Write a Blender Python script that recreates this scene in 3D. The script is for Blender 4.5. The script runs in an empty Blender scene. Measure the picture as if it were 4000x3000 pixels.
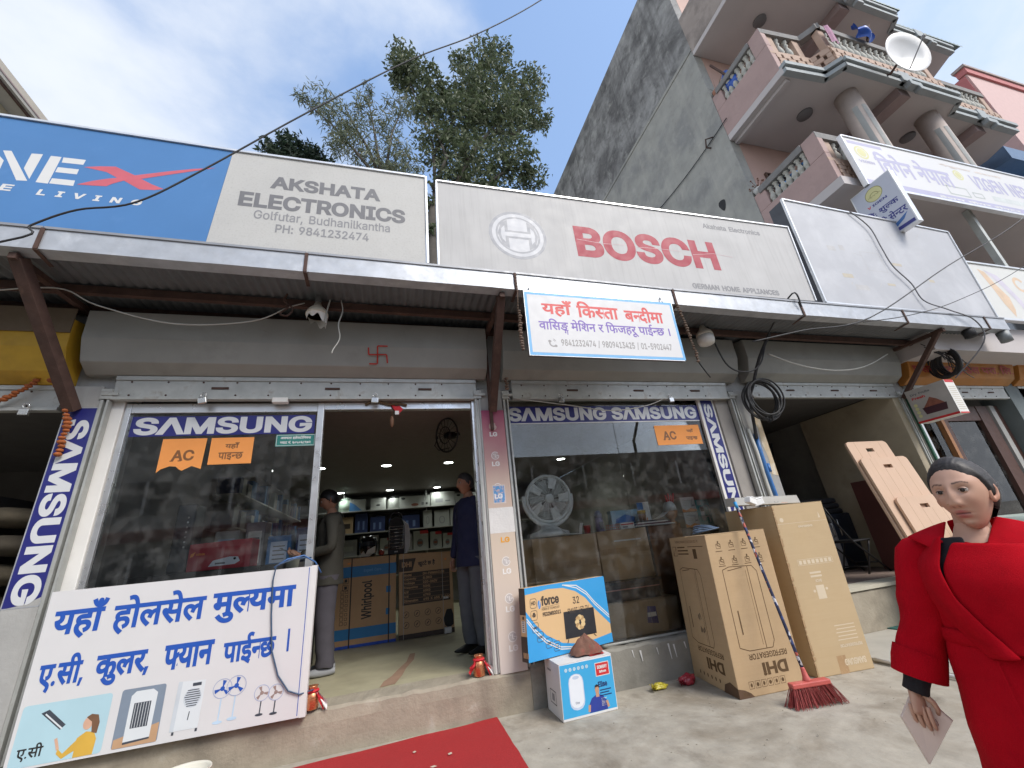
import bpy, bmesh, math, random
from mathutils import Vector, Matrix, noise
rnd = random.Random(7)
S = bpy.context.scene
COL = S.collection
PI = math.pi

# ------------------------------------------------------------------ camera
cam = bpy.data.cameras.new('camera')
cam.sensor_fit = 'HORIZONTAL'; cam.sensor_width = 36.0
cam.lens = 36.0 * 1607.1 / 4000.0
cam.clip_start = 0.05; cam.clip_end = 2000
camo = bpy.data.objects.new('camera', cam); COL.objects.link(camo)
camo.matrix_world = Matrix(((0.961995, -0.008411, -0.272939, 0.0),
                            (-0.254592, -0.389045, -0.885340, -4.2),
                            (-0.098739, 0.921180, -0.376400, 1.27),
                            (0, 0, 0, 1)))
S.camera = camo

# ------------------------------------------------------------------ world: sky with thin broken cloud
SUN_EL, SUN_AZ = math.radians(45), math.radians(146)      # azimuth clockwise from +y (north)
w = bpy.data.worlds.new('World'); S.world = w; w.use_nodes = True
nt = w.node_tree; nt.nodes.clear()
N = lambda t, tree=nt: tree.nodes.new(t)
out = N('ShaderNodeOutputWorld'); bg = N('ShaderNodeBackground')
sky = N('ShaderNodeTexSky'); sky.sky_type = 'NISHITA'; sky.sun_disc = False
sky.sun_elevation = SUN_EL; sky.sun_rotation = SUN_AZ
sky.air_density = 1.0; sky.dust_density = 1.6; sky.ozone_density = 1.5
tc = N('ShaderNodeTexCoord'); mp = N('ShaderNodeMapping'); mp.vector_type = 'POINT'
mp.inputs['Scale'].default_value = (1.0, 1.0, 1.7)
mp.inputs['Location'].default_value = (0.35, 0.2, 0.1)
n1 = N('ShaderNodeTexNoise'); n1.inputs['Scale'].default_value = 2.3; n1.inputs['Detail'].default_value = 7; n1.inputs['Roughness'].default_value = .55; n1.inputs['Distortion'].default_value = .25
nt.links.new(tc.outputs['Generated'], mp.inputs['Vector']); nt.links.new(mp.outputs['Vector'], n1.inputs['Vector'])
# more cloud to the west (-x) and a little everywhere near the horizon
sx = N('ShaderNodeSeparateXYZ'); nt.links.new(tc.outputs['Generated'], sx.inputs[0])
def mth(op, a, b=None, c=None, clamp=False):
    m = N('ShaderNodeMath'); m.operation = op; m.use_clamp = clamp
    for i, q in enumerate((a, b, c)):
        if q is None: continue
        if isinstance(q, (int, float)): m.inputs[i].default_value = q
        else: nt.links.new(q, m.inputs[i])
    return m.outputs[0]
west = mth('MULTIPLY_ADD', sx.outputs['X'], -0.34, 0.0)
low = mth('MULTIPLY_ADD', sx.outputs['Z'], -0.30, 0.25)
ax = mth('MULTIPLY', mth('MULTIPLY_ADD', sx.outputs['X'], 1.0, -0.42, True), 1.0)
east = mth('MULTIPLY', ax, 0.9)
f = mth('ADD', mth('ADD', mth('ADD', n1.outputs['Fac'], west), low), east)
cr = N('ShaderNodeMapRange'); cr.inputs['From Min'].default_value = .42; cr.inputs['From Max'].default_value = .86
cr.interpolation_type = 'SMOOTHSTEP'
nt.links.new(f, cr.inputs['Value'])
mix = N('ShaderNodeMix'); mix.data_type = 'RGBA'
skg = N('ShaderNodeVectorMath'); skg.operation = 'ADD'; skg.inputs[1].default_value = (.80, 1.22, 1.95)      # thin high haze over the blue
nt.links.new(sky.outputs[0], skg.inputs[0])
nt.links.new(cr.outputs[0], mix.inputs[0]); nt.links.new(skg.outputs[0], mix.inputs[6])
mix.inputs[7].default_value = (4.5, 4.8, 5.3, 1)          # cloud radiance, same scale as the sky texture
nt.links.new(mix.outputs[2], bg.inputs['Color']); bg.inputs['Strength'].default_value = 0.1
nt.links.new(bg.outputs[0], out.inputs['Surface'])

# ------------------------------------------------------------------ sun (veiled by thin cloud)
sl = bpy.data.lights.new('sun', 'SUN'); sl.energy = 1.5; sl.angle = math.radians(26); sl.color = (1.0, .95, .86)
so = bpy.data.objects.new('sun', sl); COL.objects.link(so)
sd = Vector((math.cos(SUN_EL) * math.sin(SUN_AZ), math.cos(SUN_EL) * math.cos(SUN_AZ), math.sin(SUN_EL)))
so.rotation_euler = sd.to_track_quat('Z', 'Y').to_euler(); so.location = sd * 40

S.view_settings.view_transform = 'Standard'; S.view_settings.look = 'None'
S.view_settings.exposure = 1.0; S.view_settings.gamma = 1.0; S.view_settings.use_curve_mapping = False
S.render.engine = 'CYCLES'
S.cycles.use_denoising = True
try: S.cycles.denoiser = 'OPENIMAGEDENOISE'
except Exception: pass
S.cycles.max_bounces = 8; S.cycles.transparent_max_bounces = 12; S.cycles.caustics_reflective = False; S.cycles.caustics_refractive = False
S.cycles.sample_clamp_indirect = 6

# ------------------------------------------------------------------ materials
MATS = {}
def M(name, col, rough=.6, metal=0.0, var=.12, vs=6.0, bump=0.0, bs=40.0, stain=None, streak=None, spec=.5, emit=None, attr=None, grain=None, sheen=0.0):
    """procedural material: base colour + noise variation, optional stains (col2, scale, lo, hi), vertical streaks (col2, amount), grain (col2, axis scale)"""
    if name in MATS: return MATS[name]
    m = bpy.data.materials.new(name); m.use_nodes = True
    t = m.node_tree; b = t.nodes['Principled BSDF']
    b.inputs['Roughness'].default_value = rough; b.inputs['Metallic'].default_value = metal
    b.inputs['Specular IOR Level'].default_value = spec
    if sheen: b.inputs['Sheen Weight'].default_value = sheen
    c = (*col, 1)
    L = t.links.new
    co = t.nodes.new('ShaderNodeTexCoord')
    if attr:
        a = t.nodes.new('ShaderNodeVertexColor'); a.layer_name = attr; cur = a.outputs[0]
    else:
        r = t.nodes.new('ShaderNodeRGB'); r.outputs[0].default_value = c; cur = r.outputs[0]
    def mixc(fac, col2):
        nonlocal cur
        x = t.nodes.new('ShaderNodeMix'); x.data_type = 'RGBA'
        L(fac, x.inputs[0]); L(cur, x.inputs[6])
        if isinstance(col2, tuple): x.inputs[7].default_value = (*col2, 1)
        else: L(col2, x.inputs[7])
        cur = x.outputs[2]
    def nz(scale, detail=4, dist=0, vec=None, rough_=.55):
        n = t.nodes.new('ShaderNodeTexNoise'); n.inputs['Scale'].default_value = scale; n.inputs['Detail'].default_value = detail
        n.inputs['Distortion'].default_value = dist; n.inputs['Roughness'].default_value = rough_
        L(vec or co.outputs['Object'], n.inputs['Vector']); return n.outputs['Fac']
    def rng(v, a, b_, lo=0.0, hi=1.0):
        x = t.nodes.new('ShaderNodeMapRange'); x.inputs['From Min'].default_value = a; x.inputs['From Max'].default_value = b_
        x.inputs['To Min'].default_value = lo; x.inputs['To Max'].default_value = hi
        L(v, x.inputs['Value']); return x.outputs[0]
    if stain:
        for st in (stain if isinstance(stain[0], (tuple, list)) and len(stain[0]) >= 4 and isinstance(stain[0][0], tuple) else [stain]):
            c2, sc, lo, hi = st[:4]; am = st[4] if len(st) > 4 else 1.0
            mixc(rng(nz(sc, 6, .4, None, .65), lo, hi, 0, am), c2)
    if streak:
        c2, am, sc = streak
        mpn = t.nodes.new('ShaderNodeMapping'); mpn.inputs['Scale'].default_value = (sc, sc, sc * .035)
        L(co.outputs['Object'], mpn.inputs['Vector'])
        mixc(rng(nz(1.0, 5, 0, mpn.outputs[0], .7), .5, .78, 0, am), c2)
    if grain:
        c2, sc3, am = grain
        mpn = t.nodes.new('ShaderNodeMapping'); mpn.inputs['Scale'].default_value = sc3
        L(co.outputs['Object'], mpn.inputs['Vector'])
        mixc(rng(nz(1.0, 5, .3, mpn.outputs[0], .6), .35, .75, 0, am), c2)
    if var:
        h = t.nodes.new('ShaderNodeHueSaturation'); L(cur, h.inputs['Color'])
        L(rng(nz(vs, 6), .25, .75, 1 - var, 1 + var), h.inputs['Value']); cur = h.outputs[0]
    L(cur, b.inputs['Base Color'])
    if bump:
        bn = t.nodes.new('ShaderNodeBump'); bn.inputs['Strength'].default_value = bump; bn.inputs['Distance'].default_value = .01
        L(nz(bs, 8, 0, None, .65), bn.inputs['Height']); L(bn.outputs[0], b.inputs['Normal'])
    if var and rough > .15:
        L(rng(nz(vs * 2.3, 4), .2, .8, max(rough - .12, .05), min(rough + .12, 1)), b.inputs['Roughness'])
    if emit:
        b.inputs['Emission Color'].default_value = (*emit[0], 1); b.inputs['Emission Strength'].default_value = emit[1]
    MATS[name] = m
    return m

def glass_mat(name, tint=(.975, .99, .985), dirt=.09):
    m = bpy.data.materials.new(name); m.use_nodes = True; t = m.node_tree; t.nodes.clear(); L = t.links.new
    o = t.nodes.new('ShaderNodeOutputMaterial'); tr = t.nodes.new('ShaderNodeBsdfTransparent'); tr.inputs[0].default_value = (*tint, 1)
    gl = t.nodes.new('ShaderNodeBsdfGlossy'); gl.inputs['Roughness'].default_value = 0.0
    fr = t.nodes.new('ShaderNodeFresnel'); fr.inputs['IOR'].default_value = 1.5
    mu = t.nodes.new('ShaderNodeMath'); mu.operation = 'MULTIPLY'; mu.inputs[1].default_value = 1.35; mu.use_clamp = True
    mx = t.nodes.new('ShaderNodeMixShader'); L(fr.outputs[0], mu.inputs[0]); L(mu.outputs[0], mx.inputs[0]); L(tr.outputs[0], mx.inputs[1]); L(gl.outputs[0], mx.inputs[2])
    df = t.nodes.new('ShaderNodeBsdfDiffuse'); df.inputs[0].default_value = (.6, .6, .58, 1)
    n = t.nodes.new('ShaderNodeTexNoise'); n.inputs['Scale'].default_value = 9; n.inputs['Detail'].default_value = 8
    c = t.nodes.new('ShaderNodeTexCoord'); L(c.outputs['Object'], n.inputs['Vector'])
    r = t.nodes.new('ShaderNodeMapRange'); r.inputs['From Min'].default_value = .45; r.inputs['From Max'].default_value = .85; r.inputs['To Max'].default_value = dirt
    L(n.outputs['Fac'], r.inputs['Value'])
    m2 = t.nodes.new('ShaderNodeMixShader'); L(r.outputs[0], m2.inputs[0]); L(mx.outputs[0], m2.inputs[1]); L(df.outputs[0], m2.inputs[2])
    L(m2.outputs[0], o.inputs[0]); MATS[name] = m
    return m

# ------------------------------------------------------------------ mesh builder
class MB:
    def __init__(self): self.v = []; self.f = []; self.mi = []; self.sm = []; self.T = None
    def _add(self, vs, fs, mi=0, sm=False):
        b = len(self.v)
        if self.T is not None: vs = [self.T @ Vector(p) for p in vs]
        self.v += [tuple(p) for p in vs]
        for q in fs: self.f.append([b + i for i in q]); self.mi.append(mi); self.sm.append(sm)
        return self
    def box(self, x0, x1, y0, y1, z0, z1, mi=0):
        vs = [(x0, y0, z0), (x1, y0, z0), (x1, y1, z0), (x0, y1, z0), (x0, y0, z1), (x1, y0, z1), (x1, y1, z1), (x0, y1, z1)]
        return self._add(vs, [(0, 3, 2, 1), (4, 5, 6, 7), (0, 1, 5, 4), (1, 2, 6, 5), (2, 3, 7, 6), (3, 0, 4, 7)], mi)
    def hexa(self, p, mi=0):      # p: 4 bottom (ccw from above) then 4 top
        return self._add(p, [(0, 3, 2, 1), (4, 5, 6, 7), (0, 1, 5, 4), (1, 2, 6, 5), (2, 3, 7, 6), (3, 0, 4, 7)], mi)
    def bar(self, a, b, w, h, up=(0, 0, 1), mi=0):   # rectangular bar from a to b
        a = Vector(a); b = Vector(b); d = (b - a).normalized(); u = Vector(up)
        s = d.cross(u)
        if s.length < 1e-4: s = d.cross(Vector((1, 0, 0)))
        s.normalize(); u = s.cross(d).normalized(); s *= w / 2; u *= h / 2
        return self.hexa([a - s - u, a + s - u, b + s - u, b - s - u, a - s + u, a + s + u, b + s + u, b - s + u], mi)
    def quad(self, p, mi=0): return self._add(p, [tuple(range(len(p)))], mi)
    def grid(self, fn, nu, nv, mi=0, sm=True):
        vs = [fn(i / nu, j / nv) for j in range(nv + 1) for i in range(nu + 1)]
        fs = [(j * (nu + 1) + i, j * (nu + 1) + i + 1, (j + 1) * (nu + 1) + i + 1, (j + 1) * (nu + 1) + i) for j in range(nv) for i in range(nu)]
        return self._add(vs, fs, mi, sm)
    def tube(self, pts, r, n=8, mi=0, cap=True, sm=True):
        pts = [Vector(p) for p in pts]; R = r if isinstance(r, (list, tuple)) else [r] * len(pts)
        vs = []; fs = []; prev = None
        for i, p in enumerate(pts):
            d = (pts[min(i + 1, len(pts) - 1)] - pts[max(i - 1, 0)])
            if d.length < 1e-9: d = Vector((0, 0, 1))
            d.normalize()
            if prev is None:
                x = d.cross(Vector((0, 0, 1)))
                if x.length < 1e-3: x = d.cross(Vector((1, 0, 0)))
            else: x = prev - d * prev.dot(d)
            x.normalize(); prev = x; y = d.cross(x)
            rr = R[i]; rx, ry = rr if isinstance(rr, (list, tuple)) else (rr, rr)
            for k in range(n):
                a = 2 * PI * k / n; vs.append(p + x * (math.cos(a) * rx) + y * (math.sin(a) * ry))
        for i in range(len(pts) - 1):
            for k in range(n):
                fs.append((i * n + k, i * n + (k + 1) % n, (i + 1) * n + (k + 1) % n, (i + 1) * n + k))
        if cap: fs.append(tuple(range(n - 1, -1, -1))); fs.append(tuple(range((len(pts) - 1) * n, len(pts) * n)))
        return self._add(vs, fs, mi, sm)
    def lathe(self, prof, o=(0, 0, 0), n=16, mi=0, axis=None, sm=True):   # prof: (r, z)
        A = Matrix.Identity(3) if axis is None else Vector(axis).to_track_quat('Z', 'Y').to_matrix()
        o = Vector(o); vs = []; fs = []
        for r, z in prof:
            for k in range(n):
                a = 2 * PI * k / n; vs.append(o + A @ Vector((r * math.cos(a), r * math.sin(a), z)))
        for i in range(len(prof) - 1):
            for k in range(n): fs.append((i * n + k, i * n + (k + 1) % n, (i + 1) * n + (k + 1) % n, (i + 1) * n + k))
        if prof[0][0] > 1e-5: fs.append(tuple(range(n - 1, -1, -1)))
        if prof[-1][0] > 1e-5: fs.append(tuple(range((len(prof) - 1) * n, len(prof) * n)))
        return self._add(vs, fs, mi, sm)
    def prism(self, poly, fr, d0, d1, mi=0):     # poly in 2D, fr(u, v, d) -> 3D
        n = len(poly)
        vs = [fr(u, v, d0) for u, v in poly] + [fr(u, v, d1) for u, v in poly]
        fs = [tuple(range(n - 1, -1, -1)), tuple(range(n, 2 * n))] + [(i, (i + 1) % n, n + (i + 1) % n, n + i) for i in range(n)]
        return self._add(vs, fs, mi)
    def ball(self, c, r, n=12, m=8, mi=0):
        c = Vector(c); r = (r, r, r) if isinstance(r, (int, float)) else r
        return self.grid(lambda u, v: (c.x + r[0] * math.cos(2 * PI * u) * math.sin(PI * v), c.y + r[1] * math.sin(2 * PI * u) * math.sin(PI * v), c.z - r[2] * math.cos(PI * v)), n, m, mi)
    def torus(self, c, R, r, axis=(0, 0, 1), n=24, m=8, mi=0, a0=0.0, a1=2 * PI):
        A = Vector(axis).to_track_quat('Z', 'Y').to_matrix(); c = Vector(c)
        def fn(u, v):
            a = a0 + (a1 - a0) * u; b = 2 * PI * v
            return c + A @ Vector(((R + r * math.cos(b)) * math.cos(a), (R + r * math.cos(b)) * math.sin(a), r * math.sin(b)))
        return self.grid(fn, n, m, mi)
    def mesh(self, name, mats, org=(0, 0, 0), bevel=0, weld=False, jitter=0):
        me = bpy.data.meshes.new(name); o = Vector(org)
        me.from_pydata([Vector(p) - o for p in self.v], [], self.f)
        for m in (mats if isinstance(mats, (list, tuple)) else [mats]): me.materials.append(m)
        me.polygons.foreach_set('material_index', self.mi); me.polygons.foreach_set('use_smooth', self.sm)
        bm = bmesh.new(); bm.from_mesh(me)
        if weld: bmesh.ops.remove_doubles(bm, verts=bm.verts, dist=1e-5)
        bmesh.ops.recalc_face_normals(bm, faces=bm.faces)
        if bevel:
            ed = [e for e in bm.edges if len(e.link_faces) == 2 and e.calc_face_angle(0) > .5]
            bmesh.ops.bevel(bm, geom=ed, offset=bevel, segments=2, profile=.5, affect='EDGES', clamp_overlap=True)
        if jitter:
            for v in bm.verts:
                v.co += noise.noise_vector(v.co * 3.1 + o) * jitter
        bm.to_mesh(me); bm.free(); me.update()
        return me
    def build(self, name, mats, parent=None, org=None, **k):
        if parent is not None:
            p = parent; q = Vector((0, 0, 0))
            while p is not None: q += p.location; p = p.parent
        else: q = Vector(org) if org is not None else Vector((0, 0, 0))
        me = self.mesh(name, mats, q, **k)
        o = bpy.data.objects.new(name, me); COL.objects.link(o)
        if parent is not None: o.parent = parent
        else: o.location = q
        return o

def tag(o, label=None, cat=None, group=None, kind=None):
    if label: o['label'] = label
    if cat: o['category'] = cat
    if group: o['group'] = group
    if kind: o['kind'] = kind
    return o
def thing(name, label, cat, loc=(0, 0, 0), group=None):
    o = bpy.data.objects.new(name, None); COL.objects.link(o); o.location = loc; o.empty_display_size = .1
    return tag(o, label, cat, group)
def structure(mb, name, mat, **k): return tag(mb.build(name, mat, None, **k), kind='structure')
def box(name, mat, parent, x0, x1, y0, y1, z0, z1, bevel=0.0, **k):
    return MB().box(x0, x1, y0, y1, z0, z1).build(name, mat, parent, bevel=bevel, **k)
def subpart(o, mb, name, mat, **k): return mb.build(name, mat, o, **k)

# ------------------------------------------------------------------ lettering
_font = None
try:
    import os
    _font = bpy.data.fonts.load(os.path.join(bpy.utils.system_resource('DATAFILES', path='fonts'), 'Inter.woff2'))
except Exception: _font = None
_G = {}
from mathutils.geometry import delaunay_2d_cdt
def _area(c): return sum(p[0] * q[1] - q[0] * p[1] for p, q in zip(c, c[1:] + c[:1])) / 2
def _inside(p, c):
    r = False
    for a, b in zip(c, c[1:] + c[:1]):
        if (a[1] > p[1]) != (b[1] > p[1]) and p[0] < (b[0] - a[0]) * (p[1] - a[1]) / (b[1] - a[1]) + a[0]: r = not r
    return r
def _fat(c, d):
    n = len(c); o = []
    for i in range(n):
        p, q, r = c[i - 1], c[i], c[(i + 1) % n]
        e1 = (q[0] - p[0], q[1] - p[1]); e2 = (r[0] - q[0], r[1] - q[1]); l1 = math.hypot(*e1) or 1; l2 = math.hypot(*e2) or 1
        n1 = (e1[1] / l1, -e1[0] / l1); n2 = (e2[1] / l2, -e2[0] / l2); k = min(1.0 / max(.35, 1 + n1[0] * n2[0] + n1[1] * n2[1]), 1.6)
        o.append((q[0] + (n1[0] + n2[0]) * k * d, q[1] + (n1[1] + n2[1]) * k * d))
    return o
def _contours(s):
    c = bpy.data.curves.new('g', 'FONT'); c.body = s; c.resolution_u = 3; c.fill_mode = 'NONE'
    if _font and all(ord(q) < 0x400 for q in s): c.font = _font
    o = bpy.data.objects.new('g', c); COL.objects.link(o)
    me = bpy.data.meshes.new_from_object(o.evaluated_get(bpy.context.evaluated_depsgraph_get()))
    P = [(v.co.x, v.co.y) for v in me.vertices]; nx = {}
    for e in me.edges: nx.setdefault(e.vertices[0], []).append(e.vertices[1]); nx.setdefault(e.vertices[1], []).append(e.vertices[0])
    bpy.data.objects.remove(o); bpy.data.curves.remove(c); bpy.data.meshes.remove(me)
    seen = set(); out = []
    for i in range(len(P)):
        if i in seen or i not in nx: continue
        loop = [i]; seen.add(i); cur = min(nx[i], key=lambda j: abs(j - i - 1) if j > i else 1e9)
        while cur not in seen:
            seen.add(cur); loop.append(cur); nn = [j for j in nx[cur] if j not in seen]
            if not nn: break
            cur = nn[0]
        c = [P[j] for j in loop]; c = [q for q, z in zip(c, c[1:] + c[:1]) if math.hypot(q[0] - z[0], q[1] - z[1]) > 1e-6]
        if len(c) > 2: out.append(c)
    return out
def _wind(p, C_):
    w_ = 0
    for c in C_:
        for a, b in zip(c, c[1:] + c[:1]):
            if (a[1] <= p[1]) != (b[1] <= p[1]):
                t = (p[1] - a[1]) / (b[1] - a[1])
                if a[0] + t * (b[0] - a[0]) > p[0]: w_ += 1 if b[1] > a[1] else -1
    return w_
def _raw(s, fat=0.0):
    """triangulates the outline; a triangle stays when its winding number is not zero, so overlapping strokes are united"""
    C_ = _contours(s)
    if not C_: return [], []
    big = max(C_, key=lambda c: abs(_area(c)))
    if _area(big) < 0: C_ = [c[::-1] for c in C_]
    if fat: C_ = [_fat(c, fat) for c in C_]
    pts = []; ed = []
    for c in C_: b = len(pts); pts += c; ed += [(b + i, b + (i + 1) % len(c)) for i in range(len(c))]
    r = delaunay_2d_cdt([Vector(q) for q in pts], ed, [], 0, 1e-5)
    V = [(v.x, v.y, 0.0) for v in r[0]]; F = []
    for t in r[2]:
        p = (sum(V[i][0] for i in t) / len(t), sum(V[i][1] for i in t) / len(t))
        if _wind(p, C_) > 0: F.append(tuple(t))
    return V, F
_BAR = None
def glyph(ch, fat=0.0):
    global _BAR
    key = (ch, round(fat, 3))
    if key in _G: return _G[key]
    if _BAR is None: _BAR = {}
    dv = ord(ch) >= 0x400
    if dv not in _BAR: _BAR[dv] = max(p[0] for p in _raw('म' if dv else 'W')[0])
    vs, fs = _raw(ch, fat) if ch != ' ' else ([], [])
    adv = max(p[0] for p in _raw(ch + ('म' if dv else 'W'))[0]) - _BAR[dv] if ch != ' ' else .28
    _G[key] = (vs, fs, adv); return _G[key]
def _half(ch, cut, fat=0.0):
    key = ('<' + ch, round(fat, 3))
    if key in _G: return _G[key]
    vs, fs, adv = glyph(ch, fat); bm = bmesh.new()
    bv = [bm.verts.new((x, y, l)) for x, y, l in vs]
    for q in fs:
        try: bm.faces.new([bv[i] for i in q])
        except ValueError: pass
    bmesh.ops.bisect_plane(bm, geom=bm.verts[:] + bm.edges[:] + bm.faces[:], plane_co=(adv - cut, 0, 0), plane_no=(1, 0, 0), clear_outer=True)
    bm.verts.index_update()
    _G[key] = ([tuple(v.co) for v in bm.verts], [tuple(v.index for v in q.verts) for q in bm.faces], adv - cut)
    bm.free(); return _G[key]
def layout(s, track=0.0, fat=0.0):
    """visual-order Devanagari and Latin; '<x' half form of x, '_x' x small below, '~' the slanted r under the last stem"""
    s = s.replace("\u094d", ""); V = []; F = []; x = 0.0; i = 0; n = 0
    def put(g, dx, dy=0.0, sc=1.0):
        nonlocal n
        b = len(V); lay = .25 * (n % 4); n += 1; V.extend((dx + p[0] * sc, dy + p[1] * sc, lay + p[2] * .07) for p in g[0]); F.extend(tuple(b + j for j in q) for q in g[1])
    while i < len(s):
        c = s[i]
        if c == '<': i += 1; g = _half(s[i], .19 if s[i] in 'फक' else .17, fat); put(g, x); x += g[2]
        elif c == '_': i += 1; g = glyph(s[i], fat); put(g, x - g[2] * .62, -.36, .58)
        elif c == '~':
            b = len(V); V.extend([(x - .30, .06, .9), (x - .25, .10, .9), (x - .42, -.06, .9), (x - .46, -.02, .9)]); F.append((b + 2, b, b + 1)); F.append((b + 2, b + 1, b + 3))
        else: g = glyph(c, fat); put(g, x); x += g[2] + track
        i += 1
    return V, F
class Pl:
    """flat print on a plane: o origin, u right, v up (metres); pieces gathered per (name, material)"""
    def __init__(self, o, u, v, lift=.0005):
        self.o = Vector(o); self.u = Vector(u).normalized(); self.v = Vector(v).normalized(); self.n = self.u.cross(self.v); self.lift = lift; self.g = {}
    def P(self, x, y, l=1.0): return self.o + self.u * x + self.v * y + self.n * (self.lift * l)
    def mb(self, name, mat): return self.g.setdefault((name, mat.name), (MB(), mat))[0]
    def poly(self, pts, mat, l=1.0, name='print'):
        self.mb(name, mat).quad([self.P(x, y, l) for x, y in pts]); return self
    def rect(self, x0, y0, x1, y1, mat, l=1.0, name='print'): return self.poly([(x0, y0), (x1, y0), (x1, y1), (x0, y1)], mat, l, name)
    def rrect(self, x0, y0, x1, y1, r, mat, l=1.0, name='print'):
        p = []
        for cx, cy, a0 in ((x1 - r, y1 - r, 0), (x0 + r, y1 - r, 90), (x0 + r, y0 + r, 180), (x1 - r, y0 + r, 270)):
            p += [(cx + r * math.cos(math.radians(a0 + k * 30)), cy + r * math.sin(math.radians(a0 + k * 30))) for k in range(4)]
        return self.poly(p, mat, l, name)
    def disc(self, cx, cy, rx, ry, mat, l=1.0, name='print', n=24):
        return self.poly([(cx + rx * math.cos(2 * PI * k / n), cy + ry * math.sin(2 * PI * k / n)) for k in range(n)], mat, l, name)
    def ring(self, cx, cy, r0, r1, mat, l=1.0, name='print', a0=0, a1=360, n=32, sq=1.0):
        m = self.mb(name, mat)
        for k in range(n):
            a = math.radians(a0 + (a1 - a0) * k / n); b = math.radians(a0 + (a1 - a0) * (k + 1) / n)
            m.quad([self.P(cx + r * math.cos(q), cy + r * sq * math.sin(q), l) for r, q in ((r0, a), (r1, a), (r1, b), (r0, b))])
        return self
    def line(self, pts, w, mat, l=1.0, name='print'):
        m = self.mb(name, mat)
        for (ax, ay), (bx, by) in zip(pts, pts[1:]):
            d = math.hypot(bx - ax, by - ay) or 1; nx, ny = -(by - ay) / d * w / 2, (bx - ax) / d * w / 2
            m.quad([self.P(ax + nx, ay + ny, l), self.P(ax - nx, ay - ny, l), self.P(bx - nx, by - ny, l), self.P(bx + nx, by + ny, l)])
        return self
    def frame(self, x0, y0, x1, y1, w, mat, l=1.0, name='print'):
        return self.line([(x0, y0), (x1, y0)], w, mat, l, name).line([(x1, y0), (x1, y1)], w, mat, l, name).line([(x1, y1), (x0, y1)], w, mat, l, name).line([(x0, y1), (x0, y0)], w, mat, l, name)
    def text(self, s, x0, y0, x1, y1, mat, bold=0.0, l=2.0, name='lettering', track=0.0, rot=0, shear=0.0, mirror=False):
        """fits the text in the rectangle; rot in quarter turns clockwise"""
        dv = any(ord(q) >= 0x900 for q in s); em = abs(y1 - y0 if rot % 2 == 0 else x1 - x0) / (.95 if dv else .74)
        V, F = layout(s, track, round(min(bold / max(em, .01), .036) / .004) * .004)
        if not V: return self
        ax = min(p[0] for p in V); bx = max(p[0] for p in V); ay = min(p[1] for p in V); by = max(p[1] for p in V)
        m = self.mb(name, mat); k = rot % 4; vs = []
        for px, py, lay in V:
            tx = (px - ax) / (bx - ax); ty = (py - ay) / (by - ay)
            if k == 1: tx, ty = ty, 1 - tx
            elif k == 2: tx, ty = 1 - tx, 1 - ty
            elif k == 3: tx, ty = 1 - ty, tx
            if mirror: tx = 1 - tx
            X = x0 + tx * (x1 - x0); Y = y0 + ty * (y1 - y0)
            vs.append(self.P(X + shear * (Y - y0), Y, l + lay * .35))
        m._add(vs, F)
        return self
    def done(self, parent):
        r = []
        for (name, _), (mb, mat) in self.g.items():
            p = parent; q = Vector((0, 0, 0))
            while p is not None: q += p.location; p = p.parent
            me = bpy.data.meshes.new(name); me.from_pydata([Vector(c) - q for c in mb.v], [], mb.f); me.materials.append(mat)
            o = bpy.data.objects.new(name, me); COL.objects.link(o); o.parent = parent; r.append(o)
        self.g = {}
        return r
def front(x, y, z, lift=.0005): return Pl((x, y, z), (1, 0, 0), (0, 0, 1), lift)     # print on a face that looks at the street

FLAT = dict(var=.05, vs=3)
ink = lambda n, c, r=.5: M(n, c, r, var=.06, vs=5)
# ================================================================== THE SETTING
m_ground = M('ground_concrete', (.36, .33, .275), .85, var=.16, vs=7, bump=.5, bs=20, stain=(((.205, .172, .128), 1.1, .47, .66, .8), ((.45, .42, .36), 1.7, .53, .72, .7), ((.15, .125, .095), 3.1, .57, .72, .6), ((.40, .375, .33), 9, .6, .74, .4)))
m_step = M('step_concrete', (.33, .29, .225), .85, var=.15, vs=5, bump=.6, bs=30, stain=(((.19, .165, .13), 2.1, .5, .72, .7), ((.42, .40, .35), 5, .6, .76, .7)))
m_step2 = M('step_concrete_grey', (.25, .24, .21), .85, var=.15, vs=5, bump=.5, bs=30, stain=(((.15, .14, .12), 2.6, .5, .72, .7), ((.36, .35, .32), 6, .6, .76, .6)))
m_road = M('asphalt', (.06, .06, .062), .9, var=.2, vs=3, bump=.4, bs=80)
m_floor = M('shop_floor_cement', (.40, .37, .25), .5, var=.12, vs=3, stain=((.22, .19, .13), 1.5, .5, .75, .6))
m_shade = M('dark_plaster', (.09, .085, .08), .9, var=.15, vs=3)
m_in = M('shop_wall_paint', (.30, .29, .27), .8, var=.06)
m_ceil = M('shop_ceiling_paint', (.20, .175, .165), .75, var=.04)
m_plaster = M('grey_plaster', (.36, .36, .35), .85, var=.12, vs=5, bump=.3, bs=25, streak=((.2, .19, .18), .5, 4))
m_cream = M('cream_plaster', (.42, .36, .26), .85, var=.1, vs=4, bump=.2, bs=30, stain=((.28, .23, .16), 3, .55, .75, .6))
m_white = M('white_paint', (.74, .73, .70), .6, var=.06, vs=4, stain=((.5, .48, .44), 2.5, .58, .8, .6))
m_gi = M('galvanised_sheet', (.46, .48, .51), .5, .5, var=.14, vs=9, stain=(((.44, .46, .49), 14, .45, .7, .6), ((.72, .73, .74), 3, .55, .75, .6)), bump=.06, bs=18)
m_shut = M('shutter_grey_paint', (.29, .29, .27), .6, .1, var=.1, vs=3, bump=.08, bs=14, stain=(((.19, .185, .17), 2.2, .55, .78, .6), ((.16, .12, .09), 9, .68, .78, .6)))
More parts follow.
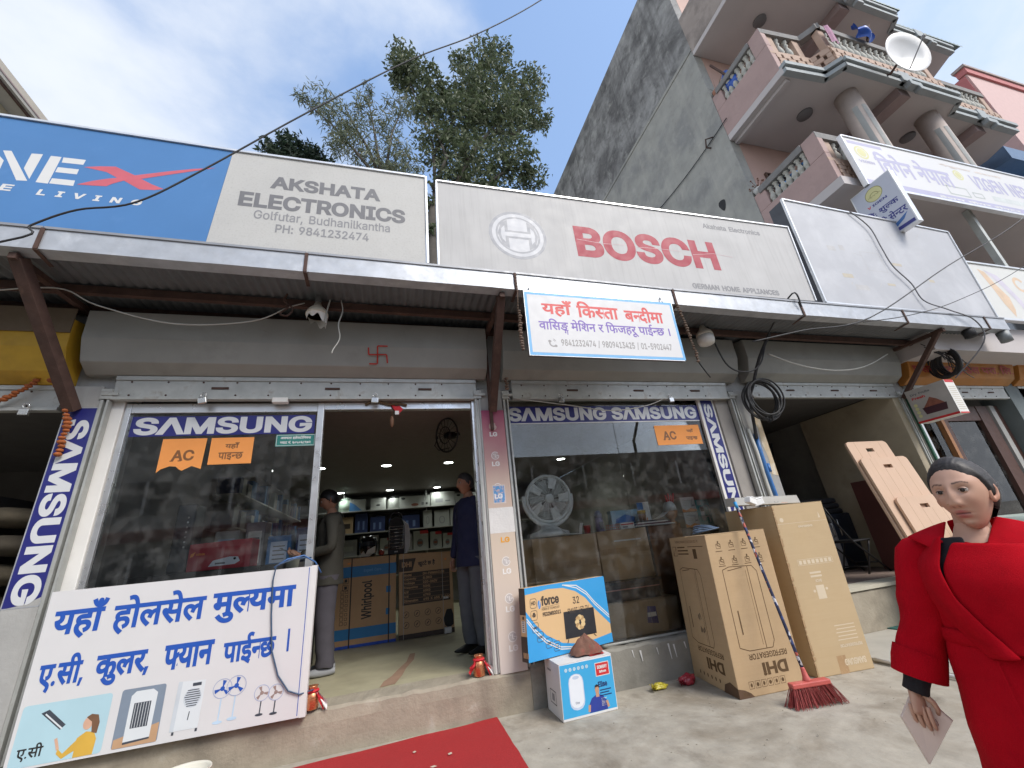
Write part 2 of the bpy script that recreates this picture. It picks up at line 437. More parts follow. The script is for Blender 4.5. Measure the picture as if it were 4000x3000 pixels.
m_rail = M('shutter_rail_steel', (.42, .43, .41), .5, .35, var=.14, vs=7, stain=((.24, .2, .16), 7, .58, .75, .8))
m_rust = M('rusty_brown_steel', (.085, .048, .038), .8, .2, var=.25, vs=9, bump=.3, bs=60, stain=((.17, .1, .07), 8, .58, .75, .7))
m_corr = M('corrugated_sheet_dark', (.17, .18, .19), .6, .4, var=.15, vs=4)
m_alu = M('aluminium', (.72, .73, .74), .32, .8, var=.06, vs=5)
m_glass = glass_mat('shop_glass')
m_black = M('black_rubber', (.016, .016, .018), .55, var=.1)
m_dark = M('near_black', (.02, .02, .022), .7, var=.15)
m_wire = M('wire_dark', (.022, .022, .024), .6, var=.1)
m_wirew = M('wire_pale', (.45, .45, .42), .6, var=.1)
m_steel = M('polished_steel', (.62, .62, .6), .25, .9, var=.05)
m_navy = M('navy_vinyl', (.022, .025, .17), .35, var=.1, vs=2.5)
m_silver = M('silver_letter', (.60, .62, .64), .4, var=.04)
m_wht = M('white_vinyl', (.68, .68, .67), .45, var=.03)
m_inkk = ink('black_ink', (.02, .02, .02))

# ground: one sheet; level by the shops, falling a little to the road, out to the horizon
g = MB()
ys = [-420, -60, -14, -6, -3.4, -2.4, -1.4, -.6, 0, 12, 420]; zs = [-.14, -.14, -.14, -.14, -.12, -.06, 0, 0, 0, 0, 0]
xs = [-420, -60, -14, -6, -2, 2, 6, 14, 60, 420]
g._add([(x, y, z) for y, z in zip(ys, zs) for x in xs], [(j * len(xs) + i, j * len(xs) + i + 1, (j + 1) * len(xs) + i + 1, (j + 1) * len(xs) + i) for j in range(len(ys) - 1) for i in range(len(xs) - 1)])
structure(g, 'ground', m_ground)
structure(MB().box(-300, 300, -13.5, -6.2, -.2, -.13), 'road', m_road)

def rough_step(name, x0, x1, y0, y1, z0, z1, mat, amp=.012):
    b = MB(); nx = int((x1 - x0) / .05)
    sec = [(y0, z0), (y0, z0 + (z1 - z0) * .35), (y0, z0 + (z1 - z0) * .7), (y0 + .004, z1 - .022), (y0 + .022, z1 - .003), (y0 + .08, z1), (y1, z1)]
    def fn(u, v):
        k = v * (len(sec) - 1); i = min(int(k), len(sec) - 2); q = k - i
        y = sec[i][0] * (1 - q) + sec[i + 1][0] * q; z = sec[i][1] * (1 - q) + sec[i + 1][1] * q
        x = x0 + (x1 - x0) * u; p = Vector((x * 5, y * 9, z * 9))
        a = amp * (1.6 if 3 <= k <= 5 else 1) * (1 if 0 < k < 6 else .3)
        return (x, y + noise.noise(p) * a * .7, z + (noise.noise(p * 1.9 + Vector((9, 2, 1))) * a * .8 if k > 2.5 else 0))
    b.grid(fn, nx, len(sec) - 1, 0, False)
    for x in (x0, x1): b.quad([(x, y, z) for y, z in sec] + [(x, y1, z0)])
    return structure(b, name, mat)
rough_step('step', -3.2, 1.17, -.03, .26, -.02, .30, m_step)
ld = rough_step('window_ledge', 1.172, 4.34, -.03, .26, -.02, .33, m_step2)
sp = Pl((0, -.036, 0), (1, 0, 0), (0, 0, 1), .0006)
r2 = random.Random(4)
for i in range(13):
    x = 2.2 + .09 * i + r2.uniform(-.03, .03); h = r2.uniform(.05, .15); w_ = r2.uniform(.008, .022); zt = .30 - r2.uniform(0, .02)
    if i in (2, 9): continue
    sp.poly([(x, zt), (x + w_, zt), (x + w_ * .6 + .01, zt - h), (x + w_ * .3 + .01, zt - h)], m_wht, 1, 'paint_drip')
sp.rect(1.33, .03, 1.345, .26, m_wht, 1, 'paint_drip')
sp.done(ld)
rough_step('shop_plinth', 4.342, 7.75, -.03, .3, -.02, .45, m_step)
structure(MB().box(4.342, 7.75, -.045, .25, .452, .49), 'plinth_lip', M('pale_cement', (.5, .47, .38), .8, var=.1, vs=6, bump=.2))
structure(MB().box(7.755, 16.5, -.02, 1.2, -.02, .35), 'plinth_beyond', m_step2)
ap = MB(); ap.box(4.29, 17, -1.9, -.032, -.02, .035); structure(ap, 'raised_apron', M('apron_concrete', (.40, .38, .33), .85, var=.12, vs=3, bump=.3, bs=30, stain=((.27, .25, .21), 1.6, .5, .75, .6)), bevel=.01)
structure(MB().box(-2.4, 4.3, .262, 7.5, .05, .298), 'shop_floor', m_floor)
cf = Pl((0, 0, .2985), (1, 0, 0), (0, 1, 0), .0006)
structure(MB().box(4.342, 7.36, .302, 3.2, .05, .488), 'shop_floor_right', M('floor_reddish_cement', (.25, .19, .165), .6, var=.15, vs=5, stain=((.16, .12, .1), 2, .5, .7, .6)))
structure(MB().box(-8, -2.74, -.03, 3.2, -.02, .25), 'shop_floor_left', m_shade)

# ================================================================== THE ROW OF SHOPS
sb = thing('shop_building', 'long single storey grey shop building under the metal canopy', 'building', (0, 0, 0))
for a in ((-2.75, -2.4, .36, 7.5, 0, 3.0), (4.305, 4.5, .3, 7.5, 0, 3.0), (-2.75, 4.5, 7.5, 7.7, 0, 3.9)): box('wall', m_in, sb, *a)
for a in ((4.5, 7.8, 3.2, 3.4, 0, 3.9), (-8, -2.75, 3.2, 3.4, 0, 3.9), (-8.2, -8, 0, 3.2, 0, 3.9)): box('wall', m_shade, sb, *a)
box('ceiling', m_ceil, sb, -2.4, 4.3, .3, 7.5, 3.0, 3.12)
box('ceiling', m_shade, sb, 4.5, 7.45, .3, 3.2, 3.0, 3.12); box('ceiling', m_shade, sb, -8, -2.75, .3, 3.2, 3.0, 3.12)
box('wall', m_plaster, sb, -8, 7.8, .06, .298, 3.0, 3.88)
box('roof', m_plaster, sb, -8.2, 7.9, .05, 7.9, 3.9, 4.02)
pl = box('pillar', m_plaster, sb, -2.73, -2.505, 0, .355, 0, 3.0, bevel=.008)
box('pier', m_white, sb, -2.497, -2.352, .06, .3, .3, 2.99, bevel=.006)
box('pier', m_plaster, sb, .9, 1.16, .004, .3, .25, 2.99, bevel=.006)
box('pier', M('pier_taupe', (.30, .28, .26), .8, var=.1, vs=6), sb, 4.095, 4.3, .06, .3, .33, 2.99, bevel=.006)
pr = box('pier', m_plaster, sb, 4.385, 4.68, .0, .29, .3, 2.99, bevel=.008)
box('low_wall', m_white, sb, -2.35, -.7, .02, .25, .3, 1.22)
pq = box('pillar', m_cream, sb, 7.37, 7.62, .01, 1.6, .3, 2.99, bevel=.008)
box('pillar', m_plaster, sb, 7.622, 7.72, .0, .3, .3, 2.99, bevel=.008)

# crack of reddish patching in the door floor
c2 = M('red_patch', (.30, .19, .13), .8, var=.15, vs=8)
P_ = [(-.11, .28), (.02, .31), (.09, .60), (.13, .85), (.22, 1.2), (.25, 1.55), (.19, 1.55), (.14, 1.15), (.05, .85), (-.01, .62), (-.08, .46)]
tag(MB().quad([(x, y, .3005) for x, y in P_]).build('floor_patch', c2, None), kind='structure')

# ------------------------------------------------------------------ window and door frames (parts of the building)
fr1 = thing('shop_window', 'left shop window in an aluminium frame with torn orange papers', 'window', (-1.5, .1, 1.22))
for a in ((-2.35, -2.305, .08, .14, 1.225, 2.86), (-2.303, -.752, .08, .14, 2.77, 2.86), (-2.303, -.752, .08, .14, 1.225, 1.26)):
    box('frame', m_alu, fr1, *a, bevel=.003)
box('post', m_alu, fr1, -.75, -.69, .07, .15, .3, 2.86, bevel=.004)
gp = MB(); gp.box(-2.303, -1.105, .105, .111, 1.262, 2.768); gp.build('pane', m_glass, fr1)
gp = MB(); gp.box(-1.10, -.753, .105, .111, 1.262, 2.768); gp.build('pane', m_glass, fr1)
fr2 = thing('shop_window', 'right shop window with white fan and cartons behind its glass', 'window', (2.6, .1, .33))
for a in ((1.165, 1.2, .08, .14, .335, 2.985), (1.202, 3.86, .08, .14, 2.885, 2.985), (1.202, 3.86, .08, .14, .335, .352)):
    box('frame', m_rail, fr2, *a, bevel=.003)
box('frame', m_white, fr2, 3.835, 3.872, .07, .14, .355, 2.883, bevel=.003)
box('panel', m_white, fr2, 3.874, 4.09, .085, .13, .335, 2.883)
gp = MB(); gp.box(1.202, 2.55, .105, .111, .355, 2.883); gp.build('pane', m_glass, fr2)
gp = MB(); gp.box(2.555, 3.833, .105, .111, .355, 2.883); gp.build('pane', m_glass, fr2)
box('jamb', m_alu, sb, .812, .845, .04, .14, .3, 2.86, bevel=.004)
jm = MB()
for i in range(14):
    z0 = .3 + i * .183; jm.bar((.872 + rnd.uniform(-.006, .006), .03, z0), (.872 + rnd.uniform(-.006, .006), .03, z0 + .183), .05, .06)
jm.build('jamb', m_white, sb)
box('door_head', m_alu, sb, -.688, .81, .07, .14, 2.785, 2.86, bevel=.004)

# stickers on the glass and pillars
p = front(-2.29, .1045, 2.553); p.rect(0, 0, 1.52, .19, m_navy, 1, 'sticker'); p.text('SΛMSUNG', .025, .012, 1.495, .18, m_silver, .012, 2); 
st = thing('brand_strip', 'navy strip with silver capital letters across the left window top', 'sticker', (-1.5, .1, 2.55)); p.done(st)
p = front(1.215, .1045, 2.615); p.rect(0, 0, 2.63, .20, m_navy, 1, 'sticker'); p.rect(0, -.012, 2.6, 0, m_wht, 1, 'sticker')
p.text('SΛMSUNG', .03, .02, 1.27, .185, m_silver, .010, 2); p.text('SΛMSUNG', 1.34, .02, 2.58, .185, m_silver, .010, 2)
st = thing('brand_strip', 'navy strip repeating silver letters across the right window top', 'sticker', (2.5, .1, 2.6)); p.done(st)
p = front(-2.722, -.0005, 1.25); p.poly([(0, 0), (.08, .012), (.16, .035), (.215, .06), (.215, 1.54), (0, 1.54)], m_navy, 1, 'sticker'); p.frame(-.004, 0, .217, 1.545, .008, m_gi, 1.3, 'sticker_edge')
p.text('SΛMSUNG', .028, .012, .195, 1.44, m_silver, .008, 2, rot=1)
st = thing('brand_strip', 'peeling navy strip reading downwards on the leftmost pillar', 'sticker', (-2.6, 0, 1.25)); p.done(st)
p = front(3.885, .0845, 1.2); p.rect(0, 0, .18, 1.675, m_navy, 1, 'sticker'); p.text('SΛMSUNG', .03, .1, .15, 1.63, m_silver, .007, 2, rot=1)
st = thing('brand_strip', 'navy strip reading downwards on white board beside right window', 'sticker', (3.97, .08, 1.2)); p.done(st)

m_or = M('orange_paper', (.78, .30, .075), .7, var=.05); m_ork = ink('paper_ink', (.20, .085, .03))
def serif_AC(p, x, y, h, l=2):
    p.text('AC', x, y, x + h * 1.75, y + h, m_ork, .004, l)
    for dx in (.0, .62): p.rect(x + h * dx - h * .06, y - .004, x + h * dx + h * .2, y + h * .05, m_ork, l + .6, 'lettering')
p = front(-2.02, .1042, 2.22); p.poly([(0, 0), (.03, .03), (.09, .055), (.14, .05), (.165, .025), (.19, .01), (.26, .05), (.335, .02), (.345, .305), (0, .305)], m_or, 1, 'paper')
serif_AC(p, .09, .10, .10); st = thing('paper_notice', 'torn orange paper lettered AC on the left window', 'notice', (-1.85, .1, 2.22)); p.done(st)
p = front(-1.64, .1042, 2.275); p.rect(0, 0, .35, .25, m_or, 1, 'paper'); p.text('यहाँ', .12, .14, .235, .205, m_ork, .002); p.text('पाइ<न्छ', .075, .035, .275, .11, m_ork, .002)
st = thing('paper_notice', 'square orange paper with two lines beside the torn one', 'notice', (-1.46, .1, 2.27)); p.done(st)
p = front(3.11, .1042, 2.30); p.rect(0, 0, .66, .25, m_or, 1, 'paper'); serif_AC(p, .10, .065, .11); p.text('यहाँ', .46, .15, .56, .20, m_ork, .002); p.text('पाइ<न्छ', .43, .05, .60, .10, m_ork, .002)
st = thing('paper_notice', 'wide orange paper lettered AC on the right window', 'notice', (3.4, .1, 2.3)); p.done(st)
m_teal = M('teal_plate', (.025, .20, .18), .45, var=.05)
p = front(-1.105, .1042, 2.425); p.rect(0, 0, .35, .12, m_teal, 1, 'plate'); p.frame(.008, .008, .342, .112, .004, m_wht, 1.5, 'border'); p.text('अ<क्षता इले<क्ट~ोिन<क्स', .04, .068, .31, .103, m_wht, .0015); p.text('<भ्याट नं. ६०५०६८९७२', .04, .022, .31, .056, m_wht, .0015)
st = thing('tax_plate', 'small teal plate with white lettering at the window corner', 'plate', (-.93, .1, 2.42)); p.done(st)

# faded appliance-brand strip on the middle pillar
mlg = bpy.data.materials.new('faded_pink_vinyl'); mlg.use_nodes = True; t = mlg.node_tree; b = t.nodes['Principled BSDF']; b.inputs['Roughness'].default_value = .55
tcx = t.nodes.new('ShaderNodeTexCoord'); sxx = t.nodes.new('ShaderNodeSeparateXYZ'); t.links.new(tcx.outputs['Object'], sxx.inputs[0])
rp = t.nodes.new('ShaderNodeValToRGB'); rp.color_ramp.elements[0].position = 0; rp.color_ramp.elements[0].color = (.60, .54, .50, 1); rp.color_ramp.elements[1].position = 1; rp.color_ramp.elements[1].color = (.33, .045, .13, 1)
for pos, c in ((.45, (.60, .50, .40, 1)), (.68, (.56, .42, .35, 1)), (.86, (.46, .20, .22, 1))):
    e = rp.color_ramp.elements.new(pos); e.color = c
mr = t.nodes.new('ShaderNodeMapRange'); mr.inputs['From Max'].default_value = 2.45; t.links.new(sxx.outputs['Z'], mr.inputs['Value'])
nn = t.nodes.new('ShaderNodeTexNoise'); nn.inputs['Scale'].default_value = 6; nn.inputs['Detail'].default_value = 6; t.links.new(tcx.outputs['Object'], nn.inputs['Vector'])
ad = t.nodes.new('ShaderNodeMath'); ad.operation = 'MULTIPLY_ADD'; ad.inputs[1].default_value = .1; t.links.new(nn.outputs[0], ad.inputs[0]); t.links.new(mr.outputs[0], ad.inputs[2])
sb2 = t.nodes.new('ShaderNodeMath'); sb2.operation = 'SUBTRACT'; sb2.inputs[1].default_value = .05; t.links.new(ad.outputs[0], sb2.inputs[0]); t.links.new(sb2.outputs[0], rp.inputs[0]); t.links.new(rp.outputs[0], b.inputs['Base Color'])
st = thing('brand_poster', 'tall faded pink to cream panel on the middle pillar', 'panel', (1.03, 0, .295))
box('panel', mlg, st, .905, 1.155, -.02, .002, .295, 2.73)
p = front(.905, -.0205, .295); lgw = M('faded_white', (.78, .76, .74), .5, var=.08); lgg = M('faded_grey', (.50, .47, .46), .5, var=.08)
for k, z in enumerate((2.25, 1.93, 1.60, .90, .58, .27)):
    cx = .115 + (.02 if k > 2 else 0); c_ = lgw if k != 0 else M('faded_beige', (.60, .50, .38), .5)
    p.ring(cx, z, .036, .042, c_, 1, 'logo', 40, 355); p.disc(cx, z, .034, .034, lgg if k > 2 else M('faded_rose', (.52, .40, .38), .5), .8, 'logo')
    p.rect(cx - .004, z - .02, cx + .003, z + .02, c_, 1.2, 'logo'); p.rect(cx + .0032, z - .02, cx + .015, z - .013, c_, 1.2, 'logo'); p.rect(cx + .012, z - .003, cx + .038, z + .003, c_, 1.2, 'logo'); p.disc(cx - .016, z + .014, .005, .005, c_, 1.2, 'logo')
    p.text('LG', cx - .042, z - .112, cx + .042, z - .062, lgw, .003, 2)
p.rect(.0, 1.16, .255, 1.40, M('torn_white_paper', (.70, .69, .67), .8, var=.06, bump=.5, bs=20), 1.2, 'paper')
p.text('LG', .10, 1.07, .19, 1.12, M('orange_letter', (.82, .38, .03), .5), .004, 2)
p.rect(.058, 1.44, .188, 1.625, M('card_pale', (.62, .55, .52), .6), 1.4, 'card'); p.rect(.066, 1.45, .18, 1.615, M('card_blue', (.10, .30, .58), .5, stain=((.65, .45, .42), 40, .5, .6, .9)), 1.8, 'card')
p.done(st)

# ------------------------------------------------------------------ roller shutters (rolled up)
def shutter(label, x0, x1, bx0, bx1, zb, mat, rails=(), locks=(), group='roller shutters along the shops'):
    r = thing('roller_shutter', label, 'shutter', ((x0 + x1) / 2, 0, zb), group)
    prof = [(.05, zb + .235), (-.015, zb + .235), (-.13, zb + .315), (-.195, zb + .515), (-.2, zb + .79), (-.05, zb + .815), (.05, zb + .815)]
    def fr(u, v, d): return (d, u, v)
    MB().prism(prof, fr, bx0, bx1).build('box_cover', mat, r, bevel=.006)
    lb = MB(); lb.box(x0, x1, .0, .05, zb, zb + .23); lb.box(x0, x1, -.012, -.001, zb + .19, zb + .23); lb.box(x0, x1, -.015, -.001, zb, zb + .03)
    lb.build('bottom_bar', m_rail, r, bevel=.002)
    for x in rails:
        rl = MB(); rl.box(x, x + .022, -.012, .05, .31, zb - .003); rl.box(x + .045, x + .062, -.012, .05, .31, zb - .003); rl.box(x + .022, x + .045, .03, .05, .31, zb - .003); rl.build('guide_rail', m_rail, r)
        br = MB(); br.box(x - .01, x + .075, -.018, .0, zb + .003, zb + .1); br.bar((x, -.02, zb + .05), (x + .12, -.02, zb + .05), .012, .03); br.build('lock_bolt', m_rail, r, bevel=.002)
    bt = MB()
    for k in range(int((x1 - x0) / .28)):
        for dz in (.045, .175): bt.ball((x0 + .12 + k * .28, -.001, zb + dz), .009, 6, 4)
    tag(bt.build('rivet', m_rust, r), kind='stuff')
    hd = MB()
    for f_ in (.25, .55, .83):
        xx = x0 + (x1 - x0) * f_; hd.box(xx - .07, xx + .07, -.01, -.001, zb + .105, zb + .125)
    hd.build('handle_slot', m_rust, r)
    for x in locks:
        lk = MB(); lk.torus((x, -.03, zb + .035), .022, .005, (0, 1, 0), 12, 6); lk.build('padlock_shackle', m_steel, r)
        k = MB(); k.T = Matrix.Translation((x, -.03, zb - .02)) @ Matrix.Rotation(rnd.uniform(-.35, .35), 4, 'Y'); k.box(-.034, .034, -.014, .014, -.03, .03); k.build('padlock', m_steel, r, bevel=.006)
    return r
s1 = shutter('left grey roller shutter with red painted mark on its box', -2.43, .87, -2.66, .985, 2.868, m_shut, (-2.498, .845), (-1.72, -.2))
p = front(-.28, -.192, 3.17); mr_ = M('red_powder', (.42, .035, .025), .9, var=.3, vs=30)
p.n = Vector((0, -1, 0)); p.v = Vector((0, -.28, .96)).normalized(); p.o = Vector((-.28, -.146, 3.205)); p.n = p.u.cross(p.v); p.lift = .004
for q in ([(.10, 0), (.10, .19), (.20, .19)], [(.01, .17), (.015, .095), (.19, .10), (.20, .01)], [(.02, 0), (.095, 0)]): p.line(q, .014, mr_, 1.0 + .4 * len(q), 'painted_mark')
p.done(s1)
s2 = shutter('middle grey roller shutter behind the hanging white sign', 1.285, 4.29, 1.17, 4.44, 2.865, m_shut, (1.165, 4.30), (1.86, 3.36))
s3 = shutter('right grey roller shutter above the furniture shop opening', 4.69, 7.50, 4.62, 7.58, 2.88, m_shut, (7.50,), ())
m_yel = M('mottled_yellow_paint', (.50, .30, .022), .55, var=.2, vs=4, stain=(((.30, .17, .02), 1.6, .48, .7, .8), ((.35, .33, .04), 3, .55, .7, .6)))
s4 = shutter('yellow painted roller shutter of the dark neighbouring shop', -6.2, -2.78, -6.3, -2.74, 2.77, m_yel, (), (-2.98,))
m_yel2 = M('faded_brown_board', (.14, .105, .07), .8, var=.15)
box('board', m_yel2, s4, -6.3, -2.74, -.214, -.202, 3.42, 3.66)

# ------------------------------------------------------------------ canopy
can = thing('canopy', 'long galvanised sheet canopy carrying the big signboards', 'canopy', (0, 0, 3.6))
KN = [(-6, 3.80), (-2.9, 3.765), (1.1, 3.715), (3.0, 3.673), (4.4, 3.648), (9.2, 3.645)]
def zf(x):
    for (a, za), (b_, zb_) in zip(KN, KN[1:]):
        if x <= b_: return za + (zb_ - za) * (x - a) / (b_ - a)
    return KN[-1][1]
JT = [-5.2, -2.646, -.777, 1.169, 3.054, 4.93, 6.785, 8.537, 9.03]
for a, b_ in zip(JT, JT[1:]):
    m = MB(); a2 = a + .004; b2 = b_ - .004; H = .192; nseg = 6
    for i in range(nseg):
        xa = a2 + (b2 - a2) * i / nseg; xb = a2 + (b2 - a2) * (i + 1) / nseg; da = noise.noise(Vector((xa * 2, 0, 0))) * .008; db = noise.noise(Vector((xb * 2, 0, 0))) * .008
        za, zb_ = zf(xa), zf(xb)
        m.quad([(xa, -.9 + da, za), (xb, -.9 + db, zb_), (xb, -.9, zb_ + H), (xa, -.9, za + H)])
        m.quad([(xa, -.9, za + H), (xb, -.9, zb_ + H), (xb, -.79, zb_ + H + .012), (xa, -.79, za + H + .012)])
        m.quad([(xa, -.9 + da, za), (xa, -.79, za - .012), (xb, -.79, zb_ - .012), (xb, -.9 + db, zb_)])
        m.quad([(xa, -.79, za - .012), (xa, -.79, za + .05), (xb, -.79, zb_ + .05), (xb, -.79, zb_ - .012)])
    m.build('fascia_panel', m_gi, can, weld=True)
    ed = MB(); ed.bar((a2, -.905, zf(a2) + H + .008), (b2, -.905, zf(b2) + H + .008), .012, .022); ed.build('edge_trim', M('dull_zinc', (.30, .31, .33), .5, .4, var=.12), can)
for x in JT[1:-1]:
    j = MB(); j.bar((x, -.908, zf(x) - .006), (x, -.908, zf(x) + .195), .028, .008, up=(0, 1, 0)); j.bar((x, -.908, zf(x) - .012), (x + .0, -.72, zf(x) - .03), .028, .006); j.build('strap', m_rust, can)
m = MB(); per = .083
for k in range(int(14.2 / per * 4)):
    pass
nx = int(14.2 / per * 6)
m.grid(lambda u, v: (-5.2 + 14.2 * u, -.785 + .84 * v, zf(-5.2 + 14.2 * u) + .055 + .02 * v + .011 * math.sin(2 * PI * 14.2 * u / per)), nx, 1, 0, True)
m.build('corrugated_sheet', m_corr, can)
for y in (-.36, -.02):
    m = MB()
    for a, b_ in zip(JT, JT[1:]): m.bar((a, y, zf(a) + .0), (b_, y, zf(b_) + .0), .05, .075)
    m.build('purlin', m_rust, can)
for x, y0, z0, t in ((-2.66, -.03, 2.76, .085), (1.03, -.03, 2.72, .08), (7.56, -.03, 2.86, .06)):
    m = MB(); m.bar((x, y0, z0), (x - (.14 if x < 0 else 0), -.80, zf(x) - .03), t, t); m.build('strut', m_rust, can, bevel=.004)
    m = MB(); m.bar((x - (.1 if x < 0 else 0), .04, zf(x) - .035), (x - (.14 if x < 0 else 0), -.86, zf(x) - .045), .05, .05); m.build('bracket_arm', m_rust, can)
    if x > 0 and x < 2:
        m = MB(); m.bar((x - .02, -.03, 2.5), (x - .02, -.03, 3.7), .055, .03); m.build('bracket_post', m_rust, can)

# ------------------------------------------------------------------ signboards on the canopy
m_sw = M('sign_white_sheet', (.50, .495, .49), .6, var=.08, vs=2, streak=((.36, .355, .35), .6, 26), spec=.3)
m_sg = M('sign_speckled_white', (.50, .495, .475), .6, var=.03, stain=(((.36, .355, .33), 55, .5, .7, .5), ((.50, .49, .46), 2.5, .5, .75, .4)))
m_sblue = M('sign_blue', (.065, .20, .45), .5, var=.05, vs=2, stain=((.10, .25, .52), 3.5, .6, .8, .5))
m_g1 = M('letter_grey', (.17, .17, .18), .6, var=.1, vs=9); m_g2 = M('letter_midgrey', (.25, .25, .26), .6, var=.08)
m_tin = M('bright_tin', (.70, .71, .72), .35, .6, var=.08)
YS = -.8
sg = thing('signboard', 'wide board half blue half speckled white above left shop', 'signboard', (-1.5, YS, 4.05))
def board(parent, pts, mat, y0=YS, d=.05, name='panel'):
    m = MB(); m.hexa([(pts[0][0], y0, pts[0][1]), (pts[1][0], y0, pts[1][1]), (pts[1][0], y0 + d, pts[1][1]), (pts[0][0], y0 + d, pts[0][1]),
                      (pts[3][0], y0, pts[3][1]), (pts[2][0], y0, pts[2][1]), (pts[2][0], y0 + d, pts[2][1]), (pts[3][0], y0 + d, pts[3][1])]); return m.build(name, mat, parent)
board(sg, [(-5.0, 4.02), (-1.615, 4.02), (-1.558, 5.178), (-5.0, 5.23)], m_sblue)
board(sg, [(-1.613, 4.02), (.285, 4.02), (.295, 5.188), (-1.556, 5.178)], m_sg)
fm = MB(); fm.bar((-5.0, YS + .02, 5.242), (-1.55, YS + .02, 5.19), .07, .022); fm.bar((-1.55, YS + .02, 5.19), (.30, YS + .02, 5.20), .07, .022); fm.bar((.306, YS + .02, 4.02), (.306, YS + .02, 5.205), .07, .022, up=(1, 0, 0)); fm.build('edge_trim', m_tin, sg)
bk = MB()
for x in (-4.6, -3.4, -2.4, -.9, .2): bk.bar((x, YS + .09, 3.9), (x, YS + .09, 5.15), .04, .04)
for x in (-2.4, -.9): bk.bar((x, YS + .1, 5.1), (x, .2, 4.0), .035, .035)
bk.build('support', m_rust, sg)
p = front(0, YS, 0)
def nlet(p, pts, mat, l=1): p.poly(pts, mat, l, 'lettering')
# the big slanted N, E and the red X
sx_ = .105
def sl(x, z): return (x + (z - 4.5) * .32, z)
for q in ([(-3.33, 4.81), (-3.239, 4.81), (-3.201, 4.748), (-3.164, 4.706), (-3.161, 4.608), (-3.181, 4.543), (-3.30, 4.52)], [(-3.2, 4.816), (-3.146, 4.823), (-2.96, 4.514), (-3.029, 4.507)], [(-3.013, 4.822), (-2.938, 4.829), (-2.953, 4.536), (-3.018, 4.647)],
          [(-2.883, 4.823), (-2.81, 4.824), (-2.824, 4.509), (-2.905, 4.51)], [(-2.797, 4.823), (-2.64, 4.826), (-2.645, 4.766), (-2.794, 4.762)], [(-2.806, 4.704), (-2.661, 4.707), (-2.662, 4.648), (-2.809, 4.645)], [(-2.812, 4.573), (-2.657, 4.576), (-2.655, 4.514), (-2.817, 4.513)]):
    nlet(p, q, m_wht)
m_pink = M('faded_red_vinyl', (.58, .115, .15), .5, var=.08)
for k, q in enumerate(([(-2.634, 4.741), (-2.526, 4.773), (-2.419, 4.792), (-2.337, 4.752), (-2.261, 4.716), (-2.209, 4.683), (-2.119, 4.634), (-2.024, 4.596), (-2.089, 4.571), (-2.195, 4.558), (-2.26, 4.598), (-2.324, 4.638), (-2.386, 4.666), (-2.469, 4.715)],
          [(-2.636, 4.535), (-2.54, 4.595), (-2.441, 4.641), (-2.349, 4.674), (-2.261, 4.716), (-2.018, 4.817), (-1.846, 4.882), (-1.666, 4.934), (-1.842, 4.853), (-2.032, 4.766), (-2.193, 4.69), (-2.33, 4.637), (-2.397, 4.59), (-2.433, 4.552), (-2.528, 4.542)])):
    nlet(p, q, m_pink, 1.5 + k)
p.text('TE', -3.28, 4.385, -3.035, 4.455, m_wht, .003, track=.35, shear=.2); p.text('LIVING', -2.87, 4.375, -2.155, 4.44, m_wht, .003, track=.45, shear=.2)
p.text('AKSHATA', -1.19, 4.762, -.165, 4.925, m_g1, .014); p.text('ELECTRONICS', -1.43, 4.50, .085, 4.685, m_g1, .013)
p.text('Golfutar, Budhanilkantha', -1.285, 4.345, -.065, 4.475, m_g2, .002); p.text('PH: 9841232474', -1.09, 4.225, -.265, 4.325, m_g2, .0025)
p.done(sg)

sg = thing('signboard', 'large pale signboard with red letters and round grey logo', 'signboard', (2.9, YS, 4.0))
board(sg, [(.418, 3.98), (5.38, 3.955), (5.465, 5.222), (.426, 5.158)], m_sw)
fm = MB(); fm.bar((.42, YS + .02, 5.17), (5.47, YS + .02, 5.234), .07, .02); fm.bar((.412, YS + .02, 3.98), (.42, YS + .02, 5.17), .07, .016, up=(1, 0, 0)); fm.bar((5.39, YS + .02, 3.96), (5.474, YS + .02, 5.24), .07, .016, up=(1, 0, 0)); fm.build('edge_trim', m_tin, sg)
bk = MB()
for x in (.6, 1.8, 3.0, 4.2, 5.3): bk.bar((x, YS + .09, 3.85), (x, YS + .09, 5.1), .04, .04); bk.bar((x, YS + .1, 5.05), (x, .2, 4.03), .035, .035)
bk.build('support', m_rust, sg)
p = front(0, YS, 0); lr = M('letter_red', (.36, .03, .055), .6, var=.1, vs=4); lo = M('logo_grey', (.30, .31, .34), .5, var=.06); ll = M('logo_pale', (.52, .53, .56), .5, var=.04)
p.text('BOSCH', 2.0, 4.305, 3.99, 4.765, lr, .030)
for k in range(3):
    p.line([(2.02 + k * .8, 4.56 - .02 * k), (2.35 + k * .8, 4.535 + .02 * k), (2.65 + k * .8, 4.55)], .005, M('letter_crack', (.62, .42, .44), .5), 3.2, 'crack')
cx, cz = 1.305, 4.522
p.disc(cx, cz, .335, .335, lo, 1, 'logo', 40); p.disc(cx, cz, .30, .30, ll, 1.5, 'logo', 40); p.ring(cx, cz, .236, .258, lo, 2, 'logo', n=40)
p.rect(cx - .12, cz - .055, cx + .12, cz + .055, lo, 2, 'logo'); p.rect(cx - .16, cz - .028, cx + .16, cz + .028, ll, 2.6, 'logo')
for s in (-1, 1): p.poly([(cx + s * .115, cz - .2), (cx + s * .115, cz + .2), (cx + s * .19, cz + .15), (cx + s * .235, cz), (cx + s * .19, cz - .15)][::s], lo, 2.2, 'logo'); p.poly([(cx + s * .15, cz - .12), (cx + s * .15, cz + .12), (cx + s * .19, cz + .07), (cx + s * .2, cz), (cx + s * .19, cz - .07)][::s], ll, 2.9, 'logo')
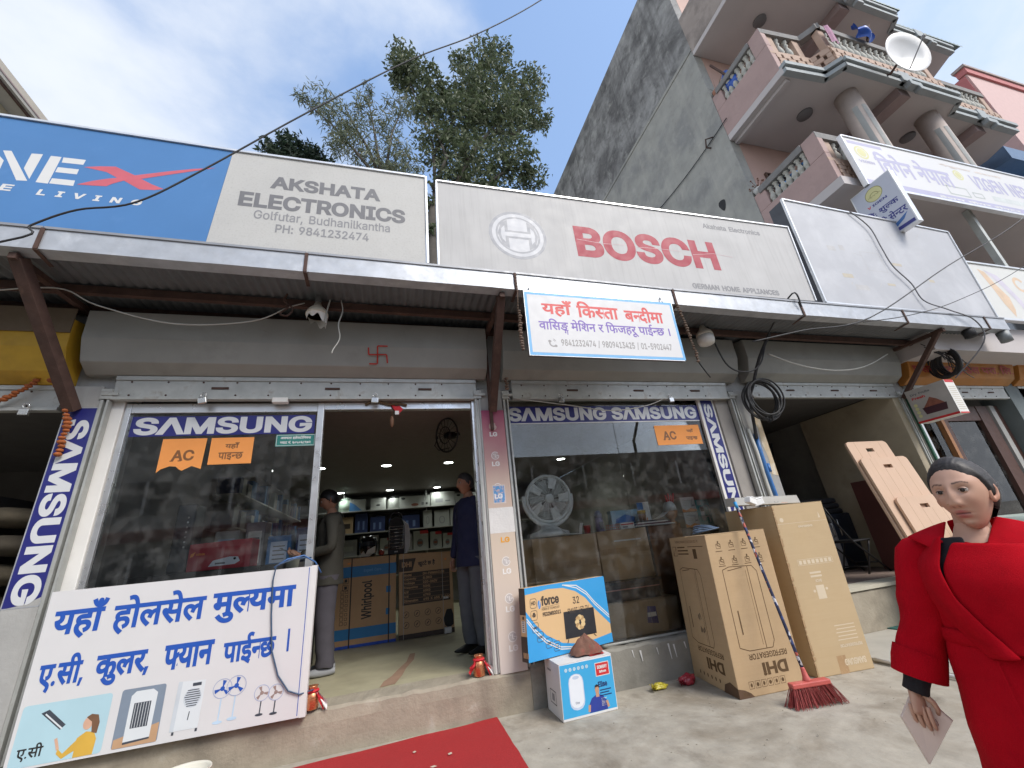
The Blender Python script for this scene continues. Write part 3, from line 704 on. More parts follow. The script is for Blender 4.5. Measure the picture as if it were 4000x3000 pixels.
p.text('Akshata Electronics', 3.93, 5.0, 4.89, 5.085, m_g2, .003); p.text('GERMAN HOME APPLIANCES', 3.46, 3.995, 4.80, 4.075, m_g2, .005)
p.done(sg)

sg = thing('signboard', 'blank scuffed white light box at the canopy right end', 'signboard', (7.4, YS, 3.95))
m_sb3 = M('lightbox_white', (.46, .47, .50), .6, var=.04, vs=1.5, stain=(((.50, .46, .40), 5, .64, .74, .5), ((.66, .67, .70), 1.2, .45, .7, .5)))
board(sg, [(5.565, 3.955), (9.14, 3.92), (9.25, 5.66), (5.625, 5.79)], m_sb3, YS, .24, 'box_body')
sd_ = MB(); sd_.quad([(5.56, YS, 3.955), (5.56, YS + .24, 3.955), (5.62, YS + .24, 5.79), (5.62, YS, 5.79)]); sd_.build('box_side', M('dark_sheet', (.085, .09, .105), .6, .2, var=.15, vs=4), sg)
fm = MB(); fm.bar((5.61, YS, 5.80), (9.27, YS, 5.67), .035, .022); fm.bar((5.558, YS, 3.95), (5.615, YS, 5.80), .035, .022, up=(1, 0, 0)); fm.bar((9.15, YS, 3.92), (9.262, YS, 5.67), .035, .022, up=(1, 0, 0)); fm.bar((5.56, YS, 3.945), (9.15, YS, 3.915), .035, .02); fm.build('edge_trim', m_tin, sg)
p = front(0, YS, 0); sc_ = M('scuff', (.48, .475, .48), .6); sc2 = M('tape_residue', (.50, .45, .36), .6); r3 = random.Random(3)
for k in range(16):
    x = r3.uniform(5.95, 8.7); z = r3.uniform(4.25, 5.45); a = r3.uniform(-1, 1); n_ = r3.uniform(.06, .22)
    p.line([(x, z), (x + n_ * math.cos(a), z + n_ * math.sin(a))], .008, sc_, 1, 'scuff')
for x, z, a, b_ in ((6.15, 4.42, .2, .07), (6.3, 4.22, .26, .09), (7.35, 4.75, .2, .05), (8.0, 4.5, .12, .05), (6.1, 4.9, .16, .09), (6.35, 4.93, .1, .1), (7.0, 4.35, .16, .04)): p.rect(x, z, x + a, z + b_, sc2 if b_ < .08 else sc_, 1.4, 'residue')
p.frame(6.75, 4.6, 7.15, 4.95, .008, sc_, 1.7, 'scuff')
p.done(sg)

# hanging white sign
hs = thing('hanging_sign', 'white blue-edged sign with red and purple lines under canopy', 'sign', (2.07, -.96, 2.93), None)
Q = [(1.205, 2.945), (2.905, 2.93), (2.94, 3.64), (1.222, 3.665)]
board(hs, Q, M('sign_back_dark', (.12, .12, .125), .6, var=.1), -.945, .03, 'back_panel'); board(hs, [(1.203, 2.943), (2.907, 2.928), (2.942, 3.642), (1.22, 3.667)], m_tin, -.955, .008, 'frame')
m_hb = M('sign_sky_blue', (.16, .43, .74), .5, var=.03); m_hw = M('banner_white', (.64, .64, .65), .5, var=.02)
p = Pl((1.208, -.9555, 2.947), (1.7, 0, -.012), (.015, 0, .72), .0005); hW, hH = 1.70, .70
p.rect(0.0, 0, hW + .012, hH + .008, m_hb, 1, 'face'); p.rect(.028, .03, hW - .016, hH - .022, m_hw, 2, 'face')
m_rd = M('letter_bright_red', (.60, .05, .05), .5, var=.03); m_pu = M('letter_purple', (.17, .10, .42), .5, var=.03); m_gy = M('letter_soft_grey', (.30, .29, .29), .5)
p.text('यहाँ', .17, .435, .50, .63, m_rd, .006, 3); p.text('कि<स्ता'.replace('कि', 'िक'), .55, .44, 1.02, .64, m_rd, .006, 3); p.text('ब<न्दीमा', 1.09, .42, 1.56, .62, m_rd, .006, 3)
p.text('वािसङ_ग मेिशन र फ~िजहरू पाई<न्छ ।'.replace('फ~ि', 'िफ~'), .12, .235, 1.60, .41, m_pu, .004, 3)
p.text('9841232474 / 9809413425 / 01-5902447', .33, .10, 1.575, .185, m_gy, .0025, 3)
p.ring(.245, .135, .028, .042, m_gy, 3, 'icon', 150, 330, 14); p.disc(.212, .155, .016, .013, m_gy, 3.4, 'icon'); p.disc(.27, .105, .016, .013, m_gy, 3.4, 'icon'); p.ring(.245, .15, .028, .033, m_gy, 3.2, 'icon', 10, 80, 6); p.ring(.245, .15, .015, .02, m_gy, 3.2, 'icon', 10, 80, 6)
p.done(hs)
hk = MB()
for x in (1.3, 2.85): hk.tube([(x, -.94, 3.64), (x, -.92, 3.70), (x, -.905, 3.74)], .006, 6)
hk.build('hook', m_steel, hs)
# ================================================================== THINGS IN FRONT OF THE SHOPS
m_card = M('cardboard', (.45, .315, .18), .85, var=.09, vs=3, grain=((.39, .27, .15), (2, 2, 60), .35), stain=(((.36, .245, .13), 1.7, .52, .72, .6), ((.50, .37, .23), 5, .58, .76, .4)), bump=.15, bs=9)
m_card2 = M('cardboard_pale', (.49, .365, .215), .8, var=.06, vs=2, grain=((.44, .31, .165), (2, 2, 60), .3), stain=((.40, .28, .15), 2.2, .55, .75, .4))
m_card3 = M('cardboard_dull', (.36, .26, .16), .85, var=.08, vs=3, grain=((.3, .22, .13), (2, 2, 50), .35))
m_tape = M('parcel_tape', (.40, .26, .14), .25, var=.08, vs=12)
m_edge = M('cardboard_edge', (.36, .24, .13), .9, var=.15, vs=20)
def carton(name, label, cat, P8, mat, group=None, tape=None, seam=True):
    """cardboard box from 8 corners (4 bottom ccw from above starting front-left, 4 top); top closed by two flaps with a gap"""
    o = Vector(P8[0]); r = thing(name, label, cat, o, group)
    P = [Vector(p) for p in P8]
    m = MB(); m.hexa(P); m.build('body', mat, r, bevel=.006)
    if seam:
        up = (P[4] - P[0]).normalized() * .004
        for a, b_, c, d in ((P[4], P[5], P[6], P[7]),):
            m = MB(); f1 = (b_ + (c - b_) * .485); f0 = (a + (d - a) * .485); m.hexa([a, b_, f1, f0, a + up, b_ + up, f1 + up * 1.6, f0 + up * 1.3]); m.build('flap', mat, r)
            m = MB(); g1 = (b_ + (c - b_) * .505); g0 = (a + (d - a) * .505); m.hexa([g0, g1, c, d, g0 + up * 1.5, g1 + up, c + up, d + up]); m.build('flap', mat, r)
    return r
def face(P, a, b, d, lift=.0005):
    """print plane on a box face: lower-left a, lower-right b, upper-left d; returns plane, width, height"""
    a, b, d = Vector(P[a]), Vector(P[b]), Vector(P[d]); u = (b - a); v = (d - a); pass
    return Pl(a, u, v, lift), u.length, v.length

# --- television carton
m_tvb = M('carton_tan_print', (.60, .40, .205), .6, var=.03); m_blue = M('carton_blue_print', (.03, .29, .62), .5, var=.03); m_dkp = M('dark_brown_print', (.055, .038, .028), .6, var=.06)
m_lt = M('carton_white_print', (.70, .68, .63), .5, var=.03)
TV = [(1.104, -.247, .392), (2.013, -.03, .392), (1.985, .052, .392), (1.072, -.163, .392), (1.147, -.181, .953), (2.056, .036, .953), (2.03, .118, .953), (1.115, -.098, .953)]
tv = carton('television_carton', 'blue and tan flat carton with television picture leaning on right window', 'carton', TV, m_tvb, seam=False)
p, W_, H_ = face(TV, 0, 1, 4)
def arc(cx, cy, rx, ry, a0, a1, n=14): return [(cx + rx * math.cos(math.radians(a0 + (a1 - a0) * k / n)), cy + ry * math.sin(math.radians(a0 + (a1 - a0) * k / n))) for k in range(n + 1)]
# upper right blue corner and lower left blue corner
p.poly([(W_, H_), (.0, H_), (0, H_ - .055)] + [(.10, H_ - .05), (.25, H_ - .035), (.42, H_ - .045), (.56, H_ - .09), (.67, H_ - .16), (.76, H_ - .26), (W_, H_ - .42)], m_blue, 1)
p.poly([(0, 0), (W_, 0), (W_, .075), (.72, .055), (.55, .05), (.36, .085), (.20, .17), (.09, .27), (0, .38)], m_blue, 1)
for k in range(2):
    o_ = .02 + .022 * k
    p.line([(.46 - o_, H_ - .03 + o_ * .2), (.58, H_ - .085 + o_), (.69, H_ - .155 + o_), (.775, H_ - .25 + o_), (W_ - .003, H_ - .385 + o_)], .008, m_lt, 2 + k)
    p.line([(.004, .345 - o_), (.085, .25 - o_), (.19, .155 - o_), (.34, .075 - o_ * .8), (.47, .05 - o_ * .6)], .008, m_lt, 2 + k)
p.text('force', .165, H_ - .165, .365, H_ - .085, m_dkp, .004, 3); p.disc(.145, H_ - .15, .016, .034, M('leaf_blue', (.04, .2, .5), .5), 3, 'logo'); p.line([(.155, H_ - .12), (.135, H_ - .18)], .004, m_lt, 3.6, 'logo')
p.line([(.175, H_ - .178), (.365, H_ - .172)], .002, m_dkp, 3); p.text('POWER OF TECHNOLOGY', .17, H_ - .203, .365, H_ - .184, m_dkp, 0, 3); p.text('FE32MS2011', .175, H_ - .25, .375, H_ - .218, m_dkp, .002, 3)
p.text('32', .52, H_ - .195, .595, H_ - .135, m_dkp, .001, 3); p.text('SMART LED TV', .45, H_ - .27, .70, H_ - .225, m_dkp, .0005, 3)
m_scr = M('printed_screen', (.022, .022, .026), .4, var=.1)
p.poly([(.40, .105), (.755, .10), (.755, .315), (.40, .32)], m_scr, 3, 'printed_picture')
m_fl = M('printed_flower', (.42, .27, .12), .6, var=.2, vs=30); m_fl2 = M('printed_flower_light', (.60, .44, .22), .6)
for k in range(9):
    a = k * 40 + 12; cx, cy = .578 + .035 * math.cos(math.radians(a)), .215 + .042 * math.sin(math.radians(a)); p.disc(cx, cy, .026, .02, m_fl if k % 2 else m_fl2, 4 + .05 * k, 'printed_picture', 9)
p.line([(.43, .10), (.415, .072)], .008, m_dkp, 3); p.line([(.72, .098), (.745, .078)], .008, m_dkp, 3)
for k, (x, y, s_) in enumerate(((.05, H_ - .17, 'HD'), (.05, H_ - .265, ''), (.055, H_ - .36, 'WiFi'), (.10, H_ - .435, 'USB'), (.185, H_ - .495, 'HDMI'), (.265, H_ - .53, 'E'))):
    x0, y0, x1, y1 = x, y, x + .066, y + .075
    p.line([(x0 + .01, y0), (x1 - .01, y0), (x1, y0 + .012), (x1, y1 - .012), (x1 - .01, y1), (x0 + .01, y1), (x0, y1 - .012), (x0, y0 + .012), (x0 + .01, y0)], .0035, m_dkp, 3, 'icon')
    if s_ == 'E':
        for q in range(3): p.line([(x0 + .014, y0 + .02 + .016 * q), (x1 - .014, y0 + .02 + .016 * q)], .006, m_dkp, 3, 'icon')
    elif s_: p.text(s_, x0 + .01, y0 + .025, x1 - .01, y0 + (.055 if len(s_) < 3 else .045), m_dkp, .001, 3)
    else:
        p.rect(x0 + .022, y0 + .024, x1 - .022, y0 + .048, m_dkp, 3, 'icon'); p.disc(x0 + .033, y0 + .052, .012, .008, m_dkp, 3.3, 'icon'); p.rect(x0 + .014, y0 + .028, x0 + .019, y0 + .046, m_dkp, 3, 'icon'); p.rect(x1 - .019, y0 + .028, x1 - .014, y0 + .046, m_dkp, 3, 'icon')
p.done(tv)
p, W2, H2 = face(TV, 3, 0, 7); p.rect(0, 0, W2, H2 * .33, m_dkp, 1); p.rect(0, H2 * .62, W2, H2, m_dkp, 1); p.rect(.02, H2 * .38, W2 - .02, H2 * .54, m_lt, 1.5); p.rect(.035, H2 * .56, W2 - .03, H2 * .6, m_dkp, 1.5)
for k in range(4): p.rect(.025 + .02 * k, H2 * .05, .037 + .02 * k, H2 * .12, m_tvb, 2, 'icon')
for k in range(6): p.rect(.03, H2 * .40 + .014 * k, W2 - .035, H2 * .40 + .014 * k + .006, m_dkp, 2, 'icon')
p.done(tv)
# --- water heater carton
m_cy = M('carton_cyan_print', (.045, .36, .66), .45, var=.04); m_wc = M('carton_white', (.66, .655, .65), .6, var=.05, vs=3, stain=((.5, .48, .45), 5, .6, .78, .5)); m_red = M('print_red', (.55, .025, .03), .5, var=.04)
SO = [(1.285, -.434, .0), (1.775, -.411, .0), (1.775, -.075, .0), (1.287, -.069, .0), (1.30, -.43, .378), (1.792, -.405, .385), (1.79, -.07, .385), (1.30, -.066, .378)]
so_ = carton('heater_carton', 'cyan and white carton with man and water heater picture', 'carton', SO, m_wc)
p, W_, H_ = face(SO, 0, 1, 4); p.rect(.006, .02, W_ - .006, H_ - .004, m_cy, 1)
p.rect(.325, .25, .455, .345, m_lt, 1.6); p.rect(.33, .255, .45, .34, m_red, 2); p.text('SOMANY', .343, .30, .437, .325, m_wht, .0015, 3); p.text('Bathware', .36, .272, .425, .290, m_wht, .0008, 3)
p.text('Elise', .335, .175, .42, .215, ink('print_navy', (.01, .03, .12)), .002, 2)
for k in range(3): p.rect(.345, .15 - .018 * k, .45 - .02 * (k % 2), .158 - .018 * k, ink('print_navy', (.01, .03, .12)), 2); 
for k in range(7): p.rect(.35, .088 - .008 * k + .01, .40 - .008 * (k % 3), .091 - .008 * k + .01, m_lt, 2)
for k in range(6): p.ring(.06 + .038 * k, .335, .009, .0125, m_lt, 2, 'icon', n=12); p.disc(.06 + .038 * k, .335, .008, .008, M('icon_pale_blue', (.35, .6, .75), .5), 1.7, 'icon', 10)
m_hl = M('print_heater_white', (.72, .75, .80), .4, var=.03); m_hs = M('print_heater_shade', (.50, .58, .72), .4)
p.rrect(.072, .06, .205, .30, .055, m_hs, 1.6, 'printed_picture'); p.rrect(.078, .075, .198, .296, .052, m_hl, 2, 'printed_picture'); p.disc(.14, .275, .03, .012, m_hs, 2.5, 'printed_picture'); p.text('Elise', .12, .10, .155, .115, ink('print_navy', (.01, .03, .12)), 0, 3)
m_skp = M('print_skin', (.48, .27, .17), .5); m_hrp = M('print_hair', (.012, .01, .01), .5); m_shp = M('print_polo_blue', (.02, .04, .26), .5)
p.poly([(.235, .022), (.40, .022), (.395, .085), (.365, .12), (.335, .13), (.305, .13), (.265, .115), (.24, .08)], m_shp, 2, 'printed_picture'); p.rect(.305, .115, .335, .15, m_skp, 2.4, 'printed_picture'); p.disc(.32, .163, .019, .028, m_skp, 2.8, 'printed_picture', 14); p.poly([(.3, .168), (.303, .192), (.32, .2), (.338, .192), (.341, .168), (.333, .182), (.307, .182)], m_hrp, 3.2, 'printed_picture')
p.line([(.24, .075), (.232, .03)], .02, m_skp, 2.6, 'printed_picture'); p.line([(.398, .08), (.41, .035)], .02, m_skp, 2.6, 'printed_picture')
p.done(so_)
p, W_, H_ = face(SO, 3, 0, 7); p.line([(.1, .17), (.24, .17), (.24, .08), (.1, .08), (.1, .17)], .006, m_inkk, 1, 'icon'); p.rect(.14, .1, .2, .15, m_g2, 1.5, 'icon'); p.rect(.07, .30, .16, .315, m_g2, 1, 'icon'); p.done(so_)
p, W_, H_ = face(SO, 4, 5, 7); p.lift = .012; p.poly([(.31, .03), (.45, .03), (.45, .11), (.31, .11)], m_red, 1); p.text('SOMANY', .325, .05, .43, .085, m_wht, .001, 1.3); p.done(so_)
# --- rag on the heater carton
def cloth(name, label, cat, c, rx, ry, h, mat, seed, z0, group=None):
    m = MB()
    def fn(u, v):
        a = 2 * PI * u; r_ = v; q = noise.noise(Vector((math.cos(a) * 1.7, math.sin(a) * 1.7, seed)))
        rr = 1 + .35 * q; x = math.cos(a) * rx * r_ * rr; y = math.sin(a) * ry * r_ * rr
        z = h * (1 - r_) ** .8 * (1 + .5 * noise.noise(Vector((x * 14, y * 14, seed)))) + .010 * (math.sin(a * 5 + seed) + 1) * (1 - r_) * 2 * r_ * 2
        return (c[0] + x, c[1] + y, z0 + .004 + max(z, 0) + (.004 * (math.sin(a * 9) + 1) if v > .9 else .006))
    m.grid(fn, 48, 14); o = m.build(name, mat, None, org=(c[0], c[1], z0), weld=True); return tag(o, label, cat, group)
cloth('rag', 'crumpled brown rag lying on the cyan carton', 'rag', (1.62, -.27), .17, .10, .13, M('brown_rag', (.17, .085, .06), .95, var=.25, vs=20, bump=.6, bs=160, stain=((.24, .05, .04), 9, .5, .65, .8)), 3.3, .392)
# --- refrigerator carton (upside down)
DH = [(2.674, -.771, .0), (3.31, -.82, .0), (3.43, -.045, .0), (2.797, -.045, .0), (2.749, -.755, 1.235), (3.385, -.804, 1.235), (3.505, -.029, 1.235), (2.872, -.029, 1.235)]
m_cdk = M('cardboard_print_brown', (.10, .055, .02), .7, var=.08)
dh = carton('refrigerator_carton', 'upside down brown refrigerator carton with line drawings beside the broom', 'carton', DH, m_card)
def fridge_print(p, W_, H_, txt=True):
    # the drawing stands on its head: letters turned half round
    x0, x1 = W_ * .16, W_ * .70; y0, y1 = H_ * .25, H_ * .74
    p.line([(x0, y0 + .03), (x0 + (x1 - x0) * .25, y0), (x1 - .03, y0), (x1, y0 + .05)], .006, m_cdk, 1, 'drawing'); p.line([(x0, y0 + .03), (x0, y1 + .02), (x0 + .07, y1 + .04), (x1 - .04, y1 + .03), (x1, y1 - .02), (x1, y0 + .05)], .006, m_cdk, 1.3, 'drawing')
    p.line([(x1 - .09, y0), (x1 - .09, y1 + .03)], .006, m_cdk, 1.6, 'drawing'); p.line([(x1 - .115, y0 + .03), (x1 - .115, y1)], .003, m_cdk, 1.6, 'drawing'); p.line([(x0 + .06, y0 + .12), (x0 + .06, y0 + .30)], .012, m_cdk, 1.6, 'drawing'); p.line([(x0 + .05, y1 + .01), (x0 + .2, y1 + .025)], .006, m_cdk, 1.6, 'drawing')
    if txt: p.text('DHi', W_ * .42, .125, W_ * .80, .215, m_cdk, .008, 2, rot=2); p.text('REFRIGERATOR', W_ * .26, .245, W_ * .84, .287, m_cdk, .001, 2, rot=2)
p, W_, H_ = face(DH, 0, 1, 4); fridge_print(p, W_, H_)
for k in range(6): p.frame(W_ * .17 + .06 * k, .055, W_ * .17 + .045 + .06 * k, .103, .003, m_cdk, 1, 'icon'); p.disc(W_ * .17 + .0225 + .06 * k, .079, .011 + .003 * (k % 2), .015, m_cdk, 1.4, 'icon', 6)
p.text('SIDE', W_ * .06, .015, W_ * .15, .04, m_cdk, .001, 2, rot=2)
def picto(p, x, y, s, mat, seed, l=1):
    r_ = random.Random(seed); p.frame(x - s * .6, y - s * .9, x + s * .6, y + s * .1, .004, mat, l, 'icon'); p.disc(x + s * .1, y + s * .55, s * .22, s * .22, mat, l, 'icon', 8); p.line([(x, y + s * .4), (x - s * .3, y - s * .2), (x + s * .5, y - s * .5)], s * .2, mat, l + .4, 'icon'); p.line([(x + s * .1, y + s * .3), (x + s * .6, y - s * .1 + r_.uniform(-.2, .2) * s)], s * .12, mat, l + .8, 'icon')
for r_, (yy, n_) in enumerate(((H_ * .83, 4), (H_ * .93, 4))):
    for k in range(n_): picto(p, W_ * (.18 + .21 * k), yy + (.0 if r_ else -.01), .038, m_cdk, k + 9 * r_)
    for k in range(n_): p.rect(W_ * (.12 + .21 * k), yy - .062, W_ * (.23 + .21 * k), yy - .056, m_cdk, 1, 'icon')
p.done(dh)
p, W_, H_ = face(DH, 3, 0, 7); fridge_print(p, W_, H_)
p.text('An ISO 9001:2015 Certified Company', W_ * .16, H_ * .955, W_ * .8, H_ * .98, m_cdk, 0, 2, rot=2); p.frame(W_ * .06, H_ * .86, W_ * .17, H_ * .93, .005, m_cdk, 1, 'icon'); p.line([(W_ * .06, H_ * .86), (W_ * .17, H_ * .93)], .008, m_cdk, 1.4, 'icon')
for k in range(3): p.rect(W_ * .2, H_ * (.87 + .025 * k), W_ * (.5 - .08 * (k == 2)), H_ * (.88 + .025 * k), m_cdk, 1, 'icon')
p.rect(W_ * .62, H_ * .84, W_ * .71, H_ * .91, m_cdk, 1, 'icon'); p.rect(W_ * .5, H_ * .925, W_ * .9, H_ * .93, m_cdk, 1, 'icon')
for pts in ([(.60, .33), (.62, .37), (.64, .33), (.67, .36), (.70, .33), (.73, .37), (.75, .34)], [(.58, .42), (.61, .45), (.63, .41), (.66, .46), (.69, .42)]): p.line([(W_ * a * .72, H_ * b_) for a, b_ in pts], .006, m_inkk, 1.8, 'scribble')
for k in range(6): p.disc(W_ * (.2 + .09 * k), H_ * .055, .011, .017, m_cdk, 1.4, 'icon', 6)
p.done(dh)
wet = Pl(DH[0], Vector(DH[1]) - Vector(DH[0]), Vector(DH[4]) - Vector(DH[0]), .001)
m_wet = M('damp_cardboard', (.10, .055, .03), .6, var=.15, vs=12)
wet.poly([(.0, .0006), (.14, .0006), (.11, .03), (.06, .055), (.0, .07)], m_wet, 1, 'damp_stain'); wet.done(dh)
wet = Pl(DH[0], Vector(DH[3]) - Vector(DH[0]), Vector(DH[4]) - Vector(DH[0]), -.0015); wet.poly([(.0, .0006), (.22, .0006), (.19, .06), (.10, .095), (.0, .07)], m_wet, 1, 'damp_stain'); wet.done(dh)
hb = MB()
for k in range(4): hb.torus((3.1 + .02 * k, -.35 + .03 * k, 1.275 + .012 * k), .13 - .012 * k, .008, (.1 * (k - 1), .08, 1), 26, 6)
tag(hb.build('hose_coil', M('blue_grey_hose', (.06, .10, .17), .5, var=.1), None, org=(3.1, -.35, 1.27)), 'small blue grey hose coil lying on the upside down carton', 'hose')
# --- tall refrigerator carton
SA = [(3.545, -.732, .0), (4.125, -.80, .0), (4.18, -.06, .0), (3.575, -.045, .0), (3.64, -.73, 1.438), (4.22, -.798, 1.438), (4.275, -.058, 1.45), (3.67, -.043, 1.45)]
sa = carton('refrigerator_carton', 'tall pale tan carton with white print and broken corner edge', 'carton', SA, m_card2)
p, W_, H_ = face(SA, 0, 1, 4); m_fw = M('faded_carton_white', (.62, .52, .38), .6, var=.06); P0 = (p.o, p.u, p.v)
p.text('SAMSUNG', W_ * .52, .055, W_ * .90, .105, m_fw, .004, 2, rot=2); p.text('REFRIGERATOR', W_ * .52, .19, W_ * .92, .215, m_fw, .002, 2, rot=2)
for k in range(5): p.rect(W_ * (.52 + .02 * (k % 2)), .245 + .028 * k, W_ * .88, .252 + .028 * k, m_fw, 1, 'icon')
p.rect(W_ * .40, .585, W_ * .55, .70, m_fw, 1, 'icon'); p.disc(W_ * .36, .655, .014, .012, m_fw, 1, 'icon', 8); p.disc(W_ * .59, .665, .014, .012, m_fw, 1, 'icon', 8); p.text('BACK', W_ * .42, .725, W_ * .54, .75, m_fw, .001, 2, rot=2)
for k in range(2): p.rect(W_ * .36, .77 + .03 * k, W_ * .57, .786 + .03 * k, m_fw, 1, 'icon')
p.frame(W_ * .20, .88, W_ * .86, .93, .003, m_fw, 1, 'icon')
for k in range(8): p.rect(W_ * (.22 + .08 * k), .888, W_ * (.275 + .08 * k), .922, m_fw, 1.4, 'icon')
p.rect(W_ * .02, 1.262, W_ * .97, 1.265, m_fw, 1, 'icon'); p.text('SAMSUNG', W_ * .40, 1.215, W_ * .68, 1.235, m_fw, .001, 2, rot=2); p.poly([(W_ * .84, 1.29), (W_ * .88, 1.29), (W_ * .86, 1.35)], m_fw, 1, 'icon'); p.disc(W_ * .12, 1.30, .022, .022, m_fw, 1, 'icon', 8)
p.rect(W_ * .40, .0, W_ * .555, .135, m_tape, 1.2, 'tape')
p.done(sa)
ed = MB(); r5 = random.Random(8)
for k in range(34):
    t_ = k / 34; q = Vector(SA[0]).lerp(Vector(SA[4]), t_); s_ = r5.uniform(.008, .026); ed.box(q.x - .004, q.x + s_, q.y - .006, q.y + .003, q.z, q.z + r5.uniform(.02, .045))
ed.build('torn_edge', m_edge, sa, jitter=.004)
gc = [(3.35, -.62, 1.482), (4.12, -.70, 1.45), (4.16, -.52, 1.452), (3.39, -.44, 1.49), (3.36, -.62, 1.56), (4.10, -.70, 1.53), (4.14, -.52, 1.53), (3.40, -.44, 1.57)]
gcb = carton('grey_carton', 'flat pale grey carton lying on top of the tall tan carton', 'carton', [(x + .06, y + .1, z) for x, y, z in gc], M('grey_board', (.47, .47, .45), .7, var=.05))
p, W_, H_ = face([(x + .06, y + .1, z) for x, y, z in gc], 0, 1, 4); p.rect(W_ * .70, .012, W_ * .80, .068, M('orange_print', (.62, .16, .03), .5), 1); p.text('CO', W_ * .585, .015, W_ * .655, .05, m_g2, .001, 2, rot=1); p.done(gcb)
fo = MB()
for k, (x, y, z, a) in enumerate(((3.42, -.72, 1.50, .3), (3.53, -.69, 1.485, -.2))):
    fo.T = Matrix.Translation((x, y, z)) @ Matrix.Rotation(a, 4, 'Y') @ Matrix.Rotation(a, 4, 'Z'); fo.box(-.06, .05, -.03, .03, -.025, .03); fo.box(-.03, .06, -.03, .03, .03, .045)
m_foam = M('white_foam', (.80, .80, .79), .9, var=.04, bump=.2, bs=120)
tag(fo.build('foam_packing', m_foam, None, org=(3.45, -.7, 1.47), bevel=.006), 'two white foam packing pieces on the tall carton corner', 'packing')

# --- broom
m_bp = M('red_plastic', (.50, .10, .085), .45, var=.12, vs=9, stain=((.55, .34, .30), 9, .55, .75, .5)); m_bb = M('red_bristles', (.36, .07, .065), .6, var=.3, vs=40)
br = thing('broom', 'red bristled broom with patterned dark handle leaning on the carton', 'broom', (3.06, -1.1, 0))
A_ = Vector((2.885, -1.10, .13)); B_ = Vector((3.185, -1.165, .135)); ax_ = (B_ - A_)
m = MB(); m.bar(A_, B_, .065, .035); m.lathe([(.035, 0), (.022, .03), (.016, .075), (.0155, .09)], (A_ + B_) / 2 + Vector((0, .012, .012)), 14, axis=(.02, .13, 1)); m.build('head', m_bp, br, bevel=.008)
bm_ = MB(); r6 = random.Random(5)
for k in range(460):
    t_ = r6.random(); s_ = r6.uniform(-.03, .03); q = A_ + ax_ * t_ + Vector((0, s_, -.012)); fl = (t_ - .5) * .13; e = q + Vector((fl + r6.uniform(-.012, .012), s_ * 1.4 + r6.uniform(-.02, .01), -.118 + r6.uniform(-.004, .012)))
    w_ = .0022; bm_.quad([q + Vector((-w_, 0, 0)), q + Vector((w_, 0, 0)), e + Vector((w_, 0, 0)), e + Vector((-w_, 0, 0))]); bm_.quad([q + Vector((0, -w_, 0)), q + Vector((0, w_, 0)), e + Vector((0, w_, 0)), e + Vector((0, -w_, 0))])
tag(bm_.build('bristles', m_bb, br), kind='stuff')
m_hd = bpy.data.materials.new('printed_handle'); m_hd.use_nodes = True; t = m_hd.node_tree; b = t.nodes['Principled BSDF']; b.inputs['Roughness'].default_value = .4
vc = t.nodes.new('ShaderNodeTexVoronoi'); vc.inputs['Scale'].default_value = 34; tco = t.nodes.new('ShaderNodeTexCoord'); t.links.new(tco.outputs['Object'], vc.inputs['Vector']); rp = t.nodes.new('ShaderNodeValToRGB'); rp.color_ramp.interpolation = 'CONSTANT'
sv = t.nodes.new('ShaderNodeSeparateColor'); t.links.new(vc.outputs['Color'], sv.inputs[0]); t.links.new(sv.outputs[0], rp.inputs[0])
rp.color_ramp.elements[0].color = (.015, .02, .06, 1); rp.color_ramp.elements[1].position = .62; rp.color_ramp.elements[1].color = (.55, .55, .58, 1); e = rp.color_ramp.elements.new(.8); e.color = (.03, .05, .16, 1); e = rp.color_ramp.elements.new(.9); e.color = (.4, .09, .06, 1)
t.links.new(rp.outputs[0], b.inputs['Base Color'])
hb_ = (A_ + B_) / 2 + Vector((0, .02, .08)); ht = Vector((3.137, -.815, 1.50))
m = MB(); m.tube([hb_.lerp(ht, k / 10) for k in range(11)], .0125, 10); m.build('handle', m_hd, br)
m = MB(); m.tube([hb_.lerp(ht, .955), hb_.lerp(ht, 1.0)], .0145, 10); m.build('handle_cap', m_blue, br)

# --- thin plastic bags
def pbag(label, c, sx_, sy_, sz_, mat, seed, twist=0):
    m = MB()
    def fn(u, v):
        a = 2 * PI * u; b_ = PI * v; k = 1 + .38 * noise.noise(Vector((math.cos(a) * 2 * math.sin(b_), math.sin(a) * 2 * math.sin(b_), math.cos(b_) * 2 + seed)))
        return (c[0] + sx_ * math.cos(a) * math.sin(b_) * k, c[1] + sy_ * math.sin(a) * math.sin(b_) * k, max(.004, sz_ * .8 - sz_ * math.cos(b_) * k))
    m.grid(fn, 30, 18); 
    for q in range(2): m.grid(lambda u, v: (c[0] - sx_ * (.8 + .5 * u) , c[1] - sy_ * .4 + .03 * (v - .5) * (1 + u) - .03 * q, .03 + .02 * math.sin(6 * u + 3 * v + q) + .012 * q), 8, 5)
    return tag(m.build('plastic_bag', mat, None, org=(c[0], c[1], 0), weld=True), label, 'bag')
pbag('crumpled yellow plastic bag on the ground by the ledge', (2.32, -.19), .075, .035, .028, M('yellow_film', (.55, .47, .05), .3, var=.1, vs=20), 2.2)
pbag('dark red tied plastic bag on the ground by the carton', (2.60, -.215), .085, .055, .045, M('red_film', (.33, .03, .045), .22, var=.3, vs=14), 5.1)

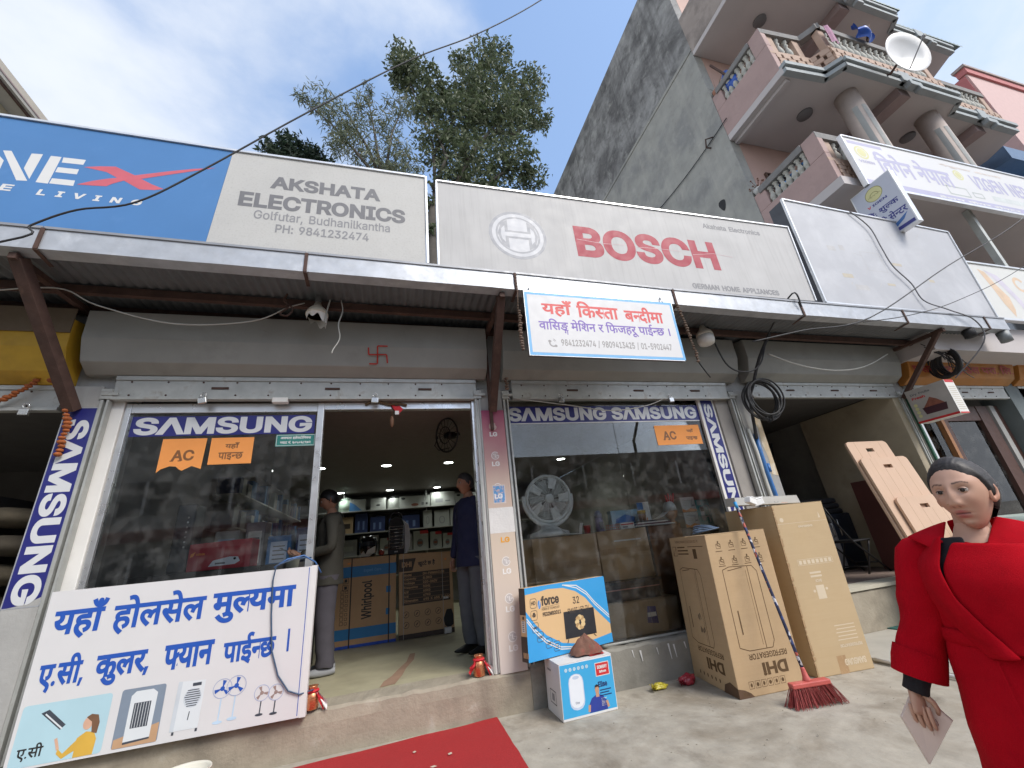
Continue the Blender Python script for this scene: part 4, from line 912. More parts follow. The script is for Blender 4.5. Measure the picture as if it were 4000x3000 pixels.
# --- red mat at the step
m_rug = M('red_rug', (.40, .018, .02), .95, var=.14, vs=120, bump=.7, bs=420, stain=((.33, .03, .03), 3, .5, .75, .5))
m = MB(); cr_ = [(-1.15, -1.9), (.815, -1.9), (.842, -.035), (-1.0, -.175)]
def mat_fn(u, v):
    a = Vector(cr_[0]).lerp(Vector(cr_[1]), u); b_ = Vector(cr_[3]).lerp(Vector(cr_[2]), u); q = a.lerp(b_, v); zz = 0.0 if q.y > -1.4 else (q.y + 1.4) * .06
    return (q.x + .006 * noise.noise(Vector((q.x * 6, q.y * 6, 1))), q.y + .006 * noise.noise(Vector((q.x * 6, q.y * 6, 4))), zz + .012 + .004 * noise.noise(Vector((q.x * 3, q.y * 3, 0))))
m.grid(mat_fn, 60, 50, 0, True)
tag(m.build('door_mat', m_rug, None, org=(0, -.9, 0)), 'bright red rough mat on the ground before the step', 'mat')
lt_ = MB()
for k in range(4):
    x, y = rnd.uniform(-.1, .75), rnd.uniform(-.9, -.25); s_ = rnd.uniform(.008, .022); a = rnd.uniform(0, 6)
    lt_.quad([(x + s_ * math.cos(a + q) * (1.6 if q in (0, PI) else .8), y + s_ * math.sin(a + q), .02 + .003 * k % .006) for q in (0, PI / 2, PI, 3 * PI / 2)])
tag(lt_.build('litter', M('litter_pale', (.55, .48, .38), .8), None, org=(0, -.5, 0)), kind='stuff')
# small debris on the concrete
db = MB()
for k in range(90):
    x, y = rnd.uniform(.95, 4.2), rnd.uniform(-1.6, -.06); s_ = rnd.uniform(.002, .006); a = rnd.uniform(0, 6)
    db.T = Matrix.Translation((x, y, .001)) @ Matrix.Rotation(a, 4, 'Z'); db.box(-s_, s_, -s_ * .6, s_ * .6, 0, s_ * .5)
tag(db.build('grit', M('grit', (.30, .27, .22), .9, var=.3), None), kind='stuff')

# --- copper pots with red and white cloth
m_cop = M('copper', (.72, .30, .15), .28, .85, var=.12, vs=20); m_rc = M('red_cloth', (.52, .02, .03), .8, var=.1, vs=20); m_wc2 = M('white_cloth', (.72, .70, .68), .85, var=.06)
def pot(label, x, y, z, s=1.0):
    r = thing('copper_pot', label, 'pot', (x, y, z), 'copper pots flanking the doorway')
    m = MB(); m.lathe([(.0, 0), (.040 * s, .0), (.047 * s, .008), (.049 * s, .07 * s), (.046 * s, .095 * s), (.034 * s, .112 * s), (.030 * s, .125 * s), (.037 * s, .140 * s), (.040 * s, .146 * s), (.036 * s, .146 * s), (.028 * s, .128 * s), (.0, .12 * s)], (x, y, z + .001), 24); m.build('vessel', m_cop, r)
    m = MB(); m.torus((x, y, z + .115 * s), .037 * s, .011 * s, (0, 0, 1), 24, 8); m.build('red_cloth', m_rc, r)
    for sgn, mt in ((-1, m_rc), (1, m_rc)):
        m = MB(); m.grid(lambda u, v: (x + sgn * (.028 + .055 * u) * s + .008 * math.sin(9 * v), y - (.035 - .012 * math.cos(7 * u)) * s, z + (.118 - .085 * u * (1.15 if sgn > 0 else .9) + .02 * (v - .5) * (1 + 2 * u)) * s), 8, 6); m.build('red_tail', mt, r)
    m = MB(); m.grid(lambda u, v: (x + (.036 + .075 * u) * s, y - (.028 + .01 * math.sin(8 * v)) * s, z + (.11 - .1 * u + .05 * (v - .5) * (.4 + u)) * s), 8, 6); m.build('white_tail', m_wc2, r)
    return r
pot('copper pot with red cloth at the sign end of the doorstep', -.605, -.005, .302, 1.05); pot('copper pot with red cloth by the right door jamb', .728, .034, .302, 1.1)

# --- white handled basket at the foot of the step
bk_ = thing('basket', 'white plastic basket with looped handle below the step', 'basket', (-1.22, -.42, 0))
m = MB(); m.lathe([(.11, 0), (.125, .02), (.15, .17), (.158, .175), (.153, .182), (.143, .17), (.115, .02), (0, .015)], (-1.29, -.36, .001), 28); m.build('body', M('basket_white', (.62, .60, .52), .6, var=.05), bk_)
m = MB(); m.tube([(-1.29 - .15 * math.cos(a) , -.36 - .15 * math.sin(a) - .05 * math.sin(a), .175 + .035 * math.sin(a)) for a in [PI * k / 12 for k in range(13)]], .006, 8); m.build('handle', M('basket_white', (.62, .60, .52)), bk_)

# ------------------------------------------------------------------ the big price banner
ad_ = thing('banner_board', 'white banner board with blue lines and fan pictures', 'banner', (-1.5, -.1, .29))
AP = [(-2.385, .292), (-.672, .288), (-.664, 1.328), (-2.392, 1.332)]
board(ad_, AP, m_hw, -.1, .05); 
m = MB(); m.hexa([(-.672, -.1, .285), (-.63, -.1, .285), (-.63, -.045, .285), (-.672, -.045, .285), (-.664, -.1, 1.333), (-.622, -.1, 1.333), (-.622, -.045, 1.333), (-.664, -.045, 1.333)]); m.build('edge_cover', m_wht, ad_)
p = front(0, -.1005, 0); m_bl = M('banner_blue', (.016, .085, .42), .5, var=.03)
p.text('यहाँ', -2.335, 1.01, -2.03, 1.26, m_bl, .008, 2); p.text('होलसेल', -1.985, 1.0, -1.40, 1.255, m_bl, .008, 2); p.text('मु<ल्यमा', -1.355, .985, -.77, 1.20, m_bl, .008, 2)
p.text('ए.सी,', -2.335, .70, -2.08, .92, m_bl, .007, 2); p.text('कुलर,', -2.02, .69, -1.70, .88, m_bl, .007, 2); p.text('<फ्यान', -1.615, .725, -1.30, .885, m_bl, .007, 2); p.text('पाई<न्छ', -1.235, .69, -.88, .90, m_bl, .007, 2); p.text('।', -.80, .73, -.785, .885, m_bl, .003, 2)
p.line([(-.688, .30), (-.680, 1.32)], .005, m_bl, 1)
# printed pictures
pa = M('pic_room_blue', (.42, .62, .70), .5, var=.08, vs=2); pb = M('pic_wood', (.50, .31, .18), .5, var=.1); pc = M('pic_grey', (.20, .25, .32), .5, var=.1); pw = M('pic_white', (.66, .70, .73), .5, var=.03); pg = M('pic_slats', (.05, .06, .08), .5); pye = M('pic_yellow', (.62, .38, .06), .5, var=.1); phr = M('pic_hair', (.17, .09, .05), .5, var=.15); psk = M('pic_skin', (.62, .38, .27), .5)
p.rrect(-2.365, .305, -1.878, .64, .02, pa, 1, 'printed_picture'); p.poly([(-2.26, .585), (-2.22, .60), (-2.11, .50), (-2.135, .475)], pg, 2, 'printed_picture'); p.line([(-2.235, .578), (-2.125, .48)], .008, pw, 2.6, 'printed_picture')
p.poly([(-2.03, .306), (-1.925, .306), (-1.92, .39), (-1.94, .43), (-1.985, .44), (-2.03, .41)], pye, 2, 'printed_picture'); p.poly([(-2.03, .40), (-2.09, .34), (-2.12, .37), (-2.125, .345), (-2.09, .312), (-2.0, .36)], pye, 2.4, 'printed_picture'); p.line([(-2.12, .365), (-2.145, .43)], .016, psk, 2.2, 'printed_picture')
p.disc(-1.985, .485, .027, .036, psk, 2.6, 'printed_picture', 16); p.poly([(-2.0, .52), (-1.975, .535), (-1.935, .525), (-1.92, .48), (-1.925, .42), (-1.955, .43), (-1.965, .49)], phr, 3, 'printed_picture'); p.text('ए.सी', -2.335, .335, -2.20, .425, m_inkk, .002, 2)
p.rrect(-1.825, .308, -1.565, .645, .015, pc, 1, 'printed_picture'); p.poly([(-1.82, .31), (-1.57, .31), (-1.57, .42), (-1.82, .36)], pb, 1.5, 'printed_picture'); p.poly([(-1.765, .335), (-1.615, .345), (-1.61, .60), (-1.64, .625), (-1.74, .625), (-1.765, .60)], pw, 2, 'printed_picture'); p.rect(-1.74, .41, -1.64, .555, pg, 2.5, 'printed_picture')
for k in range(6): p.line([(-1.73 + .016 * k, .412), (-1.73 + .016 * k, .553)], .003, pw, 3, 'printed_picture')
p.poly([(-1.765, .325), (-1.615, .335), (-1.615, .345), (-1.765, .338)], pg, 2.5, 'printed_picture')
p.poly([(-1.50, .345), (-1.33, .345), (-1.32, .63), (-1.49, .64)], pw, 1.4, 'printed_picture'); p.poly([(-1.50, .345), (-1.475, .345), (-1.465, .638), (-1.49, .64)], M('pic_white2', (.55, .60, .65), .5), 1.8, 'printed_picture'); p.rect(-1.40, .60, -1.345, .62, pg, 2, 'printed_picture'); p.line([(-1.40, .40), (-1.395, .45)], .006, pg, 2, 'printed_picture')
p.disc(-1.39, .53, .055, .06, M('pic_white2', (.55, .60, .65)), 2, 'printed_picture')
for k in range(8): p.line([(-1.44 + .008 * abs(k - 4) * .6, .483 + .0135 * k), (-1.34 - .008 * abs(k - 4) * .6, .483 + .0135 * k)], .006, pg, 2.5, 'printed_picture')
for x in (-1.485, -1.345): p.rect(x, .325, x + .014, .343, pg, 2, 'printed_picture')
def pfan(x, z, r_, c_, stem, base, l):
    p.ring(x, z, r_ - .004, r_, M('pic_lilac', (.35, .40, .58), .5), l, 'printed_picture', n=26)
    for k in range(3):
        a = math.radians(90 + 120 * k + (20 if x > -1.1 else -10)); p.poly([(x, z), (x + r_ * .82 * math.cos(a - .28), z + r_ * .82 * math.sin(a - .28)), (x + r_ * .85 * math.cos(a + .22), z + r_ * .85 * math.sin(a + .22))], c_, l + .3 + .1 * k, 'printed_picture')
    p.disc(x, z, r_ * .24, r_ * .24, c_, l + .8, 'printed_picture', 14); p.line([(x, z - r_), (x - .004, base)], .008, stem, l, 'printed_picture'); p.disc(x - .006, base, r_ * .5, r_ * .16, stem, l + .2, 'printed_picture', 16)
pfan(-1.205, .555, .062, m_bl, M('pic_pale_blue', (.45, .6, .75)), .352, 1.2); pfan(-1.115, .56, .064, m_bl, M('pic_pale_blue', (.45, .6, .75)), .36, 2.4)
pfan(-.94, .485, .052, M('pic_brown', (.3, .22, .2)), pg, .352, 1.2); pfan(-.845, .475, .052, M('pic_brown', (.3, .22, .2)), pg, .345, 2.4)
p.done(ad_)
# blue cable over the banner
m = MB(); m.tube([(-.69, .0, 1.40), (-.80, -.1, 1.40), (-.93, -.118, 1.36), (-.945, -.113, 1.25), (-.93, -.112, 1.0), (-.90, -.112, .75), (-.84, -.112, .58), (-.76, -.112, .47), (-.68, -.112, .435), (-.59, -.06, .44)], .0055, 8)
tag(m.build('cable', M('blue_grey_cable', (.05, .09, .16), .5), None, org=(-.8, -.1, .4)), 'blue grey cable drooping over the white banner board', 'cable')
m = MB(); m.tube([(-.95, -.1, 1.345), (-.86, -.09, 1.40), (-.74, -.05, 1.42), (-.66, .03, 1.36), (-.61, .05, 1.27)], .007, 8)
tag(m.build('cable', M('blue_hose', (.05, .13, .32), .5), None, org=(-.8, -.1, 1.3)), 'short blue cable arched over the banner top corner', 'cable')
# ================================================================== PINK BUILDING WITH BALCONIES
m_pinkw = M('pink_wall_paint', (.50, .34, .29), .8, var=.07, vs=1.2, stain=((.40, .29, .25), 1.1, .5, .75, .5))
m_pinks = M('pink_weathered', (.44, .315, .295), .85, var=.10, vs=2, bump=.25, bs=10, stain=(((.24, .19, .18), 1.3, .55, .78, .7), ((.33, .24, .225), 4, .5, .75, .5)))
m_soff = M('soffit_grey', (.54, .505, .50), .85, var=.05, vs=1.2)
m_beam = M('beam_mauve', (.33, .255, .25), .85, var=.08)
m_corn = M('cornice_grey_blue', (.33, .365, .38), .75, var=.08, vs=3, stain=((.16, .15, .14), 2, .58, .78, .6))
m_bal = M('baluster_cement', (.47, .47, .43), .85, var=.1, vs=6, stain=((.28, .27, .25), 7, .52, .75, .6))
m_lat = M('lattice_tan', (.46, .335, .265), .85, var=.1, vs=3)
m_slot = M('lattice_back', (.15, .10, .08), .9)
m_rail2 = M('rail_dark_cement', (.22, .215, .21), .85, var=.14, vs=5)
m_party = M('party_wall_cement', (.36, .36, .335), .9, var=.13, vs=2.2, bump=.5, bs=5, stain=(((.24, .245, .245), .8, .46, .64, .75), ((.46, .45, .41), 1.9, .54, .7, .6), ((.27, .27, .25), 6, .55, .7, .5)), streak=((.50, .49, .44), .5, 2.2))
# the upper wall carries soot and lichen in big patches, thickest at the top
m_party2 = M('party_wall_sooty', (.34, .34, .335), .95, var=.2, vs=3, bump=.5, bs=5, stain=(((.11, .108, .108), .75, .40, .60, .85), ((.44, .44, .42), 1.6, .54, .68, .7), ((.075, .073, .072), 2.6, .52, .68, .7), ((.30, .30, .29), 9, .56, .7, .6)), streak=((.07, .068, .068), .75, 3))
m_glz = M('dark_window_glass', (.03, .035, .042), .08, var=.05)
X0 = 7.7
pb_ = thing('balcony_building', 'tall pink building with stacked balustrade balconies and grey side wall', 'building', (X0, .95, 0))
sw = MB(); sw.box(X0, X0 + .25, .96, 13, 0, 13.46); sw.build('side_wall', m_party, pb_)
sw = MB(); sw.box(X0 + .015, X0 + .25, .96, 8.3, 13.46, 17.95); sw.box(X0 + .015, X0 + .25, 9.2, 13, 13.46, 17.95); sw.box(X0 + .015, X0 + .25, 8.3, 9.2, 13.46, 14.3); sw.box(X0 + .015, X0 + .25, 8.3, 9.2, 15.7, 17.95); sw.build('side_wall', m_party2, pb_)
MB().box(X0 - .03, X0 + .25, .955, 13, 13.40, 13.50).build('ledge', m_party, pb_, jitter=.015)
fw = MB(); fw.box(X0 + .25, 15.6, .955, 1.2, 3.8, 17.9); fw.build('front_wall', m_pinkw, pb_)
hl = MB(); hl.grid(lambda u, v: (X0 - .004, 1.72 + .10 * v * math.cos(2 * PI * u) * (1 + .3 * math.sin(6 * u)), 8.62 + .16 * v * math.sin(2 * PI * u) * (1 + .2 * math.cos(9 * u))), 14, 1); hl.build('wall_hole', m_dark, pb_)
hl = MB(); hl.tube([(X0 - .01, 1.3 + 0 * k, 10.45) for k in range(2)] + [(X0 - .12, 1.42, 10.5), (X0 - .1, 1.5, 10.3), (X0 - .01, 1.45, 10.25)], .02, 6); hl.build('iron_hook', m_rust, pb_)
wl = MB(); wl.tube([(X0 - .03, 6.2 - 5.4 * k / 12, 10.9 - .55 * math.sin(k / 12 * 2.2)) for k in range(13)], .012, 5); tag(wl.build('cable', m_wire, None, org=(X0, 3, 10.5)), 'thin cable sagging along the grey party wall', 'cable')
FRONT = [(X0, -.6), (8.76, -.66), (8.95, -.95), (12.55, -.92), (12.72, -.68), (15.25, -.66), (15.58, .08)]
FLATF = [(X0, -.6), (8.76, -.61), (15.25, -.62), (15.58, .08)]
def slab(z0, z1, name='floor_slab', mat=m_soff, inset=0.0, front_=None):
    poly = [(X0, .95)] + (front_ or FRONT) + [(15.58, .95)]
    m = MB(); m.prism(poly, lambda u, v, d: (u, v + inset, d), z0, z1); return m.build(name, mat, pb_)
def strip(z0, z1, y_out, name, mat, pts=None, thick=.1):
    m = MB(); pts = pts or FRONT[:-1]
    for i in range(len(pts) - 1):
        a, b_ = Vector((*pts[i], 0)), Vector((*pts[i + 1], 0)); d = (b_ - a).normalized(); n = Vector((d.y, -d.x, 0))
        e = d * .02
        p0, p1 = a - e * (i > 0) + n * y_out, b_ + e * (i < len(pts) - 2) + n * y_out
        q0, q1 = p0 - n * thick, p1 - n * thick
        m.hexa([(p0.x, p0.y, z0), (p1.x, p1.y, z0), (q1.x, q1.y, z0), (q0.x, q0.y, z0), (p0.x, p0.y, z1), (p1.x, p1.y, z1), (q1.x, q1.y, z1), (q0.x, q0.y, z1)])
    return m.build(name, mat, pb_)
bal_me = None
def baluster(x, y, z, h):
    global bal_me
    if bal_me is None:
        s = [(.055, 0), (.055, .07), (.03, .10), (.048, .17), (.062, .30), (.05, .45), (.028, .62), (.03, .70), (.045, .75), (.03, .80), (.032, .86), (.055, .92), (.055, 1.0)]
        m = MB(); m.lathe([(r_ * 1.1, q) for r_, q in s], (0, 0, 0), 8); bal_me = m.mesh('baluster', m_bal)
    o = bpy.data.objects.new('baluster', bal_me); COL.objects.link(o); o.parent = pb_; o.location = Vector((x, y, z)) - pb_.location; o.scale = (1, 1, h); return o
def lattice(z0, z1, pts, rows=4):
    m = MB(); bk2 = MB()
    for i in range(len(pts) - 1):
        a, b_ = Vector((*pts[i], 0)), Vector((*pts[i + 1], 0)); L_ = (b_ - a).length; d = (b_ - a) / L_; n = Vector((d.y, -d.x, 0)); h = (z1 - z0) / rows
        q = [a, b_, b_ - n * .02, a - n * .02]; bk2.hexa([(v.x, v.y, z0) for v in q] + [(v.x, v.y, z1) for v in q])
        for r_ in range(rows):
            s = -.09 * (r_ % 2)
            while s < L_:
                s0, s1 = max(s + .03, 0), min(s + .205, L_)
                if s1 > s0:
                    p0, p1 = a + d * s0, a + d * s1; zz = z0 + r_ * h
                    m.hexa([(*((p0 + n * .05).xy), zz + .006), (*((p1 + n * .05).xy), zz + .006), (*((p1 + n * .001).xy), zz + .006), (*((p0 + n * .001).xy), zz + .006), (*((p0 + n * .05).xy), zz + h - .006), (*((p1 + n * .05).xy), zz + h - .006), (*((p1 + n * .001).xy), zz + h - .006), (*((p0 + n * .001).xy), zz + h - .006)])
                s += .235
        e0 = MB()
        for r_ in range(rows + 1): 
            zz = z0 + r_ * h; q = [a + n * .035, b_ + n * .035, b_ + n * .001, a + n * .001]; m.hexa([(v.x, v.y, zz - .009) for v in q] + [(v.x, v.y, zz + .009) for v in q])
    tag(m.build('lattice_block', m_lat, pb_), kind='stuff'); bk2.build('lattice_back', m_slot, pb_)
def side(z0, zb0, zb1, zt, gy=(-.26, .68)):
    MB().box(X0, X0 + .14, -.56, .955, z0, zb0).build('parapet', m_pinks, pb_, bevel=.01)
    MB().box(X0, X0 + .14, -.56, gy[0], zb0 + .001, zt - .001).build('parapet_pier', m_pinks, pb_, bevel=.01)
    MB().box(X0, X0 + .14, gy[1], .955, zb0 + .001, zb1 + .06).build('parapet_pier', m_pinks, pb_, bevel=.01)
    MB().box(X0 - .03, X0 + .17, gy[0] + .001, gy[1] + .12, zb1, zt).build('hand_rail', m_rail2, pb_, bevel=.012)
    n_ = 7
    for k in range(n_): baluster(X0 + .07, gy[0] + (k + .5) * (gy[1] - gy[0]) / n_, zb0 + .001, zb1 - zb0 - .001)
# storeys
slab(3.42, 3.86, front_=FLATF)
slab(6.76, 6.95, front_=FLATF); slab(9.88, 10.05); slab(13.18, 13.35)
side(6.95, 7.60, 8.0, 8.16); side(10.05, 10.90, 11.34, 11.5); 
MB().box(X0 - .005, X0 + .14, -.56, .955, 13.33, 14.8).build('parapet', M('parapet_stained', (.36, .31, .28), .9, var=.15, vs=2, stain=((.14, .12, .11), 1.2, .46, .68, .85)), pb_)
for z0, z1, zb0, zb1, zt in ((10.05, 10.62, 10.70, 11.34, 11.5), (6.95, 7.40, 7.48, 8.0, 8.16)):
    IN = [(a, b_ + .07) for a, b_ in (FRONT if z0 > 9 else FLATF)[:-1]]; IN[0] = (X0 + .141, IN[0][1] + .01)
    lattice(z0 + .03, z1, IN); strip(z1 + .001, zb0, .03 - .07, 'parapet_band', m_lat, (FRONT if z0 > 9 else FLATF)[:-1], thick=.12); strip(zb1, zt, .02 - .06, 'hand_rail', m_rail2, (FRONT if z0 > 9 else FLATF)[:-1], thick=.16)
    for i in range(len(IN) - 1):
        a, b_ = Vector((*IN[i], 0)), Vector((*IN[i + 1], 0)); L_ = (b_ - a).length; n_ = int(L_ / .19); d = (b_ - a) / L_; nn_ = Vector((d.y, -d.x, 0))
        for k in range(n_):
            if z0 > 9 and i in (1, 3): continue
            q = a + d * ((k + .5) * L_ / n_) - nn_ * .06
            if z0 < 9 and q.x > 9.0: continue
            if k in (0, n_ - 1):
                m = MB(); m.box(q.x - .09, q.x + .09, q.y - .06, q.y + .07, zb0 + .001, zb1 - .001); m.build('parapet_pier', m_lat, pb_, bevel=.008); continue
            baluster(q.x, q.y, zb0, zb1 - zb0)
for z in (9.86, 13.14):
    strip(z, z + .10, .06, 'cornice', m_corn, FRONT[:-1], .12); strip(z + .101, z + .15, .0, 'cornice', m_beam, FRONT[:-1], .1); strip(z + .151, z + .25, .10, 'cornice', m_corn, FRONT[:-1], .15)
for x in (10.75, 13.85):
    for z in (9.88, 13.18):
        MB().box(x - .16, x + .16, -.86 if x < 12 else -.6, .95, z - .22, z - .001).build('beam', m_beam, pb_)
        yb_ = -.99 if x < 12 else -.74
        m = MB(); m.box(x - .2, x + .12, yb_ - .05, yb_ + .08, z - .02, z + .30); m.box(x - .1, x + .28, yb_ - .08, yb_ + .05, z - .16, z - .021); m.box(x + .12, x + .34, yb_ - .09, yb_ + .04, z - .26, z - .161); m.build('bracket_ornament', m_corn, pb_, bevel=.01)
MB().box(X0 + .14, X0 + .24, -.5, .95, 9.80, 9.879).build('beam', m_soff, pb_)
m_col = M('column_plaster', (.45, .385, .35), .8, var=.07); m_colp = M('column_panel', (.36, .37, .36), .8, var=.08)
for x in (9.6, 12.2):
    for z0, z1 in ((6.95, 9.879),):
        m = MB(); m.lathe([(.23, 0), (.215, .02), (.215, z1 - z0 - .001)], (x, -.46, z0), 24); c_ = m.build('column', m_col, pb_)
        if z0 < 10:
            for a in (-150, -105, -60, -15):
                m = MB()
                def fn(u, v, a=a): 
                    q = math.radians(a + (u - .5) * 26); return (x + .218 * math.cos(q), -.46 + .218 * math.sin(q), z0 + .15 + (z1 - z0 - .7) * v)
                m.grid(fn, 4, 1); m.build('fluting', m_colp, c_)
for x, y in ((9.0, .05), (12.3, 0), (15.0, .3)):
    m = MB(); m.lathe([(0, 0), (.15, .0), (.16, .03), (.16, .05)], (x, y, 9.828), 20); m.build('ceiling_rose', M('rose_grey', (.17, .165, .17), .7), pb_)
for x in (8.9, 12.0): MB().lathe([(0, 0), (.15, .0), (.16, .05)], (x, -.1, 13.13), 16).build('ceiling_rose', M('rose_grey', (.17, .165, .17)), pb_)
# corrugated roof edge on the top slab
m = MB(); m_tl = M('teal_corrugated', (.16, .22, .22), .55, .2, var=.1)
def rf(x0, x1, y0):
    m.grid(lambda u, v: (x0 + (x1 - x0) * u, y0 + v * 1.2, 13.47 + .30 * v + .03 * math.sin(2 * PI * (x1 - x0) * u / .17)), int((x1 - x0) / .17 * 6), 1)
    m.grid(lambda u, v: (x0 + (x1 - x0) * u, y0, 13.40 + .07 * v + .03 * v * math.sin(2 * PI * (x1 - x0) * u / .17)), int((x1 - x0) / .17 * 6), 1)
rf(8.9, 12.75, -1.04); rf(12.75, 15.7, -.78); m.build('roof_sheet', m_tl, pb_)
# openings of the front wall
for z0, z1, xs_ in ((4.1, 6.2, ((8.6, 10.4), (10.9, 12.0), (12.5, 15))), (7.4, 9.3, ((9.9, 11.0), (12.8, 14.6))), (10.6, 12.6, ((9.9, 11.0), (12.8, 14.6)))):
    for a, b_ in xs_:
        f_ = MB(); f_.box(a - .06, a, .9, .956, z0, z1); f_.box(b_, b_ + .06, .9, .956, z0, z1); f_.box(a - .06, b_ + .06, .9, .956, z1, z1 + .06); f_.box(a - .06, b_ + .06, .9, .956, z0 - .06, z0); f_.box((a + b_) / 2 - .03, (a + b_) / 2 + .03, .9, .956, z0, z1)
        w_ = f_.build('window', M('window_brown', (.09, .05, .035), .6), pb_); box('pane', m_glz, w_, a, b_, .935, .95, z0, z1)
wn = MB(); wn.box(8.32, 8.36, .9, .956, 7.2, 8.9); wn.box(9.2, 9.24, .9, .956, 7.2, 8.9); wn.box(8.36, 9.2, .9, .956, 8.86, 8.9); w_ = wn.build('window', M('window_brown', (.09, .05, .035)), pb_); box('pane', m_glz, w_, 8.36, 9.2, .935, .95, 7.2, 8.86)
wp = MB(); wp.bar((11.16, -.5, 3.9), (11.16, -.5, 6.75), .10, .10); wp.build('post', M('post_pale', (.52, .55, .53), .6), pb_)

# things on the balconies
m_tarp = M('blue_tarpaulin', (.02, .09, .42), .4, var=.2, vs=9)
for z, y0, y1, h, lb in ((7.0, -.15, .62, .95, 'bright blue drum row behind the lower side balusters'),):
    m = MB()
    for k in range(3): m.lathe([(.12, 0), (.13, .03), (.13, .9), (.12, .98), (0, .98)], (X0 + .33, y0 + .12 + k * .26, z), 14)
    tag(m.build('storage_drum', M('drum_blue', (.04, .17, .42), .5, var=.08), None, org=(X0 + .3, .2, z)), lb, 'drum')
m = MB(); m.grid(lambda u, v: (X0 + .07 + .05 * math.sin(7 * v + 3 * u) + .08 * (v - .4), .62 - .42 * u + .05 * math.sin(5 * v), 10.95 + .9 * v * (1 - .4 * u) + .06 * math.sin(9 * u)), 14, 12)
tag(m.build('tarpaulin', m_tarp, None, org=(X0, .5, 11)), 'blue tarpaulin bundled over the second balcony side rail', 'tarpaulin')
m = MB(); m.grid(lambda u, v: (10.05 + .55 * u + .05 * math.sin(8 * v), -.98 - .10 * math.sin(PI * v) + .05 * math.sin(9 * u), 11.35 + .42 * v * (1 - .3 * u) + .04 * math.sin(7 * u + 4 * v)), 14, 10)
tag(m.build('tarpaulin', m_tarp, None, org=(10, -1, 11.3)), 'blue cloth draped on the front rail left of satellite dish', 'tarpaulin')
m = MB(); m.grid(lambda u, v: (8.98 + .24 * u, -.985 + .02 * math.sin(9 * u) - .015 * v, 10.75 + .55 * v), 10, 4); tag(m.build('laundry', M('pink_purple_cloth', (.42, .22, .33), .8, var=.3, vs=6), None, org=(9.1, -.98, 10.8)), 'pink laundry hung between front balusters', 'laundry')
m = MB(); m.bar((X0 + .1, .45, 11.5), (X0 - .08, .62, 12.15), .04, .04); tag(m.build('pole', m_rust, None, org=(X0, .5, 11.5)), 'short dark wooden stick leaning on the balcony rail', 'stick')
m = MB(); m.bar((10.6, -.9, 11.48), (10.78, -1.0, 12.0), .05, .05); tag(m.build('pole', m_rust, None, org=(10.6, -.9, 11.5)), 'short dark post standing on the front balcony rail', 'stick')
pt = thing('potted_plant', 'small spiky plant on the side balcony pier', 'plant', (X0 + .1, .85, 11.4))
m = MB(); m.lathe([(.07, 0), (.1, .16), (.09, .16), (.0, .13)], (X0 + .1, .85, 11.402), 12); m.build('pot', M('terracotta', (.35, .16, .1), .8), pt)
m = MB()
for k in range(9):
    a = k * .7; m.quad([(X0 + .1 + .02 * math.sin(a), .85, 11.53), (X0 + .1 - .02 * math.sin(a), .86, 11.53), (X0 + .1 - .30 * math.cos(a), .85 + .32 * math.sin(a), 11.62 + .2 * (k % 3) / 2)])
m.build('leaf', M('aloe_green', (.06, .11, .05), .6), pt)
pt = thing('potted_plant', 'small dry plant on the lower balcony pier', 'plant', (X0 + .08, .85, 8.06))
m = MB(); m.lathe([(.08, 0), (.11, .14), (.1, .14), (.0, .12)], (X0 + .08, .85, 8.063), 12); m.build('pot', M('pot_white', (.5, .5, .48), .7), pt)
m = MB()
for k in range(14):
    a = k * .9; m.tube([(X0 + .08, .85, 8.2), (X0 + .08 - .12 * math.cos(a), .85 + .15 * math.sin(a), 8.26 + .05 * (k % 4))], .006, 4); m.ball((X0 + .08 - .13 * math.cos(a), .85 + .16 * math.sin(a), 8.27 + .05 * (k % 4)), .02, 6, 4)
m.build('stem', M('dry_stem', (.18, .09, .06), .8), pt)
ds = thing('satellite_dish', 'white satellite dish fixed to the front balcony', 'dish', (10.15, -1.1, 9.95))
m = MB(); n_ = Vector((-.18, -.96, -.16)); pr_ = [(0, 0), (.12, .008), (.25, .035), (.38, .08), (.50, .14), (.505, .15), (.50, .155), (.38, .095), (.25, .05), (0, .016)]
m.lathe(pr_, (10.12, -1.3, 9.97), 32, axis=n_); m.build('reflector', M('dish_white', (.82, .82, .81), .4, var=.03), ds)
m = MB(); m.tube([(10.12, -1.28, 9.97), (10.14, -1.05, 9.9), (10.15, -.92, 10.0)], .025, 8); m.build('arm', m_rust, ds); m = MB(); m.tube([(10.12, -1.3, 9.6), (10.0, -1.72, 9.85)], .012, 6); m.ball((10.0, -1.74, 9.87), .04, 8, 6); m.build('feed', m_g2, ds)

# signs of this building
vg = thing('signboard', 'long white faded signboard along the lower balcony front', 'signboard', (11.5, -1.0, 6.6))
m_vg = M('vigen_white', (.66, .66, .66), .5, var=.03, vs=1); m_lil = M('faded_lilac', (.43, .42, .58), .5, var=.06); m_gld = M('faded_gold', (.62, .60, .30), .5, var=.06); m_bgr = M('faded_grey_green', (.46, .49, .47), .5)
VY = -.74
MB().box(8.0, 16.4, VY, VY + .06, 6.62, 7.86).build('panel', m_vg, vg)
m = MB(); m.bar((8.0, VY + .02, 7.875), (16.4, VY + .02, 7.875), .08, .03); m.bar((7.985, VY + .02, 6.62), (7.985, VY + .02, 7.87), .08, .03, up=(1, 0, 0)); m.bar((8.0, VY + .02, 6.60), (16.4, VY + .02, 6.60), .08, .05); m.build('edge_trim', m_tin, vg)
p = front(8.0, VY - .0005, 6.62); p.rect(0, 0, 8.4, .16, m_lil, 1); p.rect(.1, 1.09, 1.0, 1.17, m_lil, 1)
